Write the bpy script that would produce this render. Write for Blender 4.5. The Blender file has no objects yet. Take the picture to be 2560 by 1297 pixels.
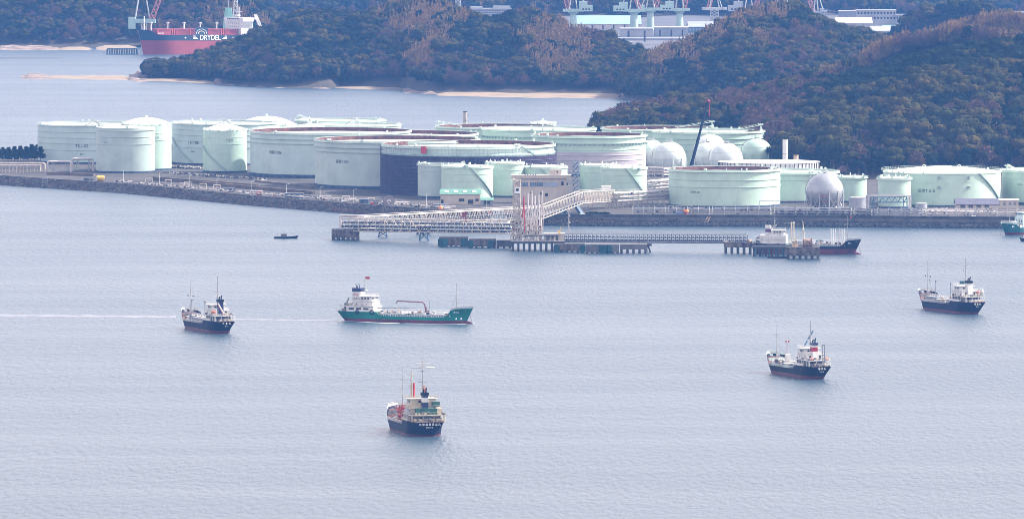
import bpy, math, random
from mathutils import Vector, Matrix, noise
R = math.radians
random.seed(7)
SC = bpy.context.scene
COL = SC.collection

# ---------------------------------------------------------------- camera, sky, sun, exposure
CH, FPX, YH = 260.0, 21500.0, -500.0          # camera height, focal length in photo pixels, horizon row
PITCH = math.atan((648.5 - YH) / FPX)
cam = bpy.data.cameras.new('camera')
cam.sensor_width = 36.0
cam.lens = 36.0 * FPX / 2560.0
cam.clip_start, cam.clip_end = 10.0, 60000.0
camo = bpy.data.objects.new('camera', cam)
COL.objects.link(camo)
camo.location = (0, 0, CH)
camo.rotation_euler = (math.pi / 2 - PITCH, 0, 0)
SC.camera = camo

SUN_EL, SUN_AZ = R(40), R(14)                   # azimuth from +X towards +Y (sun right, slightly beyond the tanks)
sd = Vector((math.cos(SUN_EL) * math.cos(SUN_AZ), math.cos(SUN_EL) * math.sin(SUN_AZ), math.sin(SUN_EL)))
w = bpy.data.worlds.new('World')
SC.world = w
w.use_nodes = True
nt = w.node_tree
bg = nt.nodes['Background']
sky = nt.nodes.new('ShaderNodeTexSky')
sky.sky_type = 'NISHITA'
sky.sun_disc = False
sky.sun_elevation = SUN_EL
sky.sun_rotation = math.atan2(sd.x, sd.y)
sky.altitude = 100
sky.air_density = 1.1
sky.dust_density = 4.0
sky.ozone_density = 1.2
veil = nt.nodes.new('ShaderNodeMix'); veil.data_type = 'RGBA'       # thin high cloud over the blue
tcw = nt.nodes.new('ShaderNodeTexCoord'); spx = nt.nodes.new('ShaderNodeSeparateXYZ'); vr = nt.nodes.new('ShaderNodeMapRange')
vr.inputs['From Min'].default_value = 0.0; vr.inputs['From Max'].default_value = 0.75
vr.inputs['To Min'].default_value = 0.74; vr.inputs['To Max'].default_value = 0.30
nt.links.new(tcw.outputs['Generated'], spx.inputs[0]); nt.links.new(spx.outputs['Z'], vr.inputs['Value']); nt.links.new(vr.outputs[0], veil.inputs['Factor'])
veil.inputs['B'].default_value = (11.0, 9.15, 8.0, 1)
nt.links.new(sky.outputs[0], veil.inputs['A'])
nt.links.new(veil.outputs['Result'], bg.inputs[0])
bg.inputs[1].default_value = 0.12
sun = bpy.data.lights.new('sun', 'SUN')
sun.energy = 4.6
sun.angle = R(0.5)
sun.color = (1.0, 0.93, 0.82)
suno = bpy.data.objects.new('sun', sun)
COL.objects.link(suno)
suno.rotation_euler = sd.to_track_quat('Z', 'Y').to_euler()
suno.location = (0, 3000, 1500)
SC.view_settings.view_transform = 'Standard'
SC.view_settings.look = 'None'
SC.view_settings.gamma = 1.0
SC.view_settings.use_curve_mapping = False
SC.view_settings.exposure = 1.15
SC.render.engine = 'CYCLES'
SC.cycles.max_bounces = 5
SC.cycles.diffuse_bounces = 2
SC.cycles.glossy_bounces = 3
SC.cycles.transmission_bounces = 2
SC.cycles.volume_bounces = 0
SC.cycles.sample_clamp_indirect = 6
SC.cycles.use_denoising = True
SC.cycles.filter_width = 0.9

# ---------------------------------------------------------------- camera geometry helpers
FW = Vector((0, math.cos(PITCH), -math.sin(PITCH)))
UP = Vector((0, math.sin(PITCH), math.cos(PITCH)))
def ray(px, py):
    return FW + Vector(((px - 1280) / FPX, 0, 0)) - UP * ((py - 648.5) / FPX)
def P(px, py, z=0.0):                           # photo pixel -> point on the plane at height z
    d = ray(px, py)
    t = (z - CH) / d.z
    return Vector((d.x * t, d.y * t, z))
def PY(px, py, Y):                              # photo pixel -> point at distance Y
    d = ray(px, py)
    t = Y / d.y
    return Vector((d.x * t, Y, CH + d.z * t))
def proj(p):
    q = Vector(p) - Vector((0, 0, CH))
    k = q.dot(FW)
    return 1280 + FPX * q.x / k, 648.5 - FPX * q.dot(UP) / k
def MPP(Y):                                     # metres per photo pixel at distance Y
    return Y / FPX

# ---------------------------------------------------------------- mesh builder
class MB:
    def __init__(s):
        s.v, s.f = [], []
    def quad(s, *p):
        n = len(s.v); s.v += [tuple(q) for q in p]; s.f.append(tuple(range(n, n + len(p)))); return s
    def bz(s, x0, x1, y0, y1, z0, z1):
        n = len(s.v)
        s.v += [(x0,y0,z0),(x1,y0,z0),(x1,y1,z0),(x0,y1,z0),(x0,y0,z1),(x1,y0,z1),(x1,y1,z1),(x0,y1,z1)]
        s.f += [(n,n+3,n+2,n+1),(n+4,n+5,n+6,n+7),(n,n+1,n+5,n+4),(n+1,n+2,n+6,n+5),(n+2,n+3,n+7,n+6),(n+3,n,n+4,n+7)]
        return s
    def box(s, c, d, rz=0.0, taper=1.0):
        n = len(s.v); ca, sa = math.cos(rz), math.sin(rz)
        for k in (-1, 1):
            t = taper if k == 1 else 1.0
            for a, b in ((-1,-1),(1,-1),(1,1),(-1,1)):
                x, y = a*d[0]/2*t, b*d[1]/2*t
                s.v.append((c[0]+x*ca-y*sa, c[1]+x*sa+y*ca, c[2]+k*d[2]/2))
        s.f += [(n,n+3,n+2,n+1),(n+4,n+5,n+6,n+7),(n,n+1,n+5,n+4),(n+1,n+2,n+6,n+5),(n+2,n+3,n+7,n+6),(n+3,n,n+4,n+7)]
        return s
    def cyl(s, p0, p1, r, n=6, r1=None, cap=True):
        p0, p1 = Vector(p0), Vector(p1); r1 = r if r1 is None else r1
        d = (p1 - p0)
        if d.length < 1e-6: return s
        d.normalize()
        a = d.orthogonal().normalized(); b = d.cross(a)
        m = len(s.v)
        for q, rr in ((p0, r), (p1, r1)):
            for i in range(n):
                t = 2*math.pi*(i+.5)/n
                s.v.append(tuple(q + (a*math.cos(t) + b*math.sin(t))*rr))
        for i in range(n):
            j = (i+1) % n
            s.f.append((m+i, m+j, m+n+j, m+n+i))
        if cap:
            s.f.append(tuple(m+i for i in reversed(range(n)))); s.f.append(tuple(m+n+i for i in range(n)))
        return s
    def tube(s, pts, r, n=6):
        for a, b in zip(pts, pts[1:]): s.cyl(a, b, r, n)
        return s
    def beam(s, p0, p1, wd): return s.cyl(p0, p1, wd*.7071, 4)
    def lathe(s, prof, n=48, c=(0,0,0), a0=0.0, a1=2*math.pi, sx=1.0, sy=1.0):
        full = abs(a1-a0-2*math.pi) < 1e-6
        m = len(s.v); cols = n if full else n+1
        for i in range(cols):
            t = a0+(a1-a0)*i/n
            for r, z in prof: s.v.append((c[0]+r*math.sin(t)*sx, c[1]-r*math.cos(t)*sy, c[2]+z))
        k = len(prof)
        for i in range(n):
            j = (i+1) % cols if full else i+1
            for q in range(k-1):
                s.f.append((m+i*k+q, m+j*k+q, m+j*k+q+1, m+i*k+q+1))
        return s
    def ball(s, c, r, n=10, sz=1.0):
        pr = [(r*math.sin(math.pi*i/(n//2+1)) + 1e-4, -r*sz*math.cos(math.pi*i/(n//2+1))) for i in range(n//2+2)]
        return s.lathe(pr, n, c)
    def prism(s, poly, z0, z1):
        m = len(s.v); n = len(poly)
        s.v += [(x, y, z0) for x, y in poly] + [(x, y, z1) for x, y in poly]
        s.f.append(tuple(m+i for i in reversed(range(n)))); s.f.append(tuple(m+n+i for i in range(n)))
        for i in range(n):
            j = (i+1) % n; s.f.append((m+i, m+j, m+n+j, m+n+i))
        return s
    def sheet(s, rows):                          # grid of points
        m = len(s.v); w_ = len(rows[0])
        for r_ in rows: s.v += [tuple(p) for p in r_]
        for i in range(len(rows)-1):
            for j in range(w_-1):
                s.f.append((m+i*w_+j, m+i*w_+j+1, m+(i+1)*w_+j+1, m+(i+1)*w_+j))
        return s
    def xf(s, mat):
        s.v = [tuple(mat @ Vector(p)) for p in s.v]; return s
    def add(s, o):
        m = len(s.v); s.v += o.v; s.f += [tuple(i+m for i in f) for f in o.f]; return s
    def build(s, name, m, parent=None, smooth=False, loc=None):
        me = bpy.data.meshes.new(name)
        me.from_pydata(s.v, [], s.f)
        if smooth:
            me.polygons.foreach_set('use_smooth', [True]*len(me.polygons))
            me.set_sharp_from_angle(angle=R(35))
        me.materials.append(m)
        o = bpy.data.objects.new(name, me)
        COL.objects.link(o)
        if parent is not None: o.parent = parent
        if loc is not None: o.location = loc
        return o

def tag(o, label=None, cat=None, group=None, kind=None):
    if label: o['label'] = label
    if cat: o['category'] = cat
    if group: o['group'] = group
    if kind: o['kind'] = kind
    return o
def thing(name, label, cat, loc=(0,0,0), rz=0.0, group=None):
    o = bpy.data.objects.new(name, None)
    o.empty_display_size = 2
    COL.objects.link(o)
    o.location = loc; o.rotation_euler = (0, 0, rz)
    return tag(o, label, cat, group)

# ---------------------------------------------------------------- materials
MATS = {}
def mat(name, col, rough=0.6, metal=0.0, var=0.12, scale=0.25, streak=0.0, bump=0.0, col2=None, dirt=None, spec=0.4):
    if name in MATS: return MATS[name]
    m = bpy.data.materials.new(name); m.use_nodes = True
    t = m.node_tree; N, L = t.nodes, t.links
    b = N['Principled BSDF']
    b.inputs['Roughness'].default_value = rough
    b.inputs['Metallic'].default_value = metal
    b.inputs['Specular IOR Level'].default_value = spec
    tc = N.new('ShaderNodeTexCoord')
    nz = N.new('ShaderNodeTexNoise'); nz.inputs['Scale'].default_value = scale; nz.inputs['Detail'].default_value = 5
    nz.inputs['Roughness'].default_value = 0.62
    L.new(tc.outputs['Object'], nz.inputs['Vector'])
    mx = N.new('ShaderNodeMix'); mx.data_type = 'RGBA'
    c2 = col2 or tuple(max(0, c*(1-2.2*var)) for c in col)
    c1 = tuple(min(1, c*(1+var*.8)) for c in col)
    mx.inputs['A'].default_value = (*c2, 1); mx.inputs['B'].default_value = (*c1, 1)
    mr = N.new('ShaderNodeMapRange'); mr.inputs['From Min'].default_value = 0.32; mr.inputs['From Max'].default_value = 0.62
    L.new(nz.outputs['Fac'], mr.inputs['Value']); L.new(mr.outputs[0], mx.inputs['Factor'])
    out = mx.outputs['Result']
    if streak > 0:
        mp = N.new('ShaderNodeMapping'); mp.inputs['Scale'].default_value = (1, 1, 0.06)
        L.new(tc.outputs['Object'], mp.inputs['Vector'])
        n2 = N.new('ShaderNodeTexNoise'); n2.inputs['Scale'].default_value = 0.9; n2.inputs['Detail'].default_value = 4
        L.new(mp.outputs[0], n2.inputs['Vector'])
        r2 = N.new('ShaderNodeMapRange'); r2.inputs['From Min'].default_value = 0.52; r2.inputs['From Max'].default_value = 0.75
        r2.inputs['To Max'].default_value = streak
        L.new(n2.outputs['Fac'], r2.inputs['Value'])
        m2 = N.new('ShaderNodeMix'); m2.data_type = 'RGBA'
        L.new(r2.outputs[0], m2.inputs['Factor']); L.new(out, m2.inputs['A'])
        m2.inputs['B'].default_value = (*(dirt or (0.22, 0.17, 0.13)), 1)
        out = m2.outputs['Result']
    L.new(out, b.inputs['Base Color'])
    if bump > 0:
        bp = N.new('ShaderNodeBump'); bp.inputs['Strength'].default_value = 1.0; bp.inputs['Distance'].default_value = bump
        n3 = N.new('ShaderNodeTexNoise'); n3.inputs['Scale'].default_value = scale*4; n3.inputs['Detail'].default_value = 4
        L.new(tc.outputs['Object'], n3.inputs['Vector'])
        L.new(n3.outputs['Fac'], bp.inputs['Height']); L.new(bp.outputs[0], b.inputs['Normal'])
    MATS[name] = m
    return m

def foliage(name, cols, trans=0.0):
    m = bpy.data.materials.new(name); m.use_nodes = True
    t = m.node_tree; N, L = t.nodes, t.links
    b = N['Principled BSDF']; b.inputs['Roughness'].default_value = 0.85; b.inputs['Specular IOR Level'].default_value = 0.02
    oi = N.new('ShaderNodeObjectInfo')
    cr = N.new('ShaderNodeValToRGB')
    while len(cr.color_ramp.elements) < len(cols): cr.color_ramp.elements.new(0.5)
    for i, c in enumerate(cols):
        e = cr.color_ramp.elements[i]; e.position = i/(len(cols)-1); e.color = (*c, 1)
    L.new(oi.outputs['Random'], cr.inputs['Fac'])
    tc = N.new('ShaderNodeTexCoord')
    nz = N.new('ShaderNodeTexNoise'); nz.inputs['Scale'].default_value = 0.55; nz.inputs['Detail'].default_value = 3
    L.new(tc.outputs['Object'], nz.inputs['Vector'])
    mr = N.new('ShaderNodeMapRange'); mr.inputs['From Min'].default_value = 0.3; mr.inputs['From Max'].default_value = 0.7
    mr.inputs['To Min'].default_value = 0.55; mr.inputs['To Max'].default_value = 1.35
    L.new(nz.outputs['Fac'], mr.inputs['Value'])
    vm = N.new('ShaderNodeVectorMath'); vm.operation = 'SCALE'
    L.new(cr.outputs['Color'], vm.inputs[0]); L.new(mr.outputs[0], vm.inputs['Scale'])
    L.new(vm.outputs[0], b.inputs['Base Color'])
    return m
# ================================================================ WATER
def water_mat():
    m = bpy.data.materials.new('sea_water'); m.use_nodes = True
    t = m.node_tree; N, L = t.nodes, t.links
    b = N['Principled BSDF']
    b.inputs['Base Color'].default_value = (0.030, 0.060, 0.085, 1)
    b.inputs['Roughness'].default_value = 0.30
    b.inputs['IOR'].default_value = 1.33
    tc = N.new('ShaderNodeTexCoord')
    def nz(scale, det, sx, sy):
        mp = N.new('ShaderNodeMapping'); mp.inputs['Scale'].default_value = (sx, sy, 1)
        mp.inputs['Rotation'].default_value = (0, 0, R(12))
        L.new(tc.outputs['Object'], mp.inputs['Vector'])
        n = N.new('ShaderNodeTexNoise'); n.inputs['Scale'].default_value = scale; n.inputs['Detail'].default_value = det
        n.inputs['Roughness'].default_value = 0.6
        L.new(mp.outputs[0], n.inputs['Vector']); return n
    big = nz(0.0035, 4, 0.45, 1.0)                # wind patches
    fine = nz(0.34, 6, 1.0, 0.20)
    mr = N.new('ShaderNodeMapRange'); mr.inputs['From Min'].default_value = 0.35; mr.inputs['From Max'].default_value = 0.65
    mr.inputs['To Min'].default_value = 0.46; mr.inputs['To Max'].default_value = 0.64
    L.new(big.outputs['Fac'], mr.inputs['Value'])
    rr = N.new('ShaderNodeMapRange'); rr.inputs['From Min'].default_value = 0.38; rr.inputs['From Max'].default_value = 0.62
    rr.inputs['To Min'].default_value = 0.295; rr.inputs['To Max'].default_value = 0.335
    sl = nz(0.006, 5, 0.3, 1.6); L.new(sl.outputs['Fac'], rr.inputs['Value']); L.new(rr.outputs[0], b.inputs['Roughness'])
    bp = N.new('ShaderNodeBump'); bp.inputs['Distance'].default_value = 5.0
    L.new(mr.outputs[0], bp.inputs['Strength']); L.new(fine.outputs['Fac'], bp.inputs['Height'])
    L.new(bp.outputs[0], b.inputs['Normal'])
    return m
M_WATER = water_mat()
wm = MB().quad((-2600, 2200, 0), (2600, 2200, 0), (2600, 15500, 0), (-2600, 15500, 0))
tag(wm.build('water', M_WATER), 'calm pale grey-blue bay water with fine ripples', kind='structure')

# ================================================================ TREES: templates are the crowns of real trees
def rnd(a, b): return random.uniform(a, b)
def leafquad(mb, p, nrm, s):
    nrm = Vector(nrm).normalized()
    a = nrm.orthogonal().normalized(); b = nrm.cross(a)
    t = rnd(0, 6.28); a, b = a*math.cos(t)+b*math.sin(t), b*math.cos(t)-a*math.sin(t)
    p = Vector(p)
    mb.quad(p-a*s-b*s*.6, p+a*s*.9-b*s*.5, p+a*s*.7+b*s*.8, p-a*s*.8+b*s*.7)
def crown_broad(seed, h=11.0, w=5.2, lobes=11, n=900, ls=0.42):
    random.seed(seed); mb = MB()
    ls_ = []
    for i in range(lobes):
        t = rnd(0, 6.283); q = rnd(0.1, 0.75) if i else 0
        ls_.append((Vector((math.cos(t)*w*q, math.sin(t)*w*q, h*rnd(.42, .8) if i else h*.74)), w*rnd(.30, .58)))
    for i in range(n):
        c, r = ls_[i % lobes]
        while True:
            d = Vector((rnd(-1,1), rnd(-1,1), rnd(-.7,1)))
            if .1 < d.length < 1: break
        d.normalize()
        p = c + Vector((d.x*r, d.y*r, d.z*r*.8))*rnd(.82, 1.06)
        if any((p-c2).length < r2*.72 for c2, r2 in ls_): continue
        leafquad(mb, p, d+Vector((rnd(-.45,.45), rnd(-.45,.45), rnd(-.2,.6))), ls*rnd(.6, 1.5))
    for c, r in ls_: mb.ball(c, r*.8, 8, .8)      # inner mass so the crown is not see-through everywhere
    return mb
def crown_bare(seed, h=9.5, w=4.4):
    random.seed(seed); mb = MB()
    for i in range(340):
        t = rnd(0, 6.283); e = rnd(.15, 1.5); rr = rnd(.55, 1.0)
        p1 = Vector((math.cos(t)*math.cos(e)*w, math.sin(t)*math.cos(e)*w, h*.45+math.sin(e)*h*.55))*rr + Vector((0,0,h*.3*(1-rr)))
        p0 = Vector((p1.x*.5, p1.y*.5, p1.z*.78-.2))
        mb.cyl(p0, p1, rnd(.05, .09), 3, .03, cap=False)
        for k in range(3):
            leafquad(mb, p1+Vector((rnd(-.5,.5), rnd(-.5,.5), rnd(-.4,.5))), (rnd(-1,1), rnd(-1,1), rnd(0,1)), rnd(.12, .30))
    return mb
def crown_bamboo(seed, h=11.0):
    random.seed(seed); mb = MB()
    for c in range(7):
        bx, by = rnd(-2.2, 2.2), rnd(-2.2, 2.2); lx, ly = rnd(-1.2, 1.2), rnd(-1.2, 1.2); hh = h*rnd(.75, 1.08)
        for i in range(70):
            q = rnd(.28, 1.0)
            p = Vector((bx+lx*q*q, by+ly*q*q, hh*q)); r = 1.15*(1.05-q)+.12
            p += Vector((rnd(-r, r), rnd(-r, r), rnd(-.4, .4)))
            leafquad(mb, p, (rnd(-1,1), rnd(-1,1), rnd(-.3,.6)), rnd(.16, .40))
    return mb
def crown_conifer(seed, h=12.0, w=2.6):
    random.seed(seed); mb = MB()
    for i in range(560):
        q = random.random()**.8; r = w*(1-q)*rnd(.5, 1.05)+.15
        t = rnd(0, 6.283)
        leafquad(mb, (math.cos(t)*r, math.sin(t)*r, h*(.15+.85*q)-r*.18), (math.cos(t), math.sin(t), rnd(.1,1.2)), rnd(.2, .48))
    mb.lathe([(w*.62, h*.18), (w*.3, h*.6), (.05, h*.97)], 7)
    return mb
def crown_pine(seed, h=11.0):
    random.seed(seed); mb = MB()
    for k in range(9):
        q = k/8; t = rnd(0, 6.283); rr = (1.1-q)*3.0*rnd(.5, 1)
        c = Vector((math.cos(t)*rr*.6, math.sin(t)*rr*.6, h*(.4+.56*q)))
        r = 1.9*(1.15-q*.6)
        for i in range(190):
            d = Vector((rnd(-1,1), rnd(-1,1), rnd(-.5,.6)))
            leafquad(mb, c+Vector((d.x*r*1.15, d.y*r*1.15, d.z*r*.8)), d+Vector((0,0,.4)), rnd(.16, .42))
    return mb
def trunk_mesh(seed, h, r, limbs=4):
    random.seed(seed); mb = MB()
    p = Vector((0,0,-1.5)); q = Vector((rnd(-.3,.3), rnd(-.3,.3), h*.45)); mb.cyl(p, q, r, 7, r*.7)
    mb.cyl(q, q+Vector((rnd(-.4,.4), rnd(-.4,.4), h*.35)), r*.7, 6, r*.25)
    for i in range(limbs):
        t = rnd(0, 6.283); mb.cyl(q*rnd(.7,1), q+Vector((math.cos(t)*h*.2, math.sin(t)*h*.2, h*rnd(.12,.3))), r*.4, 5, r*.12)
    return mb
F_DARK = foliage('dark_evergreen_leaves', [(0.005,0.012,0.008), (0.010,0.017,0.008), (0.016,0.024,0.009), (0.006,0.013,0.010)])
F_OLIVE = foliage('olive_leaves', [(0.050,0.046,0.010), (0.028,0.031,0.009), (0.070,0.054,0.013), (0.040,0.038,0.012)])
F_BARE = foliage('bare_winter_twigs', [(0.135,0.080,0.064), (0.085,0.056,0.050), (0.150,0.085,0.052), (0.105,0.070,0.058)])
F_BAMB = foliage('dry_bamboo_leaves', [(0.28,0.170,0.070), (0.22,0.145,0.060), (0.25,0.155,0.08), (0.15,0.11,0.045)])
F_CONI = foliage('cedar_needles', [(0.010,0.020,0.014), (0.015,0.026,0.016)])
F_BLOS = foliage('pale_blossom', [(0.36,0.24,0.22), (0.30,0.20,0.18)])
M_BARK = mat('bark', (0.11, 0.085, 0.065), 0.9)
TMPL = {}
def tmesh(key, mbf, m, cnt):
    out = []
    for i in range(cnt):
        mb = mbf(100+i*13+len(TMPL)*7)
        me = bpy.data.meshes.new('crown'); me.from_pydata(mb.v, [], mb.f); me.materials.append(m); out.append(me)
    TMPL[key] = out
tmesh('dark', lambda s: crown_broad(s, 10.5, 4.6, 10, 900, .36), F_DARK, 4)
tmesh('olive', lambda s: crown_broad(s, 11.5, 5.6, 14, 1300, .36), F_OLIVE, 3)
tmesh('bare', crown_bare, F_BARE, 3)
tmesh('bamboo', crown_bamboo, F_BAMB, 3)
tmesh('conifer', crown_conifer, F_CONI, 2)
tmesh('pine', crown_pine, F_CONI, 3)
tmesh('blossom', lambda s: crown_bare(s, 7, 4.2), F_BLOS, 1)
TRK = {}
for k_, (h_, r_) in {'dark': (10,.32), 'olive': (11,.4), 'bare': (9,.22), 'bamboo': (9,.1), 'conifer': (11,.25), 'pine': (10,.26), 'blossom': (7,.2)}.items():
    mb_ = trunk_mesh(5, h_, r_); me_ = bpy.data.meshes.new('trunk'); me_.from_pydata(mb_.v, [], mb_.f); me_.materials.append(M_BARK); TRK[k_] = me_
KIND = {'dark': ('evergreen_tree', 'dark green evergreen tree'), 'olive': ('broadleaf_tree', 'big olive-green broadleaf tree'),
        'bare': ('bare_tree', 'leafless purple-brown tree'), 'bamboo': ('bamboo_clump', 'tan feathery bamboo clump'),
        'conifer': ('cedar_tree', 'dark pointed cedar'), 'pine': ('pine_tree', 'dark ragged pine'), 'blossom': ('cherry_tree', 'pale pink blossoming cherry tree')}
TEMPLATE_OBJ = {}
def plant(kind, p, s, label, group, rz=None, sz=1.0):
    i = random.randrange(len(TMPL[kind]))
    nm, _ = KIND[kind]
    r_ = thing(nm, label, 'tree' if kind != 'bamboo' else 'bamboo', p, rnd(0, 6.28) if rz is None else rz, group)
    r_.scale = (s, s, s*sz)
    c = bpy.data.objects.new('crown', TMPL[kind][i]); COL.objects.link(c); c.parent = r_
    t = bpy.data.objects.new('trunk', TRK[kind]); COL.objects.link(t); t.parent = r_
    TEMPLATE_OBJ.setdefault((kind, i), c)
    return r_

def scatter(name, pts, kind, label):             # a far-off wood: one object, crowns set on points
    if not pts: return
    me = bpy.data.meshes.new(name); me.from_pydata([p for p, *_ in pts], [], [])
    a = me.attributes.new('rz', 'FLOAT_VECTOR', 'POINT'); a.data.foreach_set('vector', [c for _, s, z in pts for c in (0, 0, rnd(0, 6.28))])
    a = me.attributes.new('sc', 'FLOAT_VECTOR', 'POINT'); a.data.foreach_set('vector', [c for _, s, z in pts for c in (s, s, s*z)])
    vs = [TEMPLATE_OBJ[(kind, i)] for i in range(len(TMPL[kind])) if (kind, i) in TEMPLATE_OBJ]
    a = me.attributes.new('vi', 'INT', 'POINT'); a.data.foreach_set('value', [random.randrange(len(vs)) for _ in pts])
    o = bpy.data.objects.new(name, me); COL.objects.link(o)
    g = bpy.data.node_groups.new(name, 'GeometryNodeTree')
    g.interface.new_socket('Geometry', in_out='INPUT', socket_type='NodeSocketGeometry')
    g.interface.new_socket('Geometry', in_out='OUTPUT', socket_type='NodeSocketGeometry')
    N, L = g.nodes, g.links
    gi, go = N.new('NodeGroupInput'), N.new('NodeGroupOutput')
    iop = N.new('GeometryNodeInstanceOnPoints'); iop.inputs['Pick Instance'].default_value = True
    jn = N.new('GeometryNodeJoinGeometry')
    for v_ in reversed(vs):
        oi = N.new('GeometryNodeObjectInfo'); oi.inputs['Object'].default_value = v_; oi.inputs['As Instance'].default_value = True
        oi.transform_space = 'ORIGINAL'
        L.new(oi.outputs['Geometry'], jn.inputs[0])
    def na(nm, ty):
        n = N.new('GeometryNodeInputNamedAttribute'); n.data_type = ty; n.inputs['Name'].default_value = nm
        return n.outputs['Attribute']
    L.new(gi.outputs[0], iop.inputs['Points']); L.new(jn.outputs[0], iop.inputs['Instance'])
    L.new(na('vi', 'INT'), iop.inputs['Instance Index'])
    er = N.new('FunctionNodeEulerToRotation'); L.new(na('rz', 'FLOAT_VECTOR'), er.inputs[0]); L.new(er.outputs[0], iop.inputs['Rotation'])
    L.new(na('sc', 'FLOAT_VECTOR'), iop.inputs['Scale'])
    L.new(iop.outputs[0], go.inputs[0])
    md = o.modifiers.new('scatter', 'NODES'); md.node_group = g
    tag(o, label, 'forest', kind='stuff')
    return o

# ================================================================ HILLS
M_SOIL = mat('hill_soil', (0.050, 0.042, 0.030), 0.95, var=0.25, scale=0.03, bump=0.8)
M_ROCK = mat('shore_rock', (0.22, 0.17, 0.14), 0.9, var=0.35, scale=0.08, bump=1.2)
M_SAND = mat('beach_sand', (0.24, 0.185, 0.13), 0.95, var=0.12, scale=0.05, bump=.15)
def interp(tab, x, k=1):
    if x <= tab[0][0]: return tab[0][k]
    for a, b in zip(tab, tab[1:]):
        if x <= b[0]:
            t = (x-a[0])/(b[0]-a[0]+1e-9); return a[k]+(b[k]-a[k])*t
    return tab[-1][k]
class Hill:
    def __init__(s, name, label, ridge, foot, Yr, back, z0=0.0, tree=7.0, step=14, power=0.8, gully=9.0, seed=0):
        # ridge [(px,py)] silhouette at distance Yr (number or table), foot [(px, py)] shoreline on the plane z0
        s.r, s.ft, s.z0, s.back, s.pw, s.g, s.seed, s.tree = ridge, foot, z0, back, power, gully, seed, tree
        s.Yr = Yr if isinstance(Yr, list) else [(0, Yr), (1, Yr)]
        s.x0, s.x1 = ridge[0][0], ridge[-1][0]
        cols = int((s.x1-s.x0)/step)+1; rows = 26
        grid = []
        for j in range(rows+1):
            v = 2.0*j/rows
            grid.append([s.at(s.x0+(s.x1-s.x0)*i/cols, v) for i in range(cols+1)])
        mb = MB(); mb.sheet(grid)
        s.obj = tag(mb.build(name, M_SOIL, smooth=True), label, kind='structure')
    def at(s, px, v):
        Yr = interp(s.Yr, px)
        top = PY(px, interp(s.r, px), Yr); top.z -= s.tree
        ft = P(px, interp(s.ft, px), s.z0)
        top.z = max(top.z, s.z0+.3)
        if v <= 1:
            p = ft.lerp(top, v); h = math.sin(v*math.pi/2)**s.pw
        else:
            w_ = v-1; p = Vector((top.x*(1+s.back/top.y*w_), top.y+s.back*w_, 0)); h = math.cos(w_*math.pi/2)**1.2
        g = noise.noise(Vector((p.x*.011+s.seed*9.1, p.y*.004, s.seed)))*1.0+noise.noise(Vector((p.x*.03, p.y*.02, s.seed+5)))*.5
        fall = max(0, 1-abs(v-.45)/.55) if v < 1 else 0
        z = s.z0-1.5 + (top.z-s.z0+1.5)*h + g*s.g*fall*min(1, (top.z-s.z0)/30)
        return Vector((p.x, p.y, max(z, s.z0-1.5)))
    def trees(s, spacing, pick, v0=.06, v1=1.16, smin=.8, smax=1.55):
        Yr = interp(s.Yr, (s.x0+s.x1)/2)
        top = PY((s.x0+s.x1)/2, interp(s.r, (s.x0+s.x1)/2), Yr); ft = P((s.x0+s.x1)/2, interp(s.ft, (s.x0+s.x1)/2), s.z0)
        run = math.hypot(top.y-ft.y, top.z-ft.z); wid = (s.x1-s.x0)*MPP(Yr)
        nu, nv = int(wid/spacing), int(run*(v1-v0)/spacing)
        out = []
        for j in range(max(nv,3)):
            for i in range(nu):
                px = s.x0+(s.x1-s.x0)*(i+rnd(0,1))/nu; v = v0+(v1-v0)*(j+rnd(0,1))/max(nv,3)
                p = s.at(px, v)
                if p.z < s.z0+1.0: continue
                q = proj(p)
                if not (-60 < q[0] < 2620) or q[1] < -60: continue
                k = pick(q[0], q[1], p, v)
                if k: out.append((k, p-Vector((0,0,.6)), rnd(smin, smax), q))
        return out
def in_e(q, e):
    dx, dy = q[0]-e[0], q[1]-e[1]; a = R(e[4]) if len(e) > 4 else 0
    u = dx*math.cos(a)+dy*math.sin(a); v = -dx*math.sin(a)+dy*math.cos(a)
    return (u/e[2])**2+(v/e[3])**2 < 1
def picker(base, zones, fall=.82):
    def f(x, y, p, v):
        n = noise.noise(Vector((p.x*.02, p.y*.02, 3.3)))*.35
        for kind, es in zones:
            for e in es:
                if in_e((x, y), e) and random.random() < fall+n: return kind
        r = random.random()*1.0 + n*.5
        acc = 0
        for kind, pr in base:
            acc += pr
            if r < acc: return kind
        return base[0][0]
    return f

# near dark hill on the right -------------------------------------------------
hA = Hill('near_hill', 'steep dark wooded hill rising behind the right-hand tanks',
    [(1440,330),(1480,315),(1520,290),(1570,272),(1660,256),(1740,252),(1810,240),(1890,228),(1960,205),(2040,194),(2110,188),(2150,186),(2210,172),(2290,142),(2430,122),(2540,104),(2700,80),(2860,50)],
    [(1440,372),(1560,376),(1840,396),(1890,425),(2000,440),(2100,452),(2300,452),(2560,448),(2860,446)],
    [(1440,6450),(1800,6420),(2100,6350),(2560,6300)], 260, z0=5.0, tree=10.5, step=10, gully=12, seed=1)
tA = hA.trees(7.9, picker([('dark',.46),('olive',.22),('bare',.25),('conifer',.07)],
    [('olive', [(2340,245,70,38),(2250,290,55,30),(2470,225,50,28),(2130,330,60,32),(2420,350,60,30),(2300,330,50,24)]),
     ('bare', [(1800,262,150,40),(1560,292,70,34),(1980,222,100,30),(2080,205,70,22),(1920,340,70,40),(2150,385,50,18),(1900,290,90,45),(2450,330,46,36),(1650,285,60,30)]),
     ('bamboo', [(1620,280,22,18),(1740,262,18,14),(1700,275,14,16)]),
     ('dark', [(2400,165,300,62,-12),(2220,215,200,38,-10)])], .80), v0=.03, smin=.8, smax=1.65)
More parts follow.
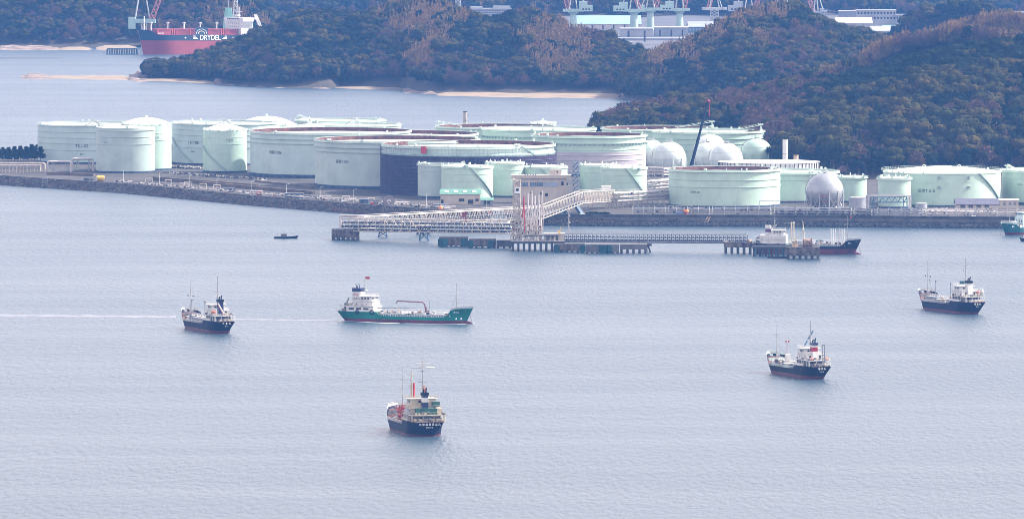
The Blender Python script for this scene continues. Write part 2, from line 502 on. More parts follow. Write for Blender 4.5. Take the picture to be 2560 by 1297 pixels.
tA.sort(key=lambda t: -MPP(t[1].y)**-1*(1+(t[3][1]/500)))
side = lambda x: 'above the crane boom' if x < 1850 else 'behind the white chimney' if x < 2000 else 'behind the silver sphere' if x < 2180 else 'behind cone-roofed tank' if x < 2420 else 'at right edge'
def tier(y): return 'foot of near hill' if y > 340 else 'mid slope of near hill' if y > 230 else 'upper near hill'
NIND = 285
vis = [t for t in tA if t[3][0] < 2600 and t[3][1] < 470]
vis.sort(key=lambda t: t[1].y)
ind, rest = vis[:NIND], vis[NIND:]
for k, p, s_, q in ind:
    big = k == 'olive'
    plant(k, p, s_*(1.32 if big else 1.0)*rnd(.85,1.25), '%s, %s, %s' % (KIND[k][1], tier(q[1]-15), side(q[0])), 'trees on the near hill', sz=rnd(.85,1.12))
plant('blossom', P(2112,452,5)+Vector((0,26,1)), 1.15, 'small pale pink blossoming tree low on the hillside left of the twin green tanks', 'blossoming trees')
plant('blossom', hA.at(2556,.50), 1.6, 'large pale pink blossoming tree high at the right edge of the photo', 'blossoming trees')
def woods(name, label, tr, mul=1.0):
    names = {'dark': 'evergreen_woods', 'olive': 'broadleaf_woods', 'bare': 'bare_woods', 'bamboo': 'bamboo_grove', 'conifer': 'cedar_woods', 'pine': 'pine_woods'}
    lab = {'dark': 'dark evergreen woods', 'olive': 'olive broadleaf woods', 'bare': 'leafless brown woods', 'bamboo': 'tan bamboo groves', 'conifer': 'dark cedars', 'pine': 'ragged pines'}
    for k in names:
        scatter(names[k], [(p, s_*mul, rnd(.85, 1.15)) for kk, p, s_, q in tr if kk == k], k, lab[k]+' '+label)
# one pine of each sort must exist before scattering: shoreline pines behind the seawall
for i in range(17):
    x = -14+i*7.2; back_ = i % 2
    plant('pine', P(x, 403 if back_ else 409, 5), rnd(.85,.98)+max(0,(x-50))*.004, 'dark pine %s of the left clump, %s' % ('in the rear row' if back_ else 'in the front row', ('at the photo edge' if x < 22 else 'in the middle' if x < 66 else 'next to the pale tank')), 'pines behind the left pipe bridge')
for key in TMPL:                                 # make sure every crown variant stands somewhere on the hill
    for i in range(len(TMPL[key])):
        if (key, i) not in TEMPLATE_OBJ:
            p = hA.at(rnd(1900, 2500), rnd(.3,.8)); r_ = thing(KIND[key][0], KIND[key][1]+' deep among the trees of the near hill', 'tree', p, 0, 'trees on the near hill'); r_.scale = (.7,.7,.7)
            c = bpy.data.objects.new('crown', TMPL[key][i]); COL.objects.link(c); c.parent = r_
            t = bpy.data.objects.new('trunk', TRK[key]); COL.objects.link(t); t.parent = r_
            TEMPLATE_OBJ[(key, i)] = c
woods('w', 'high on the near hill', rest)

# bamboo-topped ridge behind it ----------------------------------------------
hB = Hill('bamboo_ridge', 'brown and tan wooded ridge just behind the near hill',
    [(1990,230),(2060,196),(2130,178),(2160,158),(2205,132),(2260,108),(2310,104),(2350,94),(2430,90),(2480,98),(2540,108),(2700,120),(2860,120)],
    [(1990,300),(2860,300)], [(1990,6750),(2860,6650)], 200, z0=0.0, tree=6, step=14, seed=2, gully=3)
woods('w', 'on the ridge behind the near hill', hB.trees(4.6, picker([('bare',.6),('bamboo',.28),('olive',.12)],
    [('bamboo', [(2210,128,90,26,-35),(2150,160,50,20,-30)]), ('dark', [(2425,98,70,12)]), ('bare', [(2290,122,60,26,-25)])]), v0=.35))
hB2 = Hill('tan_ridge', 'tan bamboo-covered ridge behind the brown ridge',
    [(2230,146),(2300,108),(2360,92),(2400,78),(2450,66),(2510,57),(2560,64),(2700,70),(2860,90)],
    [(2230,260),(2860,260)], [(2230,7050),(2860,7000)], 200, z0=0.0, tree=6, step=14, seed=4, gully=2)
woods('w', 'on the pale ridge at the upper right', hB2.trees(4.6, picker([('bamboo',.9),('bare',.1)], []), v0=.4))

# back right hill -------------------------------------------------------------
hC = Hill('far_right_hill', 'blue-green rounded hill at the upper right',
    [(2180,122),(2230,95),(2262,62),(2300,38),(2340,26),(2409,18),(2450,24),(2504,34),(2560,52),(2640,66),(2860,70)],
    [(2180,170),(2860,170)], 8300, 300, z0=0.0, tree=7, step=14, seed=5, gully=8)
woods('w', 'on the blue-green hill at the upper right', hC.trees(6.6, picker([('dark',.45),('olive',.28),('bare',.27)], []), v0=.2))

# middle right hill -------------------------------------------------------------
hD = Hill('middle_right_hill', 'rounded wooded hill in the middle distance right of centre',
    [(1545,225),(1575,188),(1610,150),(1650,130),(1700,116),(1745,98),(1785,76),(1850,36),(1940,17),(1990,19),(2050,50),(2110,76),(2150,84),(2180,88),(2230,120),(2300,160),(2400,200)],
    [(1545,246),(1600,252),(1800,275),(2400,300)], [(1545,7520),(1900,7700),(2400,7750)], 350, z0=0.0, tree=10.5, step=12, seed=6, gully=18)
woods('w', 'on the rounded hill right of centre', hD.trees(6.6, picker([('dark',.34),('olive',.34),('bare',.32)],
    [('bamboo', [(1700,150,90,26,-28),(1820,100,60,22,-40),(1910,60,60,22),(1660,190,26,40),(1740,185,30,30),(1600,160,30,22),(1890,125,50,20,30)]),
     ('dark', [(1990,50,90,30,30),(2160,100,60,24,20),(1800,210,150,50)]), ('bare', [(2000,110,60,30),(1960,180,70,40)])], .62), v0=.03))

# long central hill with the beaches ------------------------------------------
hE = Hill('central_hill', 'long wooded headland with beaches across the middle distance',
    [(322,196),(336,184),(352,170),(380,166),(430,160),(480,155),(520,138),(556,122),(600,106),(640,92),(690,70),(740,46),(800,34),(850,40),(900,40),(960,20),(1000,12),(1050,8),(1090,10),(1120,20),(1170,40),(1230,58),(1262,46),(1290,36),(1340,34),(1372,55),(1400,55),(1430,80),(1480,82),(1530,100),(1570,126),(1620,146),(1680,175),(1760,215)],
    [(322,202),(450,204),(536,208),(560,213),(700,221),(820,222),(850,219),(1000,221),(1030,230),(1090,236),(1200,237),(1400,237),(1560,238),(1600,249),(1760,256)],
    [(322,8020),(700,8150),(1100,8150),(1600,7900)], 400, z0=0.0, tree=9.5, step=10, seed=8, gully=22)
woods('w', 'on the long central headland', hE.trees(6.6, picker([('dark',.38),('olive',.30),('bare',.32)],
    [('bamboo', [(1050,90,44,80,12),(1020,60,80,40),(1110,60,60,40),(1000,82,30,20),(1380,95,50,34,20),(1330,120,40,44),(1420,150,60,60,10),(1080,150,60,26,-35),(1040,170,30,20),(1370,180,30,50)]),
     ('bare', [(960,190,60,20),(1180,200,70,24),(650,170,50,24),(1250,215,60,14),(1480,115,70,24),(420,180,60,16)]),
     ('dark', [(1210,120,90,60),(800,110,130,70),(1290,60,60,34)])], .62), v0=.05))

# hill behind the bulk carrier --------------------------------------------------
hF = Hill('far_left_hill', 'hazy blue wooded hillside behind the bulk carrier',
    [(-300,-150),(100,-160),(300,-130),(480,-90),(560,-50),(620,-6),(660,28),(700,50),(760,76),(860,110)],
    [(-300,120),(0,121),(146,120),(350,118),(600,118),(860,118)], [(-300,9700),(860,9500)], 500, z0=0.0, tree=7, step=16, seed=9, gully=26)
woods('w', 'on the hazy hillside behind the bulk carrier', hF.trees(7.4, picker([('dark',.5),('olive',.25),('bare',.25)],
    [('bamboo', [(390,100,70,26),(560,40,60,50,-30),(620,60,60,24,30)]), ('bare', [(480,60,120,50),(250,90,80,30),(80,40,60,30)])], .5), v0=.02, v1=.95))
# backdrop hills ----------------------------------------------------------------
hG = Hill('backdrop_hills', 'pale hazy wooded slopes filling the top of the photo',
    [(500,-60),(700,-80),(900,-50),(1300,-90),(1800,-70),(2300,-100),(2900,-80)],
    [(500,44),(2900,48)], 11600, 600, z0=2.0, tree=6, step=30, seed=12, gully=32)
woods('w', 'on the pale slopes along the top of the photo', hG.trees(9.5, picker([('dark',.45),('olive',.2),('bare',.35)],
    [('bamboo', [(1300,30,120,20),(2150,20,120,20)])], .4), v0=.0, v1=.62), 1.25)

# ---------------------------------------------------------------- shores: sand, rocks, flat land
def shore(name, label, top, bot, z1=1.6, z0=-.4, m=None, amp=.5):
    # strip between two pixel rows (both on the water plane), rising away from the water
    rows = [[], [], [], []]
    n = int((top[-1][0]-top[0][0])/4)+1
    for i in range(n+1):
        x = top[0][0]+(top[-1][0]-top[0][0])*i/n
        a, b = P(x, interp(top, x), 0), P(x, interp(bot, x), 0)
        e = min(1, min(i, n-i)/6)
        for k in range(4):
            q = b.lerp(a, k/3); q.z = z0+(z1-z0)*(k/3)**.8*(.25+.75*e)+noise.noise(q*.05)*amp*(k > 0); rows[k].append(q)
    mb = MB(); mb.sheet(rows)
    return tag(mb.build(name, m or M_SAND, smooth=True), label, kind='structure')
shore('sand_spit', 'pale sand spit reaching left from the headland', [(112,193.5),(330,192)], [(112,196),(230,201),(330,203.5)], 1.4)
shore('rocky_spit', 'dark rocky tip of the sand spit', [(46,196),(70,190.5),(135,192)], [(46,197.5),(90,200),(135,199.5)], 2.2, m=M_ROCK, amp=2.2)
shore('beach', 'narrow beach at the headland tip', [(338,199),(450,198),(536,206)], [(338,203),(450,207.5),(536,210)], 1.2)
shore('beach', 'small beach under the middle of the headland', [(822,216),(870,215),(1018,217)], [(822,221),(920,226),(1018,226)], 1.2)
shore('beach', 'long beach at the right end of the headland', [(1090,235),(1250,235),(1480,233),(1562,236)], [(1090,240.5),(1300,247),(1480,248.5),(1562,248)], 1.6)
shore('beach', 'sandy shore under the hazy hillside', [(146,122.5),(230,122)], [(146,126),(230,127)], 2.2)
shore('beach', 'sandy shore left of the bulk carrier', [(240,120),(342,118.5)], [(240,128),(342,129)], 2.6)
shore('rocky_shore', 'rocks along the hazy shore', [(-20,119),(60,121),(150,121)], [(-20,127),(150,127)], 3, m=M_ROCK, amp=2.5)
shore('rocky_shore', 'rocky foot of the headland tip', [(322,193),(346,190),(372,196)], [(322,202),(350,207),(372,206)], 4, m=M_ROCK, amp=3)
shore('rocky_shore', 'broken rocks below the headland woods', [(530,203),(700,213),(828,214)], [(530,212),(700,221),(828,223)], 4, m=M_ROCK, amp=3.5)
shore('rocky_shore', 'low rocks between the two beaches', [(1006,222),(1110,231)], [(1006,233),(1110,238)], 3, m=M_ROCK, amp=2.5)
shore('rocky_shore', 'rocky foot of the rounded hill', [(1548,236),(1640,242)], [(1548,248),(1640,256)], 3, m=M_ROCK, amp=3)
shore('mudflat', 'long dark low bank far out on the left', [(-40,144.5),(60,144),(165,146)], [(-40,149),(60,148.5),(165,147)], .35, -.1, m=mat('wet_mud', (0.05,0.06,0.07), .6), amp=.05)
# ================================================================ THE OIL TERMINAL LAND, SEAWALLS, ROCKS
GZ = 5.0
WATER_EDGE = [(-260,444),(-150,452),(0,463),(300,483),(600,512),(830,531),(1050,547),(1350,564),(1560,566),(2000,567),(2560,572),(2900,575)]
def edge(px, off=0.0, z=0.0):                    # point on the shoreline, moved off metres inland
    p = P(px, interp(WATER_EDGE, px), 0); q = P(px+8, interp(WATER_EDGE, px+8), 0)
    t = (q-p).normalized(); n = Vector((-t.y, t.x, 0))
    r_ = p+n*off; r_.z = z; return r_
M_GROUND = mat('yard_ground', (0.05, 0.045, 0.042), 0.95, var=0.28, scale=0.03)
M_CONC = mat('weathered_concrete', (0.12, 0.115, 0.115), 0.9, var=0.2, scale=0.12, streak=.4, dirt=(.10,.09,.09))
M_DCONC = mat('dark_stained_concrete', (0.065, 0.065, 0.07), 0.9, var=0.3, scale=0.15, streak=.5, dirt=(.04,.04,.05))
M_ROAD = mat('yard_asphalt', (0.022, 0.022, 0.026), 0.9, var=0.15, scale=0.1)
xs = list(range(-240, 2880, 40))
front = [edge(x, 9.0, GZ) for x in xs]
backl = [(-240,396),(60,397),(100,385),(160,372),(560,357),(1000,352),(1450,352),(1520,362),(2880,380)]
g = MB(); g.sheet([front, [P(x, (interp(backl, x)+(GZ*0))*.5+interp(WATER_EDGE, x)*.5, GZ) for x in xs], [P(x, interp(backl, x), GZ) for x in xs],
                   [P(x, interp(backl, x)-1.2, -2) for x in xs]])
tag(g.build('terminal_ground', M_GROUND), 'flat brown-grey ground of the oil terminal', kind='structure')
# left seawall: crest, sloping bank under the rocks
def strip(name, m, x0, x1, prof, label, kind='structure', step=14, parent=None):
    rows = [[edge(x, o, z) for x in range(x0, x1+1, step)] for o, z in prof]
    mb = MB(); mb.sheet(rows); o = mb.build(name, m)
    return tag(o, label, kind=kind) if kind == 'structure' else o
strip('rock_bank', M_DCONC, -240, 1360, [(-2,-2),(0,-.3),(9.5,5.6),(9.6,4.9)], 'dark bank under the left rock slope')
strip('rock_bank', M_DCONC, 1346, 2880, [(-1,-2),(0,-.5),(4,2.2),(7.2,2.5)], 'dark bank under the right rock slope')
sw = thing('seawall', 'low dark concrete wall along the top of the left rock slope', 'wall', edge(500,9.6,GZ))
def strip_t(par, m, x0, x1, prof, nm, step=14):
    rows = [[edge(x, o, z)-Vector(par.location) for x in range(x0, x1+1, step)] for o, z in prof]
    mb = MB(); mb.sheet(rows); return mb.build(nm, m, par)
strip_t(sw, M_CONC, -240, 1360, [(9.62,4.6),(9.6,6.0),(10.3,6.05),(10.4,4.9)], 'wall')
rw = thing('quay_wall', 'long grey concrete quay wall above the dark rocks on the right', 'wall', edge(2000,7.2,2.0))
strip_t(rw, M_CONC, 1352, 2866, [(7.2,2.0),(7.3,5.2),(7.5,5.25)], 'wall')
strip_t(rw, M_DCONC, 1352, 2866, [(7.18,5.2),(7.1,6.9),(8.2,6.95),(8.4,4.9)], 'parapet')
strip('yard_road', M_ROAD, -240, 2866, [(12.5,GZ+.05),(19,GZ+.05)], 'dark service road behind the seawall')
# rocks
M_RK = mat('armour_rock', (0.095, 0.076, 0.065), 0.95, scale=0.30, col2=(.016,.017,.024))
M_TET = mat('armour_block_concrete', (0.045, 0.047, 0.055), 0.95, scale=0.35, col2=(.008,.009,.014))
random.seed(31)
rk = MB()
for i in range(8600):
    px = rnd(-150, 1352); o = rnd(-.5, 9.4)
    st = math.floor(o/2.0); z = .0+st*1.22+rnd(-.15,.45)+(o-st*2.0)*.25
    s_ = rnd(.45, 1.15); c = edge(px, o, z)
    rk.box(c, (s_*rnd(.9,1.8), s_*rnd(.7,1.2), s_*rnd(.6,1.0)), rnd(0,3.1), rnd(.5,.85))
tag(rk.build('rock_slope', M_RK), 'terraced grey-brown rocks sloping from the seawall to the water', 'rocks', kind='stuff')
tt = MB()
dirs = [Vector((0,0,1)), Vector((.94,0,-.33)), Vector((-.47,.82,-.33)), Vector((-.47,-.82,-.33))]
for i in range(2900):
    px = rnd(1340, 2700); o = rnd(-.8, 6.6)
    c = edge(px, o, .1+max(0,o)*.36+rnd(-.1,.5)); q = Matrix.Rotation(rnd(0,6.28), 3, Vector((rnd(-1,1),rnd(-1,1),rnd(-1,1))).normalized())
    s_ = rnd(.8, 1.15)
    for d in dirs: tt.cyl(c, c+q@d*s_, .36*s_, 5, .22*s_)
tag(tt.build('concrete_armour_blocks', M_TET), 'heap of dark four-legged concrete armour blocks below the right quay', 'concrete blocks', kind='stuff')
tt = MB()
for i in range(700):
    px = rnd(1352, 1530); o = rnd(3, 9); z = o*.55+rnd(-.2,.3)
    s_ = rnd(.6,1.1); tt.box(edge(px,o,z), (s_*1.3,s_,s_*.8), rnd(0,3), .7)
tag(tt.build('rock_slope', M_RK), 'brown rocks below the blue trestle pier', 'rocks', kind='stuff')
# earth dikes between the tanks
M_DIKE = mat('dike_concrete', (0.125, 0.10, 0.08), .95, var=.25, scale=.08)
def dike(x0, y0, x1, y1, h, label, wdt=2.0):
    a, b = P(x0, y0, GZ), P(x1, y1, GZ); c = (a+b)/2
    t = thing('dike_wall', label, 'wall', c)
    d = (b-a); L_ = d.length; rz = math.atan2(d.y, d.x)
    MB().box((0,0,h/2), (L_, wdt, h), rz, 1.0).build('wall', M_DIKE, t)
    return t
dike(385,451,642,470,2.6,'brown containment wall below the pale tank with the diagonal stair')
dike(120,437,236,441,2.0,'short dark containment wall left of the front left tank')
dike(500,462,784,486,2.2,'long low containment wall in front of the second wide tank')
dike(430,420,508,422,2.2,'containment wall between the two small front-left tanks')
dike(640,455,786,470,1.2,'thin brown kerb wall under the wide pale-blue tank')
# ================================================================ STORAGE TANKS
M_GRN = mat('pale_green_paint', (0.435, 0.58, 0.485), 0.5, var=0.07, scale=0.09, streak=.38, dirt=(.38,.46,.40))
M_BLU = mat('pale_blue_green_paint', (0.415, 0.525, 0.50), 0.5, var=0.06, scale=0.09, streak=.32, dirt=(.38,.48,.48))
M_GRY = mat('pale_grey_green_paint', (0.375, 0.46, 0.435), 0.5, var=0.07, scale=0.09, streak=.32, dirt=(.36,.45,.42))
M_WHT = mat('white_paint', (0.80, 0.81, 0.79), 0.4, var=0.05, scale=0.1, streak=.08)
M_DOME = mat('white_dome_paint', (0.74, 0.79, 0.75), 0.5, var=0.03, scale=0.1)
M_LIP = mat('light_green_rim_paint', (0.56, 0.66, 0.58), 0.5, var=0.05, scale=0.1, streak=.1)
M_RUST = mat('rusty_steel', (0.13, 0.058, 0.048), 0.9, var=0.4, scale=0.3, col2=(0.045,0.022,0.026))
M_FROOF = mat('floating_roof_deck', (0.42, 0.45, 0.42), 0.8, var=0.25, scale=0.1, streak=.2)
M_DARKF = mat('tank_foundation', (0.045, 0.065, 0.11), 0.9, var=0.3, scale=0.3)
M_INK = mat('black_lettering', (0.03, 0.035, 0.04), 0.7)
M_REDP = mat('red_paint', (0.42, 0.03, 0.035), 0.5, var=.15)
M_PINK = mat('primer_grey_pink_paint', (0.42, 0.38, 0.42), 0.6, var=.08, scale=.08, streak=.2, dirt=(.34,.28,.30))
M_NAVY = mat('dark_violet_netting', (0.035, 0.022, 0.055), 0.9, var=.3, scale=.25)
M_STEEL = mat('galvanised_steel', (0.40, 0.42, 0.42), 0.5, .2, var=.15, scale=.4)
M_SEAM = mat('weld_seam_paint', (0.30, 0.41, 0.38), .6)  # darker grey-green for seams, brackets, stairs and small platforms
FONT = None
def text_mb(s, size, align='CENTER'):
    cu = bpy.data.curves.new('t', 'FONT'); cu.body = s; cu.size = size; cu.align_x = align; cu.align_y = 'CENTER'; cu.offset = size*.004
    o = bpy.data.objects.new('t', cu); COL.objects.link(o)
    dg = bpy.context.evaluated_depsgraph_get(); dg.update(); me = bpy.data.meshes.new_from_object(o.evaluated_get(dg))
    mb = MB(); mb.v = [tuple(v.co) for v in me.vertices]; mb.f = [tuple(p.vertices) for p in me.polygons]
    bpy.data.objects.remove(o); bpy.data.curves.remove(cu); bpy.data.meshes.remove(me)
    return mb
def sin_cos(phi, r): return Vector((r*math.sin(phi), -r*math.cos(phi), 0))
def rail_ring(r, z, n, a0=0, a1=6.2832, h=1.1, posts=1):
    mb = MB()
    for i in range(n):
        p, q = sin_cos(a0+(a1-a0)*i/n, r), sin_cos(a0+(a1-a0)*(i+1)/n, r)
        mb.cyl(p+Vector((0,0,z+h)), q+Vector((0,0,z+h)), .06, 3, cap=False); mb.cyl(p+Vector((0,0,z+h*.5)), q+Vector((0,0,z+h*.5)), .045, 3, cap=False)
        if i % posts == 0: mb.cyl(p+Vector((0,0,z)), p+Vector((0,0,z+h)), .05, 3, cap=False)
    return mb
def make_tank(label, cx, hw, yt, yb, h, kind='open', rings=(), m=None, texts=(), stair=None, dome=0, spider=False,
              ladder=None, rail=True, found=1.2, seams=4, posts=False, platforms=(), group='storage tanks', base=M_DARKF, front=True, rust=False):
    m = m or M_GRN
    if yb: c = P(cx, yb, GZ); h = PY(cx, yt, c.y).z-GZ
    else: c = P(cx, yt, GZ+h); c.z = GZ
    c.z = GZ; r = hw*MPP(c.y); r -= .35
    t = thing('storage_tank', label, 'tank', c, 0, group)
    T_NSEG = 96
    bh = found
    prof = [(r, bh), (r, h)]
    sh = MB()
    sh.lathe([(r, bh), (r, h), (r-.25, h)] if kind != 'open' else [(r, bh), (r, h), (r-.3, h)], T_NSEG)
    sh.build('shell', m, t, True)
    MB().lathe([(r+.5, -.5), (r+.45, bh*.8), (r-.1, bh+.002)], T_NSEG).build('foundation', base, t, True)
    if kind == 'open':
        MB().lathe([(r-.32, h-.01), (r-.32, h-(1.0 if not rust else 2.6))], T_NSEG).build('inner_wall', M_RUST if rust else m, t, True)
        MB().lathe([(.01, h-(.9 if not rust else 2.4)), (r-.5, h-(.95 if not rust else 2.5))], T_NSEG).build('floating_roof', M_FROOF, t, True)
    elif kind == 'dome':
        n_ = 9; R_ = (r*r+dome*dome)/(2*dome); a_ = math.asin(min(1, r/R_))
        pr = [(R_*math.sin(a_*(1-i/n_))+.001, h+.01+R_*math.cos(a_*(1-i/n_))-(R_-dome)) for i in range(n_+1)]
        d = MB().lathe(pr, 64); d.build('dome_roof', M_DOME, t, True)
        v = MB().cyl((0,0,h+dome-.3), (0,0,h+dome+1.2), .7, 10).cyl((0,0,h+dome+1.2), (0,0,h+dome+1.5), 1.0, 10); v.build('roof_vent', M_LIP, t)
        kn = MB()
        for i in range(14): kn.box(sin_cos(i*.449+.2, r-.2)+Vector((0,0,h+.3)), (1.2,1.2,.8), i*.449)
        kn.build('roof_nozzles', M_LIP, t)
    else:
        MB().lathe([(r-.2, h+.02), (r*.5, h+dome*.62), (.01, h+dome)], 64).build('cone_roof', M_DOME, t, True)
        v = MB()
        for i in range(5): v.cyl(sin_cos(i*1.3+.4, r*.8)+Vector((0,0,h)), sin_cos(i*1.3+.4, r*.8)+Vector((0,0,h+1.9)), .35, 8)
        v.build('roof_vent', M_LIP, t)
    for k, (dz, wd) in enumerate(rings):
        MB().lathe([(r+.02, h-dz-.32), (r+wd, h-dz-.28), (r+wd, h-dz+.05), (r+.02, h-dz+.08)], T_NSEG).build('wind_girder', M_LIP if k == 0 else m, t, True)
    if posts and rings:
        pm = MB()
        for dz, wd in rings[1:]:
            for i in range(72):
                pm.box(sin_cos(i*math.tau/72, r+wd*.6)+Vector((0,0,h-dz-1.0)), (.5,.5,1.5), i*math.tau/72, 1.4)
        pm.build('girder_brackets', M_SEAM, t)
    sm = MB()
    for i in range(seams):
        z = bh+(h-bh)*(i+1)/(seams+1)
        sm.lathe([(r+.025, z), (r+.055, z+.05), (r+.025, z+.1)], T_NSEG)
    if seams: sm.build('weld_seams', M_SEAM, t, True)
    if rail:
        top = rings[0][1] if rings and rings[0][0] < 3 else .1
        rail_ring(r+top-.1, h-(rings[0][0] if rings and rings[0][0] < 3 else 0), 64).build('top_railing', M_LIP, t)
    bt = MB()                                     # boxes and pipes on the gallery
    for i in range(9 if r > 25 else 5):
        a = rnd(-1.4, 1.4)+(math.pi if i % 3 == 0 else 0); q = sin_cos(a, r-.2)
        bt.box(q+Vector((0,0,h+.7)), (rnd(.6,1.6), rnd(.6,1.2), rnd(.9,1.8)), a)
    bt.lathe([(r-.28,h+.02),(r-.28,h+.14),(r-.2,h+.14)],96); bt.build('rim_foam_boxes', M_LIP, t)
    if stair:
        a0, a1, z0f, z1f = stair
        st = MB(); n_ = 26
        for i in range(n_):
            u, v = i/n_, (i+1)/n_
            A = [sin_cos(a0+(a1-a0)*q, rr)+Vector((0,0,bh+(h-bh)*(z0f+(z1f-z0f)*q))) for q in (u, v) for rr in (r+.05, r+1.15)]
            st.quad(A[0], A[1], A[3], A[2]); up = Vector((0,0,.35)); st.quad(A[1]-up, A[3]-up, A[3]+up*.3, A[1]+up*.3)
            st.quad(A[0]-up*.8, A[2]-up*.8, A[2], A[0])
            st.cyl(A[1]+up*3, A[3]+up*3, .07, 4, cap=False); st.cyl(A[1], A[1]+up*3, .05, 3, cap=False)
        st.build('spiral_stair', M_SEAM, t)
    if spider:
        sp = MB(); zc = h+spider
        for i in range(12):
            a = i*math.tau/12; q = sin_cos(a, 1)
            sp.beam(q*.6+Vector((0,0,zc)), q*7.5+Vector((0,0,h-1.2)), .22); sp.beam(q*3.4+Vector((0,0,zc-.5)), q*3.4+Vector((0,0,h-2)), .14)
        sp.lathe([(3.4, zc-.1), (3.45, zc+.1)], 16); sp.cyl((0,0,h-3), (0,0,zc+4), .09, 5); sp.box((0,0,zc), (2,2,.4))
        sp.add(rail_ring(3.4, zc, 12)); sp.build('roof_gantry', M_STEEL, t)
    if ladder:
        a, ln, up_ = ladder; lm = MB(); q = sin_cos(a, 1); e = q*(r-1.0)+Vector((0,0,h+up_)); f = q*(r-1.0-ln)+Vector((0,0,h+.4)) if up_ > 2 else q*(r-ln)+Vector((0,0,h-3))
        side_ = Vector((q.y, -q.x, 0))*.6
        for s_ in (-1, 1):
            lm.beam(e+side_*s_, f+side_*s_, .25); lm.beam(e+side_*s_+Vector((0,0,1.3)), f+side_*s_+Vector((0,0,.6)), .14)
            for i in range(9): lm.beam(e.lerp(f, i/8)+side_*s_, e.lerp(f, (i+.5)/8)+side_*s_+Vector((0,0,1.0)), .1)
            lm.beam(q*(r-.4)+side_*s_*2.4+Vector((0,0,h-2)), e+side_*s_*1.4, .25); lm.beam(q*(r+1.2)+side_*s_*2.4+Vector((0,0,h-3)), e+side_*s_*1.4, .25)
        lm.box(e+Vector((0,0,.1)), (3.4,3.4,.25)); lm.add(rail_ring(1.9, 0, 8).xf(Matrix.Translation(e)))
        lm.build('gauge_platform', M_LIP, t)
    for pa, pz in platforms:
        q = sin_cos(pa, r+.6)+Vector((0,0,h-pz)); MB().box(q, (2.2,1.4,.3), pa).box(q+Vector((0,0,1.1)), (2.2,1.3,.08), pa).box(q+Vector((0,0,.6)), (1.0,.5,.9), pa).build('gallery_platform', M_SEAM, t)
    for s_, px, py, sz in texts:
        sn = max(-.98, min(.98, (px-cx)/hw)); phi = math.asin(sn); fy = c.y-r*math.cos(phi)
        z = PY(px, py, fy).z-GZ; tm = text_mb(s_, sz)
        nv = []
        for x, y, _ in tm.v:
            a = phi+x/r; nv.append(tuple(sin_cos(a, r+.06)+Vector((0,0,z+y))))
        tm.v = nv; tm.build('lettering', M_INK, t)
    return t, r, h
W2 = ((0.9,.9), (4.2,1.0), (7.2,.8))
L5 = ((.4,.7),(4.6,.35),(8.6,.35),(12.6,.35),(17.2,.35))
make_tank('wide pale blue-grey tank lettered TK-105 at the far left', 237,144,309,404,0,'open',L5,M_BLU,[('TK-105',211,366,3.1),('原 料',212,387,1.5)],spider=1.2,seams=0)
make_tank('pale tank lettered T-217, nearest the left end of the seawall', 314,75,318,430,0,'flat',((1.6,.5),(6.2,.25),(11.2,.25)),M_GRY,[('T-217',264,356,1.9)],dome=.6,seams=0)
make_tank('white-domed tank standing partly behind the tank lettered T-217', 366,64,310,424,0,'dome',((5.6,.2),(10.6,.2)),M_GRN,[('T-231',393,345,1.9)],dome=4.4,seams=0)
make_tank('wide pale tank lettered TK-106 with a long diagonal stair', 565,135,306,408,0,'open',((.4,.7),(4.0,.35),(7.8,.35),(11.8,.35),(16.4,.35)),M_BLU,[('TK-106',486,357,3.1),('原 料',486,380,1.5)],stair=(-1.32,-.62,.62,.02),spider=.6,seams=0)
make_tank('small white-domed tank lettered T-232 beside the wide pale-blue tank', 563,56,325,430,0,'dome',((4.6,.15),(9.2,.15)),M_GRN,[('T-232',576,352,2.0)],dome=3.8,stair=(-1.3,.15,.62,.0),seams=0)
make_tank('large white-domed tank rising behind the domed tank lettered T-232', 667,74,311,400,0,'dome',((2.5,.3),),M_GRN,dome=5.8,seams=3,front=False)
make_tank('wide pale blue-green tank lettered T-026 with two ring galleries', 826,202,326,437,0,'open',W2,M_BLU,rust=True,texts=[('保税T-026',691,382,2.6)],seams=0,found=2.2)
make_tank('small white-domed tank barely showing behind the rusty rim', 772,40,317,0,23,'dome',(),M_GRN,dome=2.0,seams=0,front=False)
make_tank('farthest pale green tank, its rim walkway carrying a lattice ladder on the left', 851,114,300,0,21,'open',((.5,.7),(4,.5)),M_GRN,ladder=(-1.9,20,2.0),seams=0,front=False)
make_tank('pale green tank with a radial roof gantry, behind the wide tank lettered T-026', 884,119,311,0,21,'open',((.5,.7),(4,.5)),M_GRN,spider=3.6,seams=0,front=False)
make_tank('widest pale grey-blue tank in front, lettered T-024, with a rusty rim', 993,207,347,464.5,0,'open',W2,M_GRY,rust=True,texts=[('保税T-024',857,405,2.6)],seams=0,found=2.0)
make_tank('open-topped tank hidden behind the rusty rim of the tank lettered T-024', 998,198,333,0,24.4,'open',W2,M_GRN,rust=True,seams=0,front=False)
sc_t, sc_r, sc_h = make_tank('wide tank wrapped in dark violet scaffold netting below a pale green rim', 1171,216,359,480.4,0,'open',((1.2,1.1),(4.6,.5),(7.0,.5)),M_GRY,rust=True,stair=(.66,.98,1.0,.70),ladder=(.62,16,.6),seams=3)
make_tank('small pale tank between the scaffolded tank and the green-roofed shed', 1103,60,409,493,0,'open',((.8,.7),(4.4,.2)),M_GRY,ladder=(-.9,9,.5),seams=0)
make_tank('small pale tank with a diagonal stair directly behind the green-roofed shed', 1168,66,415,497,0,'flat',((.8,.5),(4.6,.2),(9.2,.15)),M_GRN,stair=(.1,1.25,1.0,.0),dome=.8,seams=0,platforms=((-.1,-.2),))
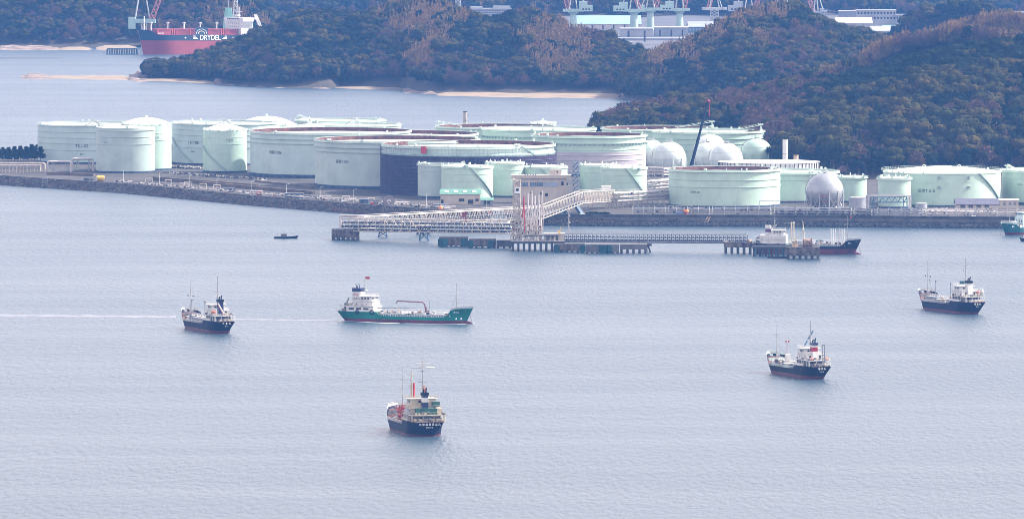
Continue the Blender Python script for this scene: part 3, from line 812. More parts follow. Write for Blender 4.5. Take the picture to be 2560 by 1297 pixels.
make_tank('small pale green tank just left of the beige control building', 1262,50,406,492,0,'flat',((.8,.5),(4.6,.2),(9.2,.15)),M_GRN,dome=.5,seams=0)
make_tank('small pale green tank rising behind the roof of the beige control building', 1360,60,416,491,0,'flat',((.8,.5),(4.6,.2)),M_GRN,stair=(-.2,.7,1.0,.3),dome=1.2,seams=0,platforms=((-.6,0),))
make_tank('small pale green tank just right of the blue lattice stair tower', 1500,52,412,490,0,'flat',((.8,.5),(4.4,.2),(8.6,.15)),M_GRN,[('T-023',1462,480,1.2)],dome=.5,seams=0)
make_tank('pale green tank with a diagonal stair left of the pipe rack and wide tank', 1560,59,418,500,0,'flat',((.8,.5),(4.6,.2),(9.0,.15)),M_GRN,[('T-022',1512,483,1.2)],stair=(.05,1.1,1.0,.03),dome=.9,seams=0,platforms=((.7,1),))
mid_t, mid_r, mid_h = make_tank('wide tank with two bracketed ring galleries over grey-pink lower courses', 1473,143,336,0,27,'open',((1.0,1.2),(4.8,1.3)),M_GRN,rust=True,seams=0,posts=True)
MB().lathe([(mid_r+.06, 1.3), (mid_r+.06, mid_h-11)], 96).build('primer_band', M_PINK, mid_t, True)
rr_ = MB()
for z_ in (3.5,7,10.5,14,mid_h-9.4): rr_.lathe([(mid_r+.08,z_),(mid_r+.4,z_+.1),(mid_r+.08,z_+.25)], 96)
rr_.build('shell_rings', M_LIP, mid_t, True)
make_tank('pale green tank with tapering ribbed rim, second row behind the bracketed tank', 1348,143,321,0,26,'open',((.6,.9),(4.4,.9),(7.6,.6)),M_GRN,seams=0,posts=True,front=False)
make_tank('pale green tank with a rusty rim beside the brown chimney', 1240,151,315,0,20,'open',((.6,.9),(4.2,.6)),M_GRN,rust=True,ladder=(-1.4,16,2.6),seams=0,front=False)
make_tank('small white-domed tank beyond the rusty-rimmed tank right of the chimney', 1357,34,309,0,18,'dome',(),M_DOME,dome=1.9,seams=0,front=False)
make_tank('far green tank with rusty rim and raised ladder, left of the crane boom', 1648,145,320,0,23,'open',((.6,.9),(4.2,.7)),M_GRN,rust=True,ladder=(1.2,26,4.6),seams=0,front=False)
make_tank('far green tank with raised ladder on its right, behind the big spheres', 1772,140,327,0,24,'open',((.6,.9),(4.4,.7),(8,.3),(12,.3)),M_GRN,ladder=(1.25,20,4.2),seams=0,front=False)
make_tank('wide green tank lettered T-017 in front of the spheres, crane boom behind', 1811,141,421,513,0,'open',((.9,1.1),(6.0,.4),(10.4,.4)),M_GRN,rust=True,texts=[('保税T-017',1735,481,1.6)],ladder=(1.1,10,.5),seams=0,posts=False)
make_tank('green tank partly hidden between the tank lettered T-017 and the silver sphere', 1960,137,427,501,0,'open',((.8,1.1),(4.6,.3)),M_GRN,seams=0,ladder=(.5,8,.8))
make_tank('small green tank just right of the silver sphere', 2122,46,441,505,0,'flat',((.8,1.0),(3.6,.15)),M_GRN,dome=.5,seams=0,platforms=((.9,0),))
make_tank('small green tank left of the cone-roofed tank, above the blue pipe bridge', 2236,42,444,519.5,0,'flat',((.8,1.1),(3.4,.15)),M_GRN,dome=.4,seams=0,found=1.4,platforms=((.9,-.6),(-1.2,0)))
t010, r010, h010 = make_tank('wide cone-roofed tank lettered T-010 with a diagonal stair at its right', 2355,148,428,511,0,'cone',((.2,.5),(5.2,.1)),M_GRN,[('保税T-010',2308,478,2.6)],stair=(.62,1.28,1.0,.02),dome=3.6,seams=0,platforms=((-.1,3),(.42,3),(-.1,9),(.42,9)))
rail_ring(r010+1.2, h010+.6, 90, h=1.4).build('outer_railing', M_LIP, t010)
hp = MB()
for a_ in (-.38+math.pi, .30+math.pi):
    hp.tube([sin_cos(a_, r010*.9)+Vector((math.cos(k*.5)*1.0,0,h010+1.2+math.sin(k*.5)*1.6)) for k in range(7)], .25)
hp.build('roof_hoops', M_WHT, t010)
make_tank('grey-green tank lettered T-016 cut off by the right edge of the photo', 2626,123,424,0,21,'open',((.8,1.1),(4.6,.2)),M_GRN,[('T-016',2543,461,1.9)],ladder=(-1.2,6,2.6),seams=0,found=1.4)
# scaffold round the wrapped tank
sc = MB(); r_ = sc_r+1.5
sc.lathe([(r_-.3, .6), (r_-.3, sc_h*.80)], 96); sc.build('scaffold_netting', M_NAVY, sc_t)
sc = MB()
M_SCPOLE = mat('scaffold_pole', (0.085, 0.08, 0.13), .7)
for i in range(11):
    z_ = .8+i*sc_h*.8/10.5
    for k in range(96):
        a_, b_ = k*math.tau/96, (k+1)*math.tau/96
        sc.cyl(sin_cos(a_, r_)+Vector((0,0,z_)), sin_cos(b_, r_)+Vector((0,0,z_)), .12, 3, cap=False)
for k in range(144): a_ = k*math.tau/144; sc.cyl(sin_cos(a_, r_)+Vector((0,0,0)), sin_cos(a_, r_)+Vector((0,0,sc_h*.97)), .055, 3, cap=False)
sc.build('scaffold_poles', M_SCPOLE, sc_t)
g_ = MB(); g_.lathe([(r_-.75, sc_h*.80), (r_-.55, sc_h*.83), (r_-.95,sc_h*.86)], 96); g_.build('netting_hem', M_SEAM, sc_t)
p_ = sin_cos(math.asin((1064-1171)/216), sc_r+1.9)
MB().box(p_+Vector((0,0,sc_h-2.1)), (3.5,.9,4.6), -.5).build('red_hoist_sheet', M_REDP, sc_t)
# white ribbed gas-holder style tank
gy = P(1923, 404, 27.0); gr = 126*MPP(gy.y)
gt = thing('ribbed_tank', 'white ribbed tank wall standing above the rim of the wide green tanks', 'tank', (gy.x, 5548, GZ), 0, 'storage tanks')
gz_ = PY(1923, 404, 5548).z-GZ
M_WRIB = mat('stained_white_panels', (0.62,0.60,0.62), .6, var=.12, scale=.3, streak=.5, dirt=(.30,.26,.26))
MB().lathe([(gr, 0), (gr, gz_), (.01, gz_+.3)], 80).build('wall', M_WRIB, gt, True)
rb = MB()
for k in range(64): a_ = k*math.tau/64; rb.box(sin_cos(a_, gr+.2)+Vector((0,0,gz_/2)), (.3,.5,gz_), a_)
rb.build('ribs', M_DCONC, gt)
rr_ = MB().lathe([(gr+.05,gz_-.3),(gr+.5,gz_-.2),(gr+.5,gz_+.1),(gr,gz_+.15)], 80); rr_.build('rim', M_WRIB, gt, True)

# ---------------------------------------------------------------- spheres
M_SPH = mat('pale_sphere_paint', (0.56, 0.62, 0.60), .4, var=.05, scale=.2, streak=.1, dirt=(.40,.45,.44))
M_SIL = mat('silver_paint', (0.33, 0.345, 0.37), .38, .35, var=.06, scale=.2)
def sphere_tank(label, cx, cy, rp, Y, m, letters=None, nleg=10, vent=True):
    c = PY(cx, cy, Y); r = rp*MPP(Y); cz = c.z-GZ
    t = thing('spherical_tank', label, 'spherical tank', (c.x, Y, GZ), 0, 'spherical gas tanks')
    pr = [(r*math.sin(math.pi*i/24)+1e-3, cz-r*math.cos(math.pi*i/24)) for i in range(25)]
    MB().lathe(pr, 48).build('sphere', m, t, True)
    for k in range(nleg):
        a = k*math.tau/nleg+.2; q = sin_cos(a, r*1.0)
        MB().cyl(q+Vector((0,0,0)), q+Vector((0,0,cz+r*.05)), .42, 8).build('leg', m, t)
    br = MB()
    for k in range(nleg):
        a, b = k*math.tau/nleg+.2, (k+1)*math.tau/nleg+.2; hh = cz-r*.2
        br.cyl(sin_cos(a, r)+Vector((0,0,.4)), sin_cos(b, r)+Vector((0,0,hh)), .16, 4); br.cyl(sin_cos(b, r)+Vector((0,0,.4)), sin_cos(a, r)+Vector((0,0,hh)), .16, 4)
    br.build('cross_braces', m, t)
    sm = MB()
    for k in (-.55, -.05, .45):
        rr = r*math.cos(k); sm.lathe([(rr+.02, cz+r*math.sin(k)-.05), (rr+.12, cz+r*math.sin(k)), (rr+.02, cz+r*math.sin(k)+.05)], 48)
    sm.build('weld_seams', M_SEAM, t)
    pf = MB(); pf.box((0,0,cz+r+.5), (4.6,3.6,.25)).cyl((0,0,cz+r-.3), (0,0,cz+r+.5), .5, 8).cyl((1.2,0,cz+r), (1.2,0,cz+r+3.2), .12, 5).cyl((-1,0,cz+r), (-1,0,cz+r+2.4), .2, 6)
    pf.add(rail_ring(2.2, cz+r+.6, 8)); pf.build('top_platform', M_STEEL, t)
    st = MB(); pts = [sin_cos(-1.9, r*math.cos(e)+.9)+Vector((0,0,cz+r*math.sin(e)+.3)) for e in [(-.2+.1*i) for i in range(17)]]
    st.tube(pts, .18, 4); st.tube([p+Vector((0,0,1.1)) for p in pts], .08, 4)
    st.build('curved_stair', M_STEEL, t)
    if letters:
        for s_, dz, sz, mm in letters:
            tm = text_mb(s_, sz); 
            def on(x, y):
                el = math.asin(max(-.9, min(.9, dz/r)))+y/r; a = x/(r*math.cos(el)); q = sin_cos(a, (r+.07)*math.cos(el)); return (q.x, q.y, cz+(r+.07)*math.sin(el))
            tm.v = [on(x, y) for x, y, _ in tm.v]; tm.build('lettering', mm, t)
    return t
sphere_tank('pale sphere at the left, half hidden behind its neighbour', 1627,389,40,5883,M_SPH)
sphere_tank('pale sphere left of the crane boom, in front of its twin', 1673,396,42,5838,M_SPH)
sphere_tank('whitest sphere, rising behind the middle pair and the crane boom', 1775,374,42,5975,M_DOME)
sphere_tank('pale sphere just right of the crane boom, behind its right-hand twin', 1770,393,38,5866,M_SPH)
sphere_tank('pale sphere right of the crane boom, in front of the others', 1815,399,42,5812,M_SPH)
sphere_tank('pale green sphere farthest right of the cluster, against the wooded slope', 1892,385,39,5915,M_GRN)
M_REDL = mat('red_lettering', (0.45,0.06,0.10), .6)
sphere_tank('big silver sphere lettered T-107 standing alone behind the quay pipes', 2062,479,47,5330,M_SIL,[('LPガス',-2.2,1.9,M_REDL),('T-107',-4.0,1.9,M_INK),('火気厳禁',-5.7,1.6,M_REDL)],nleg=12)
# ================================================================ QUAYSIDE PIPING, BUILDINGS, JETTY
M_PIPE = mat('white_pipe_paint', (0.52, 0.48, 0.47), .45, var=.12, scale=.4, streak=.1)
M_BEIG = mat('beige_truss_paint', (0.46, 0.41, 0.355), .5, var=.15, scale=.5, streak=.15)
M_PGRY = mat('grey_pipe_paint', (0.22, 0.235, 0.27), .5, var=.2, scale=.4)
M_DPIPE = mat('dark_pipework', (0.045, 0.045, 0.065), .6, var=.3, scale=.5)
M_BEIGEW = mat('beige_wall', (0.46, 0.41, 0.355), .8, var=.06, scale=.2, streak=.15)
M_GLASS = mat('window_glass', (0.10, 0.16, 0.24), .15, var=.2, spec=.8)
M_DGLASS = mat('dark_window_glass', (0.02, 0.025, 0.035), .15, spec=.6)
M_GROOF = mat('green_roof_sheet', (0.12, 0.26, 0.20), .5, var=.15, scale=.2)
M_BLUP = mat('blue_grey_leg_paint', (0.07, 0.14, 0.24), .5, var=.3, scale=.3)
M_TEAL = mat('teal_fender', (0.008, 0.075, 0.082), .6, var=.3, scale=.3)
M_OCHR = mat('yellow_paint', (0.60, 0.40, 0.06), .6, var=.2)
M_ORNG = mat('orange_buoy_paint', (0.75, 0.24, 0.06), .5, var=.15)
M_TAN = mat('tan_gear_paint', (0.50, 0.36, 0.24), .7, var=.3, scale=.4)
M_RUSTC = mat('rust_stained_concrete', (0.115, 0.095, 0.08), .9, var=.5, scale=.3, streak=.8, dirt=(.03,.022,.022))

def tower(par, x, y, z0, z1, w_, m=None, name='lattice', n=6, r=.12):
    mb = MB()
    cs = [(-1,-1),(1,-1),(1,1),(-1,1)]
    for a, b in cs: mb.beam((x+a*w_/2, y+b*w_/2, z0), (x+a*w_/2, y+b*w_/2, z1), r*1.6)
    for i in range(n):
        za, zb = z0+(z1-z0)*i/n, z0+(z1-z0)*(i+1)/n
        for k in range(4):
            a, b = cs[k], cs[(k+1) % 4]
            mb.beam((x+a[0]*w_/2, y+a[1]*w_/2, za), (x+b[0]*w_/2, y+b[1]*w_/2, zb), r); mb.beam((x+a[0]*w_/2, y+a[1]*w_/2, zb), (x+b[0]*w_/2, y+b[1]*w_/2, zb), r)
            mb.beam((x+b[0]*w_/2, y+b[1]*w_/2, za), (x+a[0]*w_/2, y+a[1]*w_/2, zb), r)
    return mb.build(name, m or M_BEIG, par)

def rack(label, a, b, npipe, z0, spacing, post=9.0, levels=1, m=None, pm=None, r=.3, cat='pipe rack', name='pipe_rack', dz=1.6, rail=False, group=None):
    a, b = Vector(a), Vector(b); c = (a+b)/2; c.z = GZ; L_ = (b-a).length; rz = math.atan2(b.y-a.y, b.x-a.x)
    t = thing(name, label, cat, c, rz, group); W_ = npipe*spacing
    for lv in range(levels):
        for i in range(npipe):
            y = (i-(npipe-1)/2)*spacing; rr = r*rnd(.6, 1.25); z = z0+lv*dz+rr
            MB().cyl((-L_/2+rnd(0,L_*.05), y, z), (L_/2-rnd(0,L_*.05), y, z), rr, 8).build('pipe', m or M_PIPE, t, True)
    n_ = max(2, int(L_/post))
    for i in range(n_+1):
        x = -L_/2+L_*i/n_; st = MB()
        for s_ in (-1, 1): st.beam((x, s_*W_/2, -1), (x, s_*W_/2, z0+levels*dz-.4), .28)
        for lv in range(levels): st.beam((x, -W_/2, z0+lv*dz-.15), (x, W_/2, z0+lv*dz-.15), .3)
        if levels > 1: st.beam((x, -W_/2, 0), (x, W_/2, z0), .14)
        st.build('support_frame', pm or M_STEEL, t)
    if L_ > 20:
        for mm_ in (M_DPIPE, M_BEIG):
            fm_ = MB()
            for i in range(int(L_/2.2)):
                lv = random.randrange(levels); fm_.box((rnd(-L_/2+1,L_/2-1), rnd(-W_/2,W_/2), z0+lv*dz+rnd(.1,.7)), (rnd(.4,1.3), rnd(.5,1.2), rnd(.5,1.3)))
            fm_.cyl((-L_/2+.5,0,z0+.2), (L_/2-.5,0,z0+.2), .16, 5); fm_.build('valves_and_flanges', mm_, t)
    if rail:
        rm = MB()
        for h_ in (1.0, .5): rm.cyl((-L_/2, -W_/2-.4, z0+levels*dz-.4+h_), (L_/2, -W_/2-.4, z0+levels*dz-.4+h_), .05, 4)
        for i in range(int(L_/2)): rm.cyl((-L_/2+i*2, -W_/2-.4, z0+levels*dz-.4), (-L_/2+i*2, -W_/2-.4, z0+levels*dz+.6), .045, 3)
        rm.build('handrail', M_STEEL, t)
    return t
def ey(px, off): p = edge(px, off); return p
# seawall-side pipe line on the left (runs along the top of the rocks)
rack('long white pipe bundle on low sleepers beside the left seawall', ey(240,17), ey(560,17), 3, 1.3, 1.3, 12, m=M_PIPE)
rack('white pipe bundle along the seawall in front of the wide pale-blue tank', ey(566,17), ey(800,18), 4, 1.4, 1.2, 12, m=M_PIPE)
rack('white pipe bundle left of the green-roofed shed', ey(935,20), ey(1058,20), 4, 1.4, 1.3, 8, m=M_PIPE)
rack('thin white pipes crossing in front of the tank lettered T-024', ey(700,26), ey(905,25), 3, 1.0, 1.2, 9, m=M_PIPE, r=.22)
rack('dark pipes between the seawall and the small domed tank', P(430,436,5), P(660,452,5), 3, .8, 1.4, 9, m=M_DPIPE, r=.28)
rack('white pipes at the foot of the tank lettered TK-106', P(430,420,5), P(508,424,5), 4, 1.0, 1.4, 7, m=M_PIPE, r=.35)
def pipeloop(label, px, py, wpx, hpx, r=.8, m=None, legs=True, depth=3):
    p = P(px, py, GZ); s_ = MPP(p.y); w_, h_ = wpx*s_, hpx*s_
    t = thing('pipe_loop', label, 'pipe', p, 0, 'pipe loops on the terminal')
    for k in range(2):
        y = k*depth*.6
        MB().tube([(-w_/2,y,0),(-w_/2,y,h_-r),(-w_/2+r,y,h_),(w_/2-r,y,h_),(w_/2,y,h_-r),(w_/2,y,0)], r*(1 if k == 0 else .8), 10).build('pipe', m or M_PIPE, t, True)
    if legs: tower(t, -w_/4, 1, 0, h_-r, 1.8, M_STEEL, 'support_frame', 3); tower(t, w_/3, 1, 0, h_-r, 1.8, M_STEEL, 'support_frame', 3)
    return t
pipeloop('broad white pipe loop on lattice legs left of the tank lettered T-217', 207,428,52,31,.85)
pipeloop('lower white pipe loop just left of the tallest loop', 148,430,58,26,.75)
# long pipe bridge at the left edge
bt = thing('pipe_bridge', 'cream pipe bridge running off the left edge of the photo', 'pipe bridge', P(40,432,GZ))
a_ = P(-120,432,GZ)-bt.location; b_ = P(112,432,GZ)-bt.location; hb = 24*MPP(bt.location.y)
for k in range(4): MB().tube([a_+Vector((0,k*1.2,hb)), b_+Vector((-1,k*1.2,hb)), b_+Vector((0,k*1.2,hb-1)), b_+Vector((0,k*1.2,0))], .75 if k == 0 else .5, 8).build('pipe', M_BEIG, bt, True)
tb = MB()
for i in range(27):
    x = a_.x+(b_.x-a_.x)*i/26; tb.beam((x,0,0), (x,0,hb), .22); tb.beam((x,4,0), (x,4,hb), .22)
    if i < 26: x2 = a_.x+(b_.x-a_.x)*(i+1)/26; tb.beam((x,0,hb*.35), (x2,0,hb*.7), .14)
for z in (hb*.35, hb*.62, hb*.85): tb.beam((a_.x,0,z), (b_.x,0,z), .2)
tb.build('frame', M_BEIG, bt)
for x0_, x1_, lb in ((-20,40,'long low beige shed under the pipe bridge at the left edge'), (44,100,'beige louvred shed under the pipe bridge, left of the loops')):
    a, b = P(x0_,429,GZ), P(x1_,429,GZ); c = (a+b)/2+Vector((0,6,0)); w_ = (b-a).length
    s = thing('low_shed', lb, 'shed', c); MB().box((0,0,2), (w_,4,4)).build('wall', M_BEIGEW, s); MB().box((0,0,4.15), (w_+.8,5,.3)).build('roof', M_PIPE, s)
    v = MB()
    for i in range(9): v.box((-w_/2+w_*(i+.5)/9,-2.05,2.2), (w_/11,.12,2.2))
    v.build('louvres', M_PGRY, s)
# street lamps along the seawall
for i, (x, o, nm) in enumerate([(252,18,'left of the tank lettered T-217'),(323,22,'before the tank lettered T-217, right of its centre'),(404,20,'below the gap between the domed tank and TK-106'),(480,18,'left of the tank lettered T-232'),(565,18,'in front of the tank lettered T-232'),(648,20,'at the left foot of the tank lettered T-026'),(732,20,'in front of the tank lettered T-026'),(816,20,'in front of the left part of the tank lettered T-024'),(993,22,'in front of the violet netting'),(1168,16,'in front of the green-roofed shed')]):
    t = thing('lamp_post', 'thin white lamp post '+nm, 'lamp post', edge(x, o, GZ), 0, 'lamp posts along the seawall')
    MB().cyl((0,0,0), (0,0,8.6), .13, 6, .08).build('pole', M_WHT, t); MB().cyl((0,0,8.5), (1.3,0,8.9), .06, 4).box((1.6,0,8.9), (.9,.35,.18)).build('lamp', M_WHT, t)
# pipe gantries (little lattice goals)
for i, (x, o, nm) in enumerate([(278,30,'before the left foot of T-217'),(318,30,'before the right foot of T-217'),(366,30,'right of T-217'),(418,26,'farther right, near the domed tank'),(452,26,'near the foot of T-232'),(776,26,'left of T-024'),(842,26,'before T-024, left'),(895,26,'before T-024, right')]):
    t = thing('pipe_gantry', 'small white steel goal-shaped gantry '+nm, 'gantry', edge(x, o, GZ), 0, 'small gantries by the seawall')
    g_ = MB()
    for s_ in (-1, 1): g_.beam((s_*2.2,0,0), (s_*2.2,0,3.6), .2); g_.beam((s_*2.2,2,0), (s_*2.2,2,3.6), .2); g_.beam((s_*2.2,0,3.6), (s_*2.2,2,3.6), .2)
    g_.beam((-2.2,0,3.6), (2.2,0,3.6), .2); g_.beam((-2.2,2,3.6), (2.2,2,3.6), .2); g_.beam((-2.2,0,0), (2.2,0,3.6), .1)
    g_.build('frame', M_BEIG, t)
# red valves
for i, (x, o, nm) in enumerate([(287,20,'in front of T-217'),(392,19,'just right of T-217'),(514,19,'below the small domed tank'),(587,20,'largest, between T-232 and the wide tank'),(631,19,'at the left foot of T-026'),(748,20,'near the middle of the seawall pipes'),(866,22,'before T-024')]):
    s_ = 1.6 if i == 3 else .9
    t = thing('red_valve', 'red valve on the seawall pipes '+nm, 'valve', edge(x, o-2.6, GZ), 0, 'red valves')
    MB().cyl((0,0,0), (0,0,1.6*s_), .5*s_, 8).cyl((-1.0*s_,0,.9*s_), (1.0*s_,0,.9*s_), .6*s_, 8).build('body', M_REDP, t)
    MB().lathe([(.55*s_,1.7*s_),(.75*s_,1.8*s_),(.55*s_,1.9*s_)], 12).cyl((0,0,1.5*s_), (0,0,1.85*s_), .1*s_, 5).build('handwheel', M_REDP, t)
# hose reel
t = thing('hose_reel', 'big grey ring-shaped hose reel on the seawall before T-024', 'reel', edge(929,13,GZ), .12)
pr = []
mb = MB()
for k in range(24):
    a, b = k*math.tau/24, (k+1)*math.tau/24
    for r0, r1, y0 in ((1.6,3.6,-1.4),(1.6,3.6,1.4)): mb.quad((r0*math.cos(a),y0,3.6+r0*math.sin(a)), (r1*math.cos(a),y0,3.6+r1*math.sin(a)), (r1*math.cos(b),y0,3.6+r1*math.sin(b)), (r0*math.cos(b),y0,3.6+r0*math.sin(b)))
    for r0 in (1.6, 3.3): mb.quad((r0*math.cos(a),-1.4,3.6+r0*math.sin(a)), (r0*math.cos(b),-1.4,3.6+r0*math.sin(b)), (r0*math.cos(b),1.4,3.6+r0*math.sin(b)), (r0*math.cos(a),1.4,3.6+r0*math.sin(a)))
mb.build('reel', mat('reel_grey', (.24,.21,.22), .7, var=.2), t)
MB().beam((-3,0,0), (0,0,3.6), .4).beam((3,0,0), (0,0,3.6), .4).box((0,0,.15), (8,3.4,.3)).build('stand', M_PGRY, t)
def buoy(label, p, r, m):
    t = thing('buoy', label, 'buoy', p); MB().ball((0,0,r*.9), r, 14).build('float', m, t, True); MB().cyl((0,0,r*1.7), (0,0,r*2.2), .25, 8).lathe([(.3,r*2.2),(.42,r*2.3),(.3,r*2.4)],8).build('eye', M_STEEL, t)
buoy('big orange spherical buoy stored on the quay left of the green-roofed shed', edge(1065,12,GZ), 1.5, M_ORNG)
tk = thing('yellow_vessel', 'fat yellow cylindrical vessel left of the tank lettered T-217', 'vessel', edge(189,20,GZ), .25)
MB().cyl((-2.6,0,2.4), (2.2,0,2.4), 2.0, 20).build('drum', M_OCHR, tk, True); MB().cyl((2.2,0,2.4), (2.5,0,2.4), 1.7, 20).cyl((-2.9,0,2.4), (-2.6,0,2.4), 1.5, 20).build('end_flange', M_PIPE, tk); MB().box((-1.6,0,.4), (.6,3.4,.9)).box((1.5,0,.4), (.6,3.4,.9)).build('saddle', M_PGRY, tk)
# wooden-looking boat landing fence on rocks
t = thing('landing_fence', 'rusty brown landing frame standing against the rock slope', 'frame', edge(830,0,0)); fb = MB()
for i in range(12): q = edge(829+i*9, .4, 0)-t.location; fb.beam(q+Vector((0,0,-1)), q+Vector((0,0,4.2-i*.22)), .2)
for z in (.6,1.6,2.6): fb.beam(edge(829,.4,z)-t.location, edge(928,.4,z*.8)-t.location, .16)
fb.cyl(edge(828,.3,-1)-t.location, edge(828,.3,6)-t.location, .4, 8); fb.beam(edge(876,2,1)-t.location, edge(925,9,6.5)-t.location, .4); fb.build('frame', mat('rusty_brown_timber', (.14,.08,.07), .9, var=.3), t)
t = thing('landing_ladder', 'small landing stairs down the far left rock slope', 'stairs', edge(97,5,3)); fb = MB()
for k in (-1.6, 1.6): fb.beam((k,-5,-3), (k,-5,3.6), .18); fb.beam((k,4,0), (k,4,4), .18)
for i in range(5): fb.beam((-1.6,-5,-2.4+i*1.3), (1.6,-5,-2.4+i*1.3), .14)
fb.build('frame', M_PGRY, t)

# ---- green roofed shed
def gable(label, px0, px1, py, depth, h, roofh, m, rm, name='shed', cat='shed', z=GZ, yoff=0, rz=0.0):
    a, b = P(px0, py, z), P(px1, py, z); w_ = b.x-a.x; c = Vector(((a.x+b.x)/2, a.y+depth/2+yoff, z))
    t = thing(name, label, cat, c, rz)
    mb = MB().bz(-w_/2, w_/2, -depth/2, depth/2, -.5, h)
    for s_ in (-1, 1): mb.quad((s_*w_/2,-depth/2,h), (s_*w_/2,depth/2,h), (s_*w_/2,0,h+roofh))
    mb.build('wall', m, t)
    e = .5; rfm = MB(); z_ = h+.12
    for s_ in (-1, 1):
        rfm.quad((-w_/2-e, s_*(depth/2+e), z_-.15), (w_/2+e, s_*(depth/2+e), z_-.15), (w_/2+e, 0, z_+roofh), (-w_/2-e, 0, z_+roofh))
        rfm.quad((-w_/2-e, s_*(depth/2+e), z_-.45), (w_/2+e, s_*(depth/2+e), z_-.45), (w_/2+e, s_*(depth/2+e), z_-.15), (-w_/2-e, s_*(depth/2+e), z_-.15))
    rf = rfm.build('roof', rm, t)
    return t, w_, rf
sh, w_, rf = gable('green-roofed beige shed on the quay with four skylights', 1101,1200,512,13,6.8,2.8,M_BEIGEW,M_GROOF)
for i in range(4):
    x = -w_/2+w_*(.16+i*.23); MB().quad((x-1.3,-5.0,7.92), (x+1.3,-5.0,7.92), (x+1.3,-2.6,8.95), (x-1.3,-2.6,8.95)).build('skylight', M_WHT, sh)
for x, ww, zz, hh, nm in ((-w_/2+1.2,1.6,1.6,3.2,'door'),(.9,3.4,3.0,1.8,'window'),(6.6,3.4,1.9,2.6,'door'),(10.6,2.0,3.0,1.6,'window')): MB().box((x,-6.56,zz), (ww,.14,hh)).build(nm, M_DGLASS, sh)
sh2, w_, rf = gable('small low green-roofed annex beside the larger green-roofed shed', 1203,1232,515,8,3.8,1.2,M_PGRY,M_GROOF)
MB().box((0,-4.06,2.2), (4,.14,1.8)).build('window', M_DGLASS, sh2)
tb = thing('teal_container', 'teal box container on the quay right of the green-roofed shed', 'container', edge(1222,9.8,GZ)); MB().box((0,0,1.6), (2.8,2.4,3.0)).build('body', M_TEAL, tb); MB().box((0,0,3.2), (3.0,2.6,.25)).build('lid', M_WHT, tb); MB().box((0,-1.24,1.5), (1.2,.08,2.2)).build('door', M_STEEL, tb)

# ---- control building
a, b = P(1288,535,GZ), P(1418,535,GZ); Yb = 5440.0; s_ = MPP(Yb)
bw = 130*s_; gz0 = PY(1350, 500, Yb).z
top = PY(1350, 446, Yb).z-GZ
cb = thing('control_building', 'three-storey beige control building behind the loading arms', 'building', (PY(1353,500,Yb).x, Yb+6, GZ), -.0)
hw_ = bw/2
wl = MB().bz(-hw_, hw_, -6, 6, -1, top); wl.build('wall', M_BEIGEW, cb)
MB().bz(-hw_-2.6, hw_+2.6, -7.4, 7.4, top+.01, top+2.0).build('roof_slab', M_BEIGEW, cb)
MB().bz(hw_*.32, hw_*.78, -3, 3, top+2.0, top+5.4).build('penthouse', M_BEIGEW, cb)
MB().box((hw_*.62,-3.06,top+4.0), (.8,.12,1.2)).build('penthouse_window', M_DGLASS, cb)
zr = PY(1350, 461, Yb).z-GZ
for x0_, x1_, mm in ((1300,1320,M_GLASS),(1325,1358,M_GLASS),(1362,1396,mat('pale_blind_window', (.28,.33,.45), .3, var=.1))):
    x = ((x0_+x1_)/2-1353)*s_; wn = MB().box((x,-6.04,zr), ((x1_-x0_)*s_,.12,2.7)).build('window', mm, cb)
    fr = MB()
    for k in range(7): fr.box((x-(x1_-x0_)*s_/2+(x1_-x0_)*s_*k/6,-6.12,zr), (.12,.1,2.8))
    fr.box((x,-6.12,zr+1.4), ((x1_-x0_)*s_+.3,.1,.15)).box((x,-6.12,zr-1.4), ((x1_-x0_)*s_+.3,.16,.15)); fr.build('frame', M_STEEL, wn)
for px, py, ww, hh in ((1406,459,1.6,2.4),(1418,460,.9,1.6),(1353,484,1.6,1.2),(1366,487,1.8,1.9),(1329,482,1.5,.9)):
    MB().box(((px-1353)*s_, -6.04, PY(1350,py,Yb).z-GZ), (ww,.12,hh)).build('window', M_DGLASS, cb)
vt = MB()
for k in range(5): vt.box(((1313+k*6.6-1353)*s_, -4, top+2.3), (.9,.9,.6))
vt.build('roof_vents', M_DPIPE, cb)
# blue stair tower
bs = thing('stair_tower', 'slim dark-blue lattice stair tower between two small green tanks', 'stair tower', P(1439,508,GZ)+Vector((0,-6,0)))
hh = (PY(1439,405,bs.location.y).z-GZ); M_BSTEEL = mat('blue_steel', (.10,.17,.24), .5, var=.2)
tower(bs, 0, 0, 0, hh, 3.4, M_BSTEEL, 'lattice', 9, .14)
st = MB()
for i in range(9): st.box((0,0,hh*(i+1)/9), (3.6,3.6,.18)); st.beam((-1.5,-1.2,hh*i/9), (1.5,-1.2,hh*(i+1)/9), .4)
st.build('stairs', M_BSTEEL, bs)
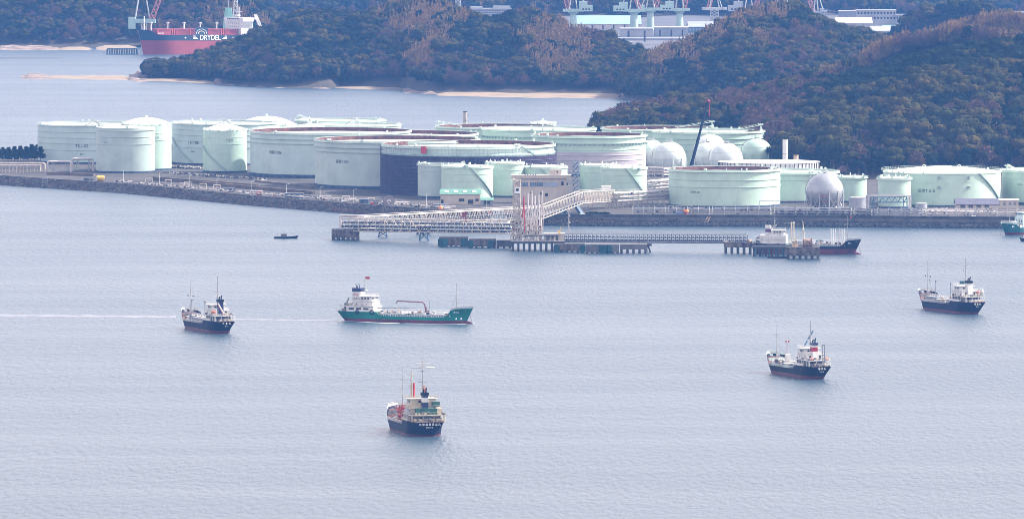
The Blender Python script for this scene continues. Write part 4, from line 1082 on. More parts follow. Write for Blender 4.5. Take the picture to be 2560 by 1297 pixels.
# dense pipe rack right of the trestle
rack('tall tangle of white pipes on racks between the trestle and the tank lettered T-017', P(1622,497,5), P(1720,487,5), 6, 4.0, 1.5, 6, 4, m=M_PIPE, r=.5, dz=2.2)
rack('two-level white pipe rack rising from the trestle head to the wide green tank', P(1530,520,5), P(1672,512,5), 6, 4.0, 1.6, 5, 3, m=M_PIPE, pm=M_BEIG, r=.55, dz=2.3, rail=True)
rack('low grey pipe rack between two small pale tanks', P(1612,450,5), P(1668,452,5), 5, 4, 1.6, 6, 3, m=M_PIPE, r=.5, dz=2)
for i, (x0_, x1_, zz, lab) in enumerate([(1580,1772,1.0,'left stretch of'),(1780,1925,1.0,'stretch below T-017 of'),(1935,2120,1.2,'stretch below the silver sphere of'),(2130,2300,1.0,'stretch under the blue pipe bridge of'),(2306,2560,1.2,'right-hand stretch of')]):
    rack(lab+' the grey quay pipe rack', ey(x0_,14.5), ey(x1_,14.5), 5, zz, 1.1, 6, 4, m=M_PGRY if i != 4 else M_PIPE, r=.30, dz=1.45, rail=True, group='quay pipe racks')
rack('white pipes behind the quay rack at the foot of the cone-roofed tank', ey(2282,26), ey(2480,24), 4, 2.2, 1.3, 8, 2, m=M_PIPE, r=.45, dz=1.6)
rack('tangled pipes below the silver sphere', ey(1925,21), ey(2165,21), 5, 1.6, 1.3, 5, 2, m=M_DPIPE, r=.35, dz=1.7)
pipeloop('long thin grey pipe goal standing over the quay pipes before T-017', 1955,530,112,28,.16,M_STEEL,False)
pipeloop('small thin grey pipe goal at the left foot of T-017', 1700,532,58,18,.16,M_STEEL,False)
# blue pipe bridge (portal)
Yp = edge(2230,19).y; s_ = MPP(Yp)
pb = thing('portal_pipe_bridge', 'dark blue lattice portal bridge carrying grey pipes over the quay road', 'pipe bridge', PY(2222,540,Yp)); pb.location.z = GZ
zt = PY(2222,493,Yp).z-GZ; zb = PY(2222,506,Yp).z-GZ; wx = 46*s_
fr = MB()
for y in (0, 4):
    for z in (zt, zb): fr.beam((-wx,y,z), (wx,y,z), .35)
    n_ = 12
    for i in range(n_): fr.beam((-wx+2*wx*i/n_,y,zb if i%2 else zt), (-wx+2*wx*(i+1)/n_,y,zt if i%2 else zb), .2)
    for s2 in (-1, 1): fr.beam((s2*wx,y,0), (s2*wx,y,zt), .4); fr.beam((s2*(wx-2),y,0), (s2*(wx-2),y,zt), .3)
fr.build('frame', M_BSTEEL, pb)
for k in range(4):
    MB().tube([(-wx-6,.3+k,.5), (-wx-1-.5*k,.3+k,.5), (-wx-1-.5*k,.3+k,zt+.8), (wx+1+.5*k,.3+k,zt+.8), (wx+1+.5*k,.3+k,.5), (wx+7,.3+k,.5)], .32, 8).build('pipe', M_PGRY if k%2 else M_PIPE, pb, True)
rl = MB(); rl.cyl((-wx,-.6,zt+2.2), (wx,-.6,zt+2.2), .06, 4); rl.cyl((-wx,-.6,zt+1.7), (wx,-.6,zt+1.7), .05, 4)
for i in range(25): rl.cyl((-wx+2*wx*i/24,-.6,zt), (-wx+2*wx*i/24,-.6,zt+2.2), .05, 3)
rl.build('handrail', M_STEEL, pb)
# small process vessels
def smalltank(label, px, py, wpx, hpx, m, dome=.6, extra=None):
    p = P(px, py, GZ); s_ = MPP(p.y); r = wpx*s_/2; h = hpx*s_
    t = thing('small_tank', label, 'small tank', p); MB().lathe([(r,0),(r,h),(r*.5,h+dome*.8),(.01,h+dome)], 28).build('shell', m, t, True)
    MB().lathe([(r+.03,h-.25),(r+.25,h-.2),(r+.03,h-.1)], 28).build('top_ring', M_STEEL, t)
    if extra: extra(t, r, h)
    return t
M_SGRY = mat('grey_vessel_paint', (.34,.35,.40), .5, var=.1, streak=.15)
smalltank('squat grey tank left of the blue portal bridge', 2145,522,46,29,M_SGRY,.4)
def exo(t, r, h):
    g_ = MB()
    for s2 in (-1, 1): g_.tube([(s2*(r+3.4),0,0),(s2*(r+3.4),0,h*.95),(s2*(r+1.4),0,h+.2),(s2*r*.7,0,h+.3)], .28, 6); g_.beam((s2*(r+1),0,0), (s2*(r+1),0,h), .3)
    g_.build('outer_pipes', M_DPIPE, t)
    for s2 in (-1.6,-.2,1.4): MB().cyl((s2,0,h), (s2,0,h+2.6), .18, 6).build('vent_pipe', M_OCHR, t)
smalltank('grey cylinder tank with yellow vents before the cone-roofed tank', 2356,517,22,20,M_SGRY,.4,exo)
smalltank('low round grey tank left of the grey cylinder with yellow vents', 2303,520,30,12,M_SGRY,.6)
# low grey-roofed buildings at right
rb, w_, rf = gable('long low building with a sloping dark roof before the cone-roofed tank', 2390,2496,524,16,3.4,3.0,M_BEIGEW,mat('dark_slate_roof', (.10,.10,.14), .6, var=.1))
for x in (-9,-4,1,6): MB().box((x,-8.06,1.9), (3,.12,1.6)).build('window', M_DGLASS, rb)
c2, w_, rf = gable('beige flat-topped hut on the ridge right of the dark-roofed building', 2456,2482,512,8,7.0,.4,M_BEIGEW,M_BEIGEW)
MB().box((1.5,-4.06,5), (1.6,.1,1.6)).build('window', M_DGLASS, c2)
c3, w_, rf = gable('cream building with square windows near the right edge', 2488,2546,522,10,5.6,.5,M_BEIGEW,M_PIPE)
for x in (-5,-1.5,2,5): MB().box((x,-5.06,3.2), (1.8,.12,2)).build('window', M_PGRY, c3)
# chimneys
def chimney(label, px, yt, yb, wpx, Y, m, cap=None):
    p = PY(px, yb, Y); s_ = MPP(Y); h = (yb-yt)*s_; r = wpx*s_/2
    t = thing('chimney', label, 'chimney', (p.x, Y, GZ)); H_ = p.z-GZ+h
    MB().lathe([(r*1.05,0),(r,H_)], 20).build('stack', m, t, True); MB().lathe([(r*.98,H_-.01),(r*1.08,H_+.6),(r*.8,H_+.6)], 20).build('crown', cap or M_DPIPE, t)
    MB().lathe([(r+.02,H_*.72),(r+.25,H_*.725),(r+.02,H_*.73)], 20).build('band', M_DPIPE, t)
    MB().beam((r,0,H_*.9), (r+1.2,0,H_*.9), .3).build('bracket', M_DPIPE, t)
chimney('brown-grey chimney rising behind the farthest rusty-rimmed tank', 1163,281,320,10,6420,mat('chimney_concrete', (.42,.38,.34), .8, var=.1))
chimney('tall white cylindrical chimney above the ribbed white tank', 1963,352,404,13,5640,M_WHT,M_WHT)
chimney('short buff chimney stub right of the tall white chimney', 1990,390,404,12,5650,mat('buff_stack', (.55,.42,.34), .8, var=.1),M_TAN)
# crawler crane: dark boom
cr = thing('mobile_crane', 'mobile crane with a long dark boom and red tip behind T-017', 'crane', (0,0,0))
p0 = PY(1727, 419, 5500); p1 = PY(1771, 250, 5530); cr.location = (p0.x-2, 5490, GZ)
a_ = p0+(p0-p1).normalized()*22-cr.location; b_ = p1-cr.location; d_ = (b_-a_)
M_BOOM = mat('dark_boom_paint', (.006,.010,.022), .8, var=.1, spec=.05)
for i, (u, v, wd) in enumerate(((0,.35,1.7),(.34,.6,1.4),(.59,.82,1.15),(.81,.985,.9))): MB().beam(a_+d_*u, a_+d_*v, wd).build('boom_section', M_BOOM, cr)
MB().beam(a_+d_*.978, a_+d_*1.0, 1.6).box(b_+Vector((1.2,0,-1.5)), (.9,.9,1.6)).build('boom_tip', mat('dark_red_tip', (.20,.015,.03), .5), cr)
MB().box((a_.x,a_.y,2.6), (7,3.4,2.6)).box((a_.x-4.5,a_.y,1.2), (14,3,1.2)).build('carrier', M_BOOM, cr)
MB().cyl(b_+Vector((.6,0,-1)), b_+Vector((.6,0,-9)), .12, 4).box(b_+Vector((.6,0,-9.6)), (.8,.5,1.4)).build('hook_block', M_REDP, cr)
wh = MB()
for i in range(4):
    for s2 in (-1,1): wh.cyl((a_.x-9.5+i*3.6,a_.y+s2*1.6-.2,.75), (a_.x-9.5+i*3.6,a_.y+s2*1.6+.2,.75), .75, 12)
wh.build('wheels', M_DPIPE, cr)

# ---- more plant between seawall and tanks
random.seed(44)
spots = [(150,24,'left of the yellow vessel'),(232,26,'at the left foot of T-217'),(345,34,'between T-217 and T-232 near the road'),(455,34,'left of the tank lettered T-232'),(540,30,'before T-232'),(610,30,'before the gap right of T-232'),(668,28,'below the lettering of T-026'),(712,30,'below T-026, farther right'),(768,32,'in the gap left of T-024'),(812,34,'at the left foot of T-024'),(868,32,'below the lettering of T-024'),(906,30,'below the right part of T-024'),(962,24,'before the left edge of the violet netting'),(1006,26,'before the violet netting'),(1040,24,'left of the green-roofed shed'),(1262,20,'right of the teal container'),(1310,16,'in front of the beige control building')]
for i, (x, o, nm) in enumerate(spots):
    t = thing('pipe_skid', 'small cluster of pipes and valves '+nm, 'pipework', edge(x, o, GZ), rnd(-.1,.1), 'pipework clusters')
    a_, b_ = MB(), MB(); w_ = rnd(6, 11)
    for k in range(5):
        y, z = rnd(-2.5,2.5), rnd(.4,2.2); a_.cyl((-w_/2*rnd(.6,1),y,z), (w_/2*rnd(.6,1),y,z), rnd(.14,.32), 6)
        q = rnd(-w_/2, w_/2)*.8; a_.cyl((q,y,0), (q,y,z+rnd(0,1.2)), .18, 6)
    for k in range(6): q = rnd(-w_/2,w_/2)*.9; b_.box((q,rnd(-2.5,2.5),rnd(.4,1.2)), (rnd(.5,1.6),rnd(.5,1.2),rnd(.6,1.8)))
    a_.build('pipes', M_PIPE if i%3 else M_PGRY, t); b_.bz(-w_/2,w_/2,-.15,.15,.3,.5); b_.build('valve_boxes', [M_DPIPE,M_PGRY,M_BEIGEW][i%3], t)
for px0,px1,off,lab in ((650,672,22,'blue-grey hut beside the seawall pipes below T-026'),(838,850,20,'small blue hut beside the seawall pipes below T-024'),(1012,1030,24,'low dark shed before the violet netting'),(1246,1268,22,'low dark pump shed right of the green-roofed annex')):
    a, b = edge(px0,off,GZ), edge(px1,off,GZ); w_ = (b-a).length
    t = thing('small_hut', lab, 'hut', (a+b)/2); MB().box((0,0,1.5), (w_,4,3.0)).build('wall', mat('slate_blue_panel', (.07,.11,.19), .6, var=.2), t); MB().box((0,0,3.15), (w_+.6,4.6,.25)).build('roof', M_PGRY, t); MB().box((-w_*.2,-2.05,1.2), (.9,.1,2.0)).build('door', M_DPIPE, t)
# ================================================================ JETTY
def truss(par, pts, wid, hgt, bay, m, name='truss_frame', r=.2, zig=True, top=True):
    # pts: bottom-chord polyline (local), straight runs
    mb = MB()
    for a, b in zip(pts, pts[1:]):
        a, b = Vector(a), Vector(b); d = b-a; L_ = d.length; n_ = max(2, round(L_/bay)); sdv = Vector((-d.y, d.x, 0)).normalized()*wid/2; up = Vector((0,0,hgt))
        for s_ in (-1, 1):
            mb.beam(a+sdv*s_, b+sdv*s_, r*1.6); mb.beam(a+sdv*s_+up, b+sdv*s_+up, r*1.6)
            for i in range(n_):
                p, q = a+d*i/n_+sdv*s_, a+d*(i+1)/n_+sdv*s_; md = (p+q)/2
                if zig: mb.beam(p, md+up, r); mb.beam(md+up, q, r)
                else:
                    mb.beam(p, p+up, r); (mb.beam(p, q+up, r) if i < n_/2 else mb.beam(p+up, q, r))
        for i in range(n_+1):
            p = a+d*i/n_; mb.beam(p-sdv, p+sdv, r); mb.beam(p-sdv+up, p+sdv+up, r*.9)
    return mb.build(name, m, par)
def platform(label, px0, px1, py, depth, h, m=M_RUSTC, thick=2.2, piles=True, name='dolphin', group='jetty platforms', fend=(), water_z=-2, leg_r=.7, walls=True):
    a, b = P(px0, py, 0), P(px1, py, 0); w_ = b.x-a.x; c = Vector(((a.x+b.x)/2, a.y+depth/2, 0))
    t = thing(name, label, 'platform', c, 0, group)
    MB().bz(-w_/2, w_/2, -depth/2, depth/2, h-thick, h).build('deck', m, t)
    if piles:
        nx = max(2, int(w_/3.2)+1); ny = max(2, int(depth/4)+1)
        for i in range(nx):
            for j in range(ny):
                x, y = -w_/2+.9+(w_-1.8)*i/(nx-1), -depth/2+.9+(depth-1.8)*j/(ny-1)
                MB().cyl((x,y,water_z), (x,y,h-thick-.01), leg_r, 8).build('pile', M_DCONC, t, True)
    kb = MB()
    for s_ in (-1, 1): kb.box((0,s_*(depth/2-.2),h+.16), (w_,.4,.3))
    kb.build('kerb', M_PIPE if m is not M_RUSTC else M_CONC, t)
    for fx in fend:
        x = PY(fx, py, a.y).x-c.x; MB().box((x,-depth/2-.5,h/2-.1), (3.4,1.0,h-1.2)).box((x,-depth/2-1.15,h/2), (2.6,.3,h-.6)).build('fender', M_TEAL, t)
    return t, w_, c
# left corner platform
pl, w_, plc = platform('square dark concrete platform at the left end of the pipe trusses', 829,898,600,15,5.8,thick=4.6,leg_r=.9)
rl = MB()
for (x0,y0,x1,y1) in ((-w_/2,-7.4,w_/2,-7.4),(-w_/2,-7.4,-w_/2,7.4)):
    for h_ in (.6,1.2): rl.cyl((x0,y0,5.8+h_), (x1,y1,5.8+h_), .06, 4)
    for i in range(8): rl.cyl((x0+(x1-x0)*i/7,y0+(y1-y0)*i/7,5.8), (x0+(x1-x0)*i/7,y0+(y1-y0)*i/7,7), .06, 3)
rl.build('handrail', M_STEEL, pl)
# front pipe truss
Y0, Y1 = plc.y-1, 5010.0
A = PY(862, 577, Y0+2); B = PY(1280, 583, Y1)
pt = thing('pipe_truss_bridge', 'long beige truss bridge packed with pipes running right to the jetty head', 'truss bridge', (A.x,A.y,0))
a_, b_ = Vector((0,0,A.z)), B-Vector((A.x,A.y,0)); H_ = (577-546)*MPP(A.y)
mid = a_.lerp(b_, .47)
truss(pt, [a_, mid, b_], 6.5, H_, 6.5, M_BEIG, zig=False, r=.26)
d_ = (b_-a_); sdv = Vector((-d_.y, d_.x, 0)).normalized()
for lv in range(3):
    for k in range(4):
        o = sdv*((k-1.5)*1.45)+Vector((0,0,.8+lv*2.1+rnd(-.2,.2)))
        MB().cyl(a_+o+d_*rnd(-.01,.02), b_+o, rnd(.3,.55), 8).build('pipe', [M_DPIPE,M_PGRY,M_PIPE,M_DPIPE][k], pt, True)
fl = MB()
for i in range(60):
    u = i/60+rnd(0,.01)
    for lv in range(3): fl.box(a_+d_*u+Vector((0,-2.4,.7+lv*2.1)), (.7,1.2,1.0)); fl.box(a_+d_*u+Vector((0,1.6,1.0+lv*2.1)), (.6,1.0,.9))
fl.build('pipe_fittings', M_DPIPE, pt)
wk = MB()
for s_ in (-1, 1): wk.cyl(a_+sdv*3.2*s_+Vector((0,0,H_+1.1)), b_+sdv*3.2*s_+Vector((0,0,H_+1.1)), .05, 4)
for i in range(50): wk.cyl(a_+d_*i/50-sdv*3.2+Vector((0,0,H_)), a_+d_*i/50-sdv*3.2+Vector((0,0,H_+1.1)), .05, 3)
wk.build('handrail', M_STEEL, pt)
lp = MB()
for k in range(3): lp.tube([a_+Vector((-3+k*.8,k,0)), a_+Vector((-3+k*.8,k,H_+2-.5*k)), a_+Vector((8+k*1.5,k,H_+2-.5*k)), a_+Vector((8+k*1.5,k,H_))], .35, 8)
lp.build('riser_pipes', M_PIPE, pt)
# A-frame piers under it
for px, lab in ((957,'first blue splayed pier under the pipe truss from the left'),(1060,'second blue splayed pier, midway under the pipe truss')):
    bot = 592 if px < 1000 else 602
    q = P(px, bot, 0); zt = PY(px, 577, q.y).z; t = thing('splayed_pier', lab, 'pier', q, 0, 'piers under the pipe truss'); f_ = MB()
    for s_ in (-1, 1):
        for e in (-2, 2): f_.cyl((s_*3.0,e,-2), (s_*1.9,e*.7,zt-.5), .42, 8); f_.cyl((-s_*2.9,e,0), (s_*1.9,e*.7,zt-.7), .2, 6)
    f_.build('legs', M_BLUP, t); MB().box((0,0,zt-.3), (5,6,.8)).build('crosshead', M_DCONC, t)
    if px > 1000: tower(t, 0, 0, zt, zt+H_+1.5, 3.0, M_BEIG, 'lattice', 3)
platform('small dark platform behind the second blue pier', 1040,1076,586,7,4.2,m=M_DCONC,thick=1.6)
# rear walkway/pipe truss from left platform to shore
nodes = [(884,572,plc.y+5),(1350,546,5235.0),(1449,508,5290.0),(1528,503,5385.0)]
pts = [PY(*n) for n in nodes]; o_ = Vector((pts[0].x, pts[0].y, 0)); hT = 28*MPP(5250)
rt = thing('trestle_bridge', 'long white zigzag truss trestle rising over the blue A-frame pier to the shore', 'truss bridge', o_)
lp_ = [p-o_ for p in pts]
truss(rt, lp_, 5.0, hT, 4.6, M_BEIG, r=.25)
for k in range(4):
    for lv in range(2):
        pp = [p+Vector((0,(k-1.5)*1.1,1.0+lv*2.6)) for p in lp_]
        MB().tube(pp, .42, 8).build('pipe', M_DPIPE if (k+lv) % 2 else M_PGRY, rt, True)
hr = MB()
for a, b in zip(lp_, lp_[1:]):
    for s_ in (-2.4, 2.4): hr.cyl(a+Vector((0,s_,hT+1.1)), b+Vector((0,s_,hT+1.1)), .06, 4)
    n_ = int((b-a).length/2.2)
    for i in range(n_): hr.cyl(a.lerp(b,i/n_)+Vector((0,-2.4,hT)), a.lerp(b,i/n_)+Vector((0,-2.4,hT+1.1)), .05, 3)
hr.build('handrail', M_PIPE, rt)
u = .58; q = lp_[0].lerp(lp_[1], u)
MB().box(q+Vector((0,-2.75,hT*.5)), (4.4,.25,hT*1.02)).build('red_brown_panel', mat('red_brown_panel_paint', (.22,.05,.07), .6, var=.2), rt)
q = P(1430, 572, 0); zt = PY(1449, 510, 5290).z
ap = thing('a_frame_pier', 'tall dark blue A-frame pier holding up the bend of the white trestle', 'pier', (PY(1430,560,5285).x, 5285, 0)); f_ = MB()
for s_ in (-1, 1):
    for e in (-3, 3): f_.beam((s_*11,e,-2), (s_*2.4,e*.6,zt-.6), 2.0)
f_.build('legs', M_BLUP, ap); MB().box((0,0,zt-.5), (6,6,1.2)).box((0,0,zt*.5), (9,.8,1.0)).build('crossbeam', M_BLUP, ap)
te = thing('trestle_tower', 'white braced trestle tower where the truss reaches the quay', 'tower', (PY(1524,540,5375).x, 5380, 2)); zt = PY(1524,503,5385).z-2
tower(te, 0, 0, -1, zt, 5.0, M_BEIG, 'lattice', 2, .26); MB().box((-2,0,zt+hT+1.5), (6,4.5,3)).build('cabin', M_WHT, te)
tower(te, -12, 0, 0, zt, 3.0, M_BEIG, 'rear_lattice', 3, .2)

# jetty head --------------------------------------------------------------
jh, w_, jc = platform('long piled concrete jetty head below the white loading arms', 1278,1412,628,24,5.6,m=M_DCONC,thick=1.3,name='jetty_platform')
jt = thing('access_tower', 'tall beige lattice tower at the left of the loading arms', 'tower', (P(1292,628,0).x, jc.y+2, 5.6)); hj = (602-445)*MPP(4960)
tower(jt, 0, 0, 0, hj*.97, 4.2, M_BEIG, 'lattice', 11, .3)
fl = MB()
for i in range(10): fl.box((0,0,hj*(i+1)/10.5), (4.6,4.6,.22)).beam((-1.8,-2,hj*i/10.5), (1.8,-2,hj*(i+1)/10.5), .5)
fl.build('floors', M_BEIG, jt)
MB().box((.3,-1.5,hj*.80), (3.2,2.6,3.4)).build('cabin', M_WHT, jt); MB().box((.3,-2.86,hj*.81), (1.7,.1,1.5)).build('cabin_window', M_DGLASS, jt)
MB().cyl((-.6,-1,hj*.86), (-.6,-1,hj*.95), .5, 8).cyl((-.6,-1,hj*.95), (-.9,-2.6,hj*.92), .4, 8).cyl((-1.8,-1,hj*.97), (-1.8,-1,hj*1.1), .06, 4).build('fire_monitor', mat('yellow_tan_paint', (.62,.42,.2), .6), jt)
for i, px in enumerate([1306,1316,1326,1334,1343,1352]):
    Yj = jc.y-4+i*1.6; x = PY(px, 600, Yj).x; hA = (602-(490-(i%3)*6))*MPP(Yj)
    red = i == 0
    t = thing('loading_arm', ['red-brown loading arm beside the lattice tower','white loading arm, second from the tower','white loading arm, third from the tower','white loading arm, fourth from the tower','white loading arm, second from the right','rightmost white loading arm, its boom leaning left'][i], 'loading arm', (x, Yj, 5.6), 0, 'loading arms')
    mm = M_REDP if red else M_PIPE
    MB().cyl((0,0,0), (0,0,hA*.5), .62, 10).cyl((0,0,0), (0,0,.6), 1.0, 10).build('riser', M_PIPE, t, True)
    MB().cyl((0,-.2,hA*.48), (.9,-.2,hA), .38, 8, .3).cyl((.9,-.2,hA), (1.3,-.9,hA*.42), .3, 8).cyl((1.3,-.9,hA*.42), (1.1,-1.4,hA*.2), .25, 8).build('boom', mm, t, True)
    MB().cyl((0,.3,hA*.48), (-1.1,.9,hA*.2), .3, 6).box((-1.2,.9,hA*.18), (1.3,1.4,2.2)).build('counterweight', M_BEIG, t)
    wr = MB()
    for s_ in (-.5,.5): wr.cyl((s_,.2,hA*.5), (.9,-.2,hA*.99), .06, 4)
    wr.lathe([(1.2,hA*.48),(1.35,hA*.48),(1.35,hA*.5),(1.2,hA*.5)], 14); wr.build('sheave_cables', M_STEEL, t)
mf = thing('manifold_piping', 'dense tangle of beige manifold pipes under the loading arms', 'piping', (jc.x-1, jc.y-2, 5.6)); mb = MB(); mv = MB()
random.seed(5)
for i in range(90):
    x, y, z = rnd(-15,3.5), rnd(-4,8), rnd(0,11)*(1-.3*random.random()); d = random.choice([(1,0,0),(0,1,0),(0,0,1),(0,0,1)])
    L_ = rnd(1.5,5); (mb if i%3 else mv).cyl((x,y,z), (min(4,x+d[0]*L_),y+d[1]*L_,z+d[2]*L_*.8), rnd(.16,.4), 6)
for i in range(40): mv.box((rnd(-15,3),rnd(-4,6),rnd(.4,11)), (rnd(.5,1.2),rnd(.5,1),rnd(.5,1.2)))
for i in range(14): mb.beam((-15+i*1.4,-4,0), (-15+i*1.4,-4,rnd(4,9)), .25)
for z in (3,6,9): mb.beam((-15,-4,z), (3,-4,z), .22)
mb.build('pipes', M_BEIG, mf); mv.build('valves', M_RUST, mf)
lg = MB()
for i in range(7): MB().cyl((-5+i*2.6,-8.6,-.01), (-5+i*2.6,-8.6,3.2), .34, 8).build('column', M_PIPE, mf, True)
MB().box((3,-8,3.5), (20,5,.5)).build('mezzanine', M_DCONC, mf)
# operator cabin
cbn = thing('jetty_cabin', 'small cream cabin with dark windows on the right of the jetty head', 'cabin', (P(1386,628,0).x, jc.y-5, 5.6))
MB().box((0,0,2.0), (11.5,6,4.0)).build('wall', M_BEIGEW, cbn); MB().box((0,0,4.25), (12.3,6.8,.5)).build('roof', M_PIPE, cbn)
for x in (-4.9,-3.6,-2.3,-1.0): MB().box((x,-3.05,2.4), (.5,.12,1.5)).build('window', M_DGLASS, cbn)
MB().box((1.6,-3.05,1.8), (.9,.12,2.6)).build('door', M_DGLASS, cbn)
rf = MB(); rf.cyl((3.5,-1,4.5), (3.5,-1,8.6), .12, 6).box((2.6,0,5.2), (1.4,1.4,1.4)).cyl((5,1,4.5), (5,1,10), .1, 5); rf.build('roof_gear', M_OCHR, cbn)
sm_ = thing('signal_mast', 'thin white mast with platforms standing right of the A-frame pier', 'mast', (P(1420,606,0).x, jc.y+14, 4)); h_ = (590-505)*MPP(4990)
MB().cyl((0,0,-3), (0,0,h_), .3, 8, .2).build('pole', M_PIPE, sm_); cr_ = MB()
for z in (.35,.55,.75,.92): cr_.box((0,0,h_*z), (2.2,.8,.2)); cr_.box((.5,0,h_*z+.5), (.6,.5,.8))
cr_.build('lamp_platforms', M_PIPE, sm_)
# right-hand low walkway rack
Ya, Yb2 = jc.y+4, 4932.0
a, b = PY(1412, 603, Ya), PY(1868, 606, Yb2)
ww = thing('walkway_bridge', 'low grey pipe walkway bridge running right from the jetty head to the moored tanker', 'walkway', (a.x,a.y,0)); b_ = b-Vector((a.x,a.y,0)); a_ = Vector((0,0,a.z)); d_ = b_-a_
MB().beam(a_+Vector((0,-2.6,0)), b_+Vector((0,-2.6,0)), .9).beam(a_+Vector((0,2.6,0)), b_+Vector((0,2.6,0)), .9).build('girders', M_PGRY, ww)
for k in range(5):
    for lv in range(2): MB().cyl(a_+Vector((0,-2.2+k*1.1,.9+lv*1.7)), b_+Vector((0,-2.2+k*1.1,.9+lv*1.7)), .36, 8).build('pipe', M_PIPE if k%2 else M_PGRY, ww, True)
fr = MB(); n_ = 46
for i in range(n_+1):
    p = a_+d_*i/n_
    for s_ in (-2.9, 2.9): fr.beam(p+Vector((0,s_,0)), p+Vector((0,s_,4.2)), .2)
    fr.beam(p+Vector((0,-2.9,2.2)), p+Vector((0,2.9,2.2)), .2); fr.beam(p+Vector((0,-2.9,4.2)), p+Vector((0,2.9,4.2)), .2)
    if i < n_: fr.box(p+d_/n_*.5+Vector((0,-2.9,1.2)), (.9,.2,.9)); fr.box(p+d_/n_*.4+Vector((0,-2.9,3.1)), (.8,.2,.6))
fr.build('frame', M_DPIPE, ww)
MB().beam(a_+Vector((0,0,4.3)), b_+Vector((0,0,4.3)), .3).beam(a_+Vector((0,-2.2,4.3)), b_+Vector((0,-2.2,4.3)), .3).build('deck_strips', M_PGRY, ww)
hr = MB()
for s_ in (-2.9, 2.9):
    for h_ in (5.0, 5.7): hr.cyl(a_+Vector((0,s_,h_)), b_+Vector((0,s_,h_)), .07, 4)
    for i in range(93): p = a_+d_*i/93+Vector((0,s_,4.2)); hr.cyl(p, p+Vector((0,0,1.5)), .06, 3)
hr.build('handrail', M_STEEL, ww)
t = thing('walkway_pier', 'dark raking-legged pier under the low grey walkway', 'pier', P(1622,630,0)); MB().cyl((-1.2,-2,-2), (-1.2,-2,3.6), .5, 8).cyl((1.6,2,-2), (-.4,1,3.6), .5, 8).cyl((1.6,-2,-2), (-.4,-1,3.6), .5, 8).build('legs', M_DCONC, t); MB().box((-.6,0,4.2), (4.4,6.4,1.3)).build('crosshead', M_DCONC, t)
# fendered dolphins in front
platform('low wide dolphin with teal fenders left of the jetty head, leftmost', 1098,1170,617,9,5.2,thick=4.4,fend=(1102,1112,1160))
platform('low dolphin with teal fenders between the leftmost dolphin and the jetty head', 1172,1240,620,9,4.8,thick=4.0,fend=(1176,1226))
platform('short dark dolphin touching the left side of the jetty head', 1241,1279,621,8,4.6,m=M_DCONC,thick=3.8)
platform('dark dolphin with teal fenders just right of the jetty head', 1386,1462,631,9,4.6,thick=3.8,fend=(1391,1456))
platform('pale concrete dolphin with broad teal fenders under the walkway', 1464,1548,634,10,5.2,m=M_CONC,thick=4.4,fend=(1504,1514,1522))
platform('pale stained concrete dolphin at the right end of the fendered row', 1550,1618,634,9,5.2,m=M_CONC,thick=2.8)
dk, w_, c_ = platform('square piled dolphin at the left end of the moored tanker', 1811,1880,634,12,6.2,thick=2.6)
random.seed(8)
for s_ in range(4):
    t = thing('cargo_heap', ['cream heap of ropes at the left of the square dolphin','cream and green rope heap beside the left one','pinkish pile of gear in the middle of the dolphin','tan pile of ropes nearest the tanker on the dolphin'][s_], 'rope heap', (c_.x-6.5+s_*4.3, c_.y-2, 6.2), 0, 'heaps on the square dolphin')
    h_ = MB()
    for i in range(16): h_.ball((rnd(-1.6,1.6), rnd(-1.5,1.5), rnd(.2,1.2)), rnd(.4,.8), 6)
    h_.build('heap', [M_PIPE,M_BEIG,mat('pink_rope',(.5,.3,.26),.8,var=.3),M_TAN][s_], t)
rd, w_, c_ = platform('rust-streaked concrete mooring dolphin in front of the moored tanker', 1967,2050,648,13,6.6,m=M_RUSTC,thick=4.6)
t = thing('mooring_winch', 'tan mooring hook house on the rust-streaked dolphin', 'winch', (c_.x-4.5, c_.y, 6.6)); MB().box((0,0,1.6), (3.4,4,3.2), 0, .8).build('housing', M_TAN, t); MB().box((.6,-1.4,3.6), (1.4,1,.9)).build('hook', M_BEIG, t)
t = thing('hose_drum', 'big tan ribbed hose drum on the rust-streaked dolphin', 'drum', (c_.x+2.6, c_.y, 6.6)); MB().cyl((-2.2,0,2.5), (2.2,0,2.5), 2.2, 20).build('drum', mat('dull_brown_hose', (.26,.18,.13), .8, var=.4, scale=.8), t, True); MB().cyl((-2.5,0,2.5), (-2.2,0,2.5), 2.5, 20).cyl((2.2,0,2.5), (2.5,0,2.5), 2.5, 20).box((0,0,.3), (6.4,4,.6)).build('flanges', M_RUST, t)
t = thing('dolphin_ladder', 'white ladder frame at the right side of the rust-streaked dolphin', 'ladder', (c_.x+8.4, c_.y-4, 6.6)); l_ = MB()
for k in (-.6,.6): l_.beam((k,0,-6), (k,0,4), .14); l_.beam((k-1.2,0,0), (k-1.2,0,4), .14)
for i in range(12): l_.beam((-.6,0,-5.6+i*.8), (.6,0,-5.6+i*.8), .1)
l_.build('frame', M_PIPE, t)
t = thing('floating_fender', 'string of black floating tyres left of the rust-streaked dolphin', 'fender', P(1945,645,0)); f_ = MB()
for i in range(9): f_.lathe([(.55,-.4),(1.05,-.35),(1.1,0),(1.05,.4),(.55,.45)], 12, (-5+i*1.25, rnd(-.3,.3), .4))
f_.build('tyres', mat('black_rubber', (.012,.012,.016), .8), t); MB().beam((-5.4,0,.2), (5.6,0,.2), .5).build('float_beam', M_DPIPE, t)
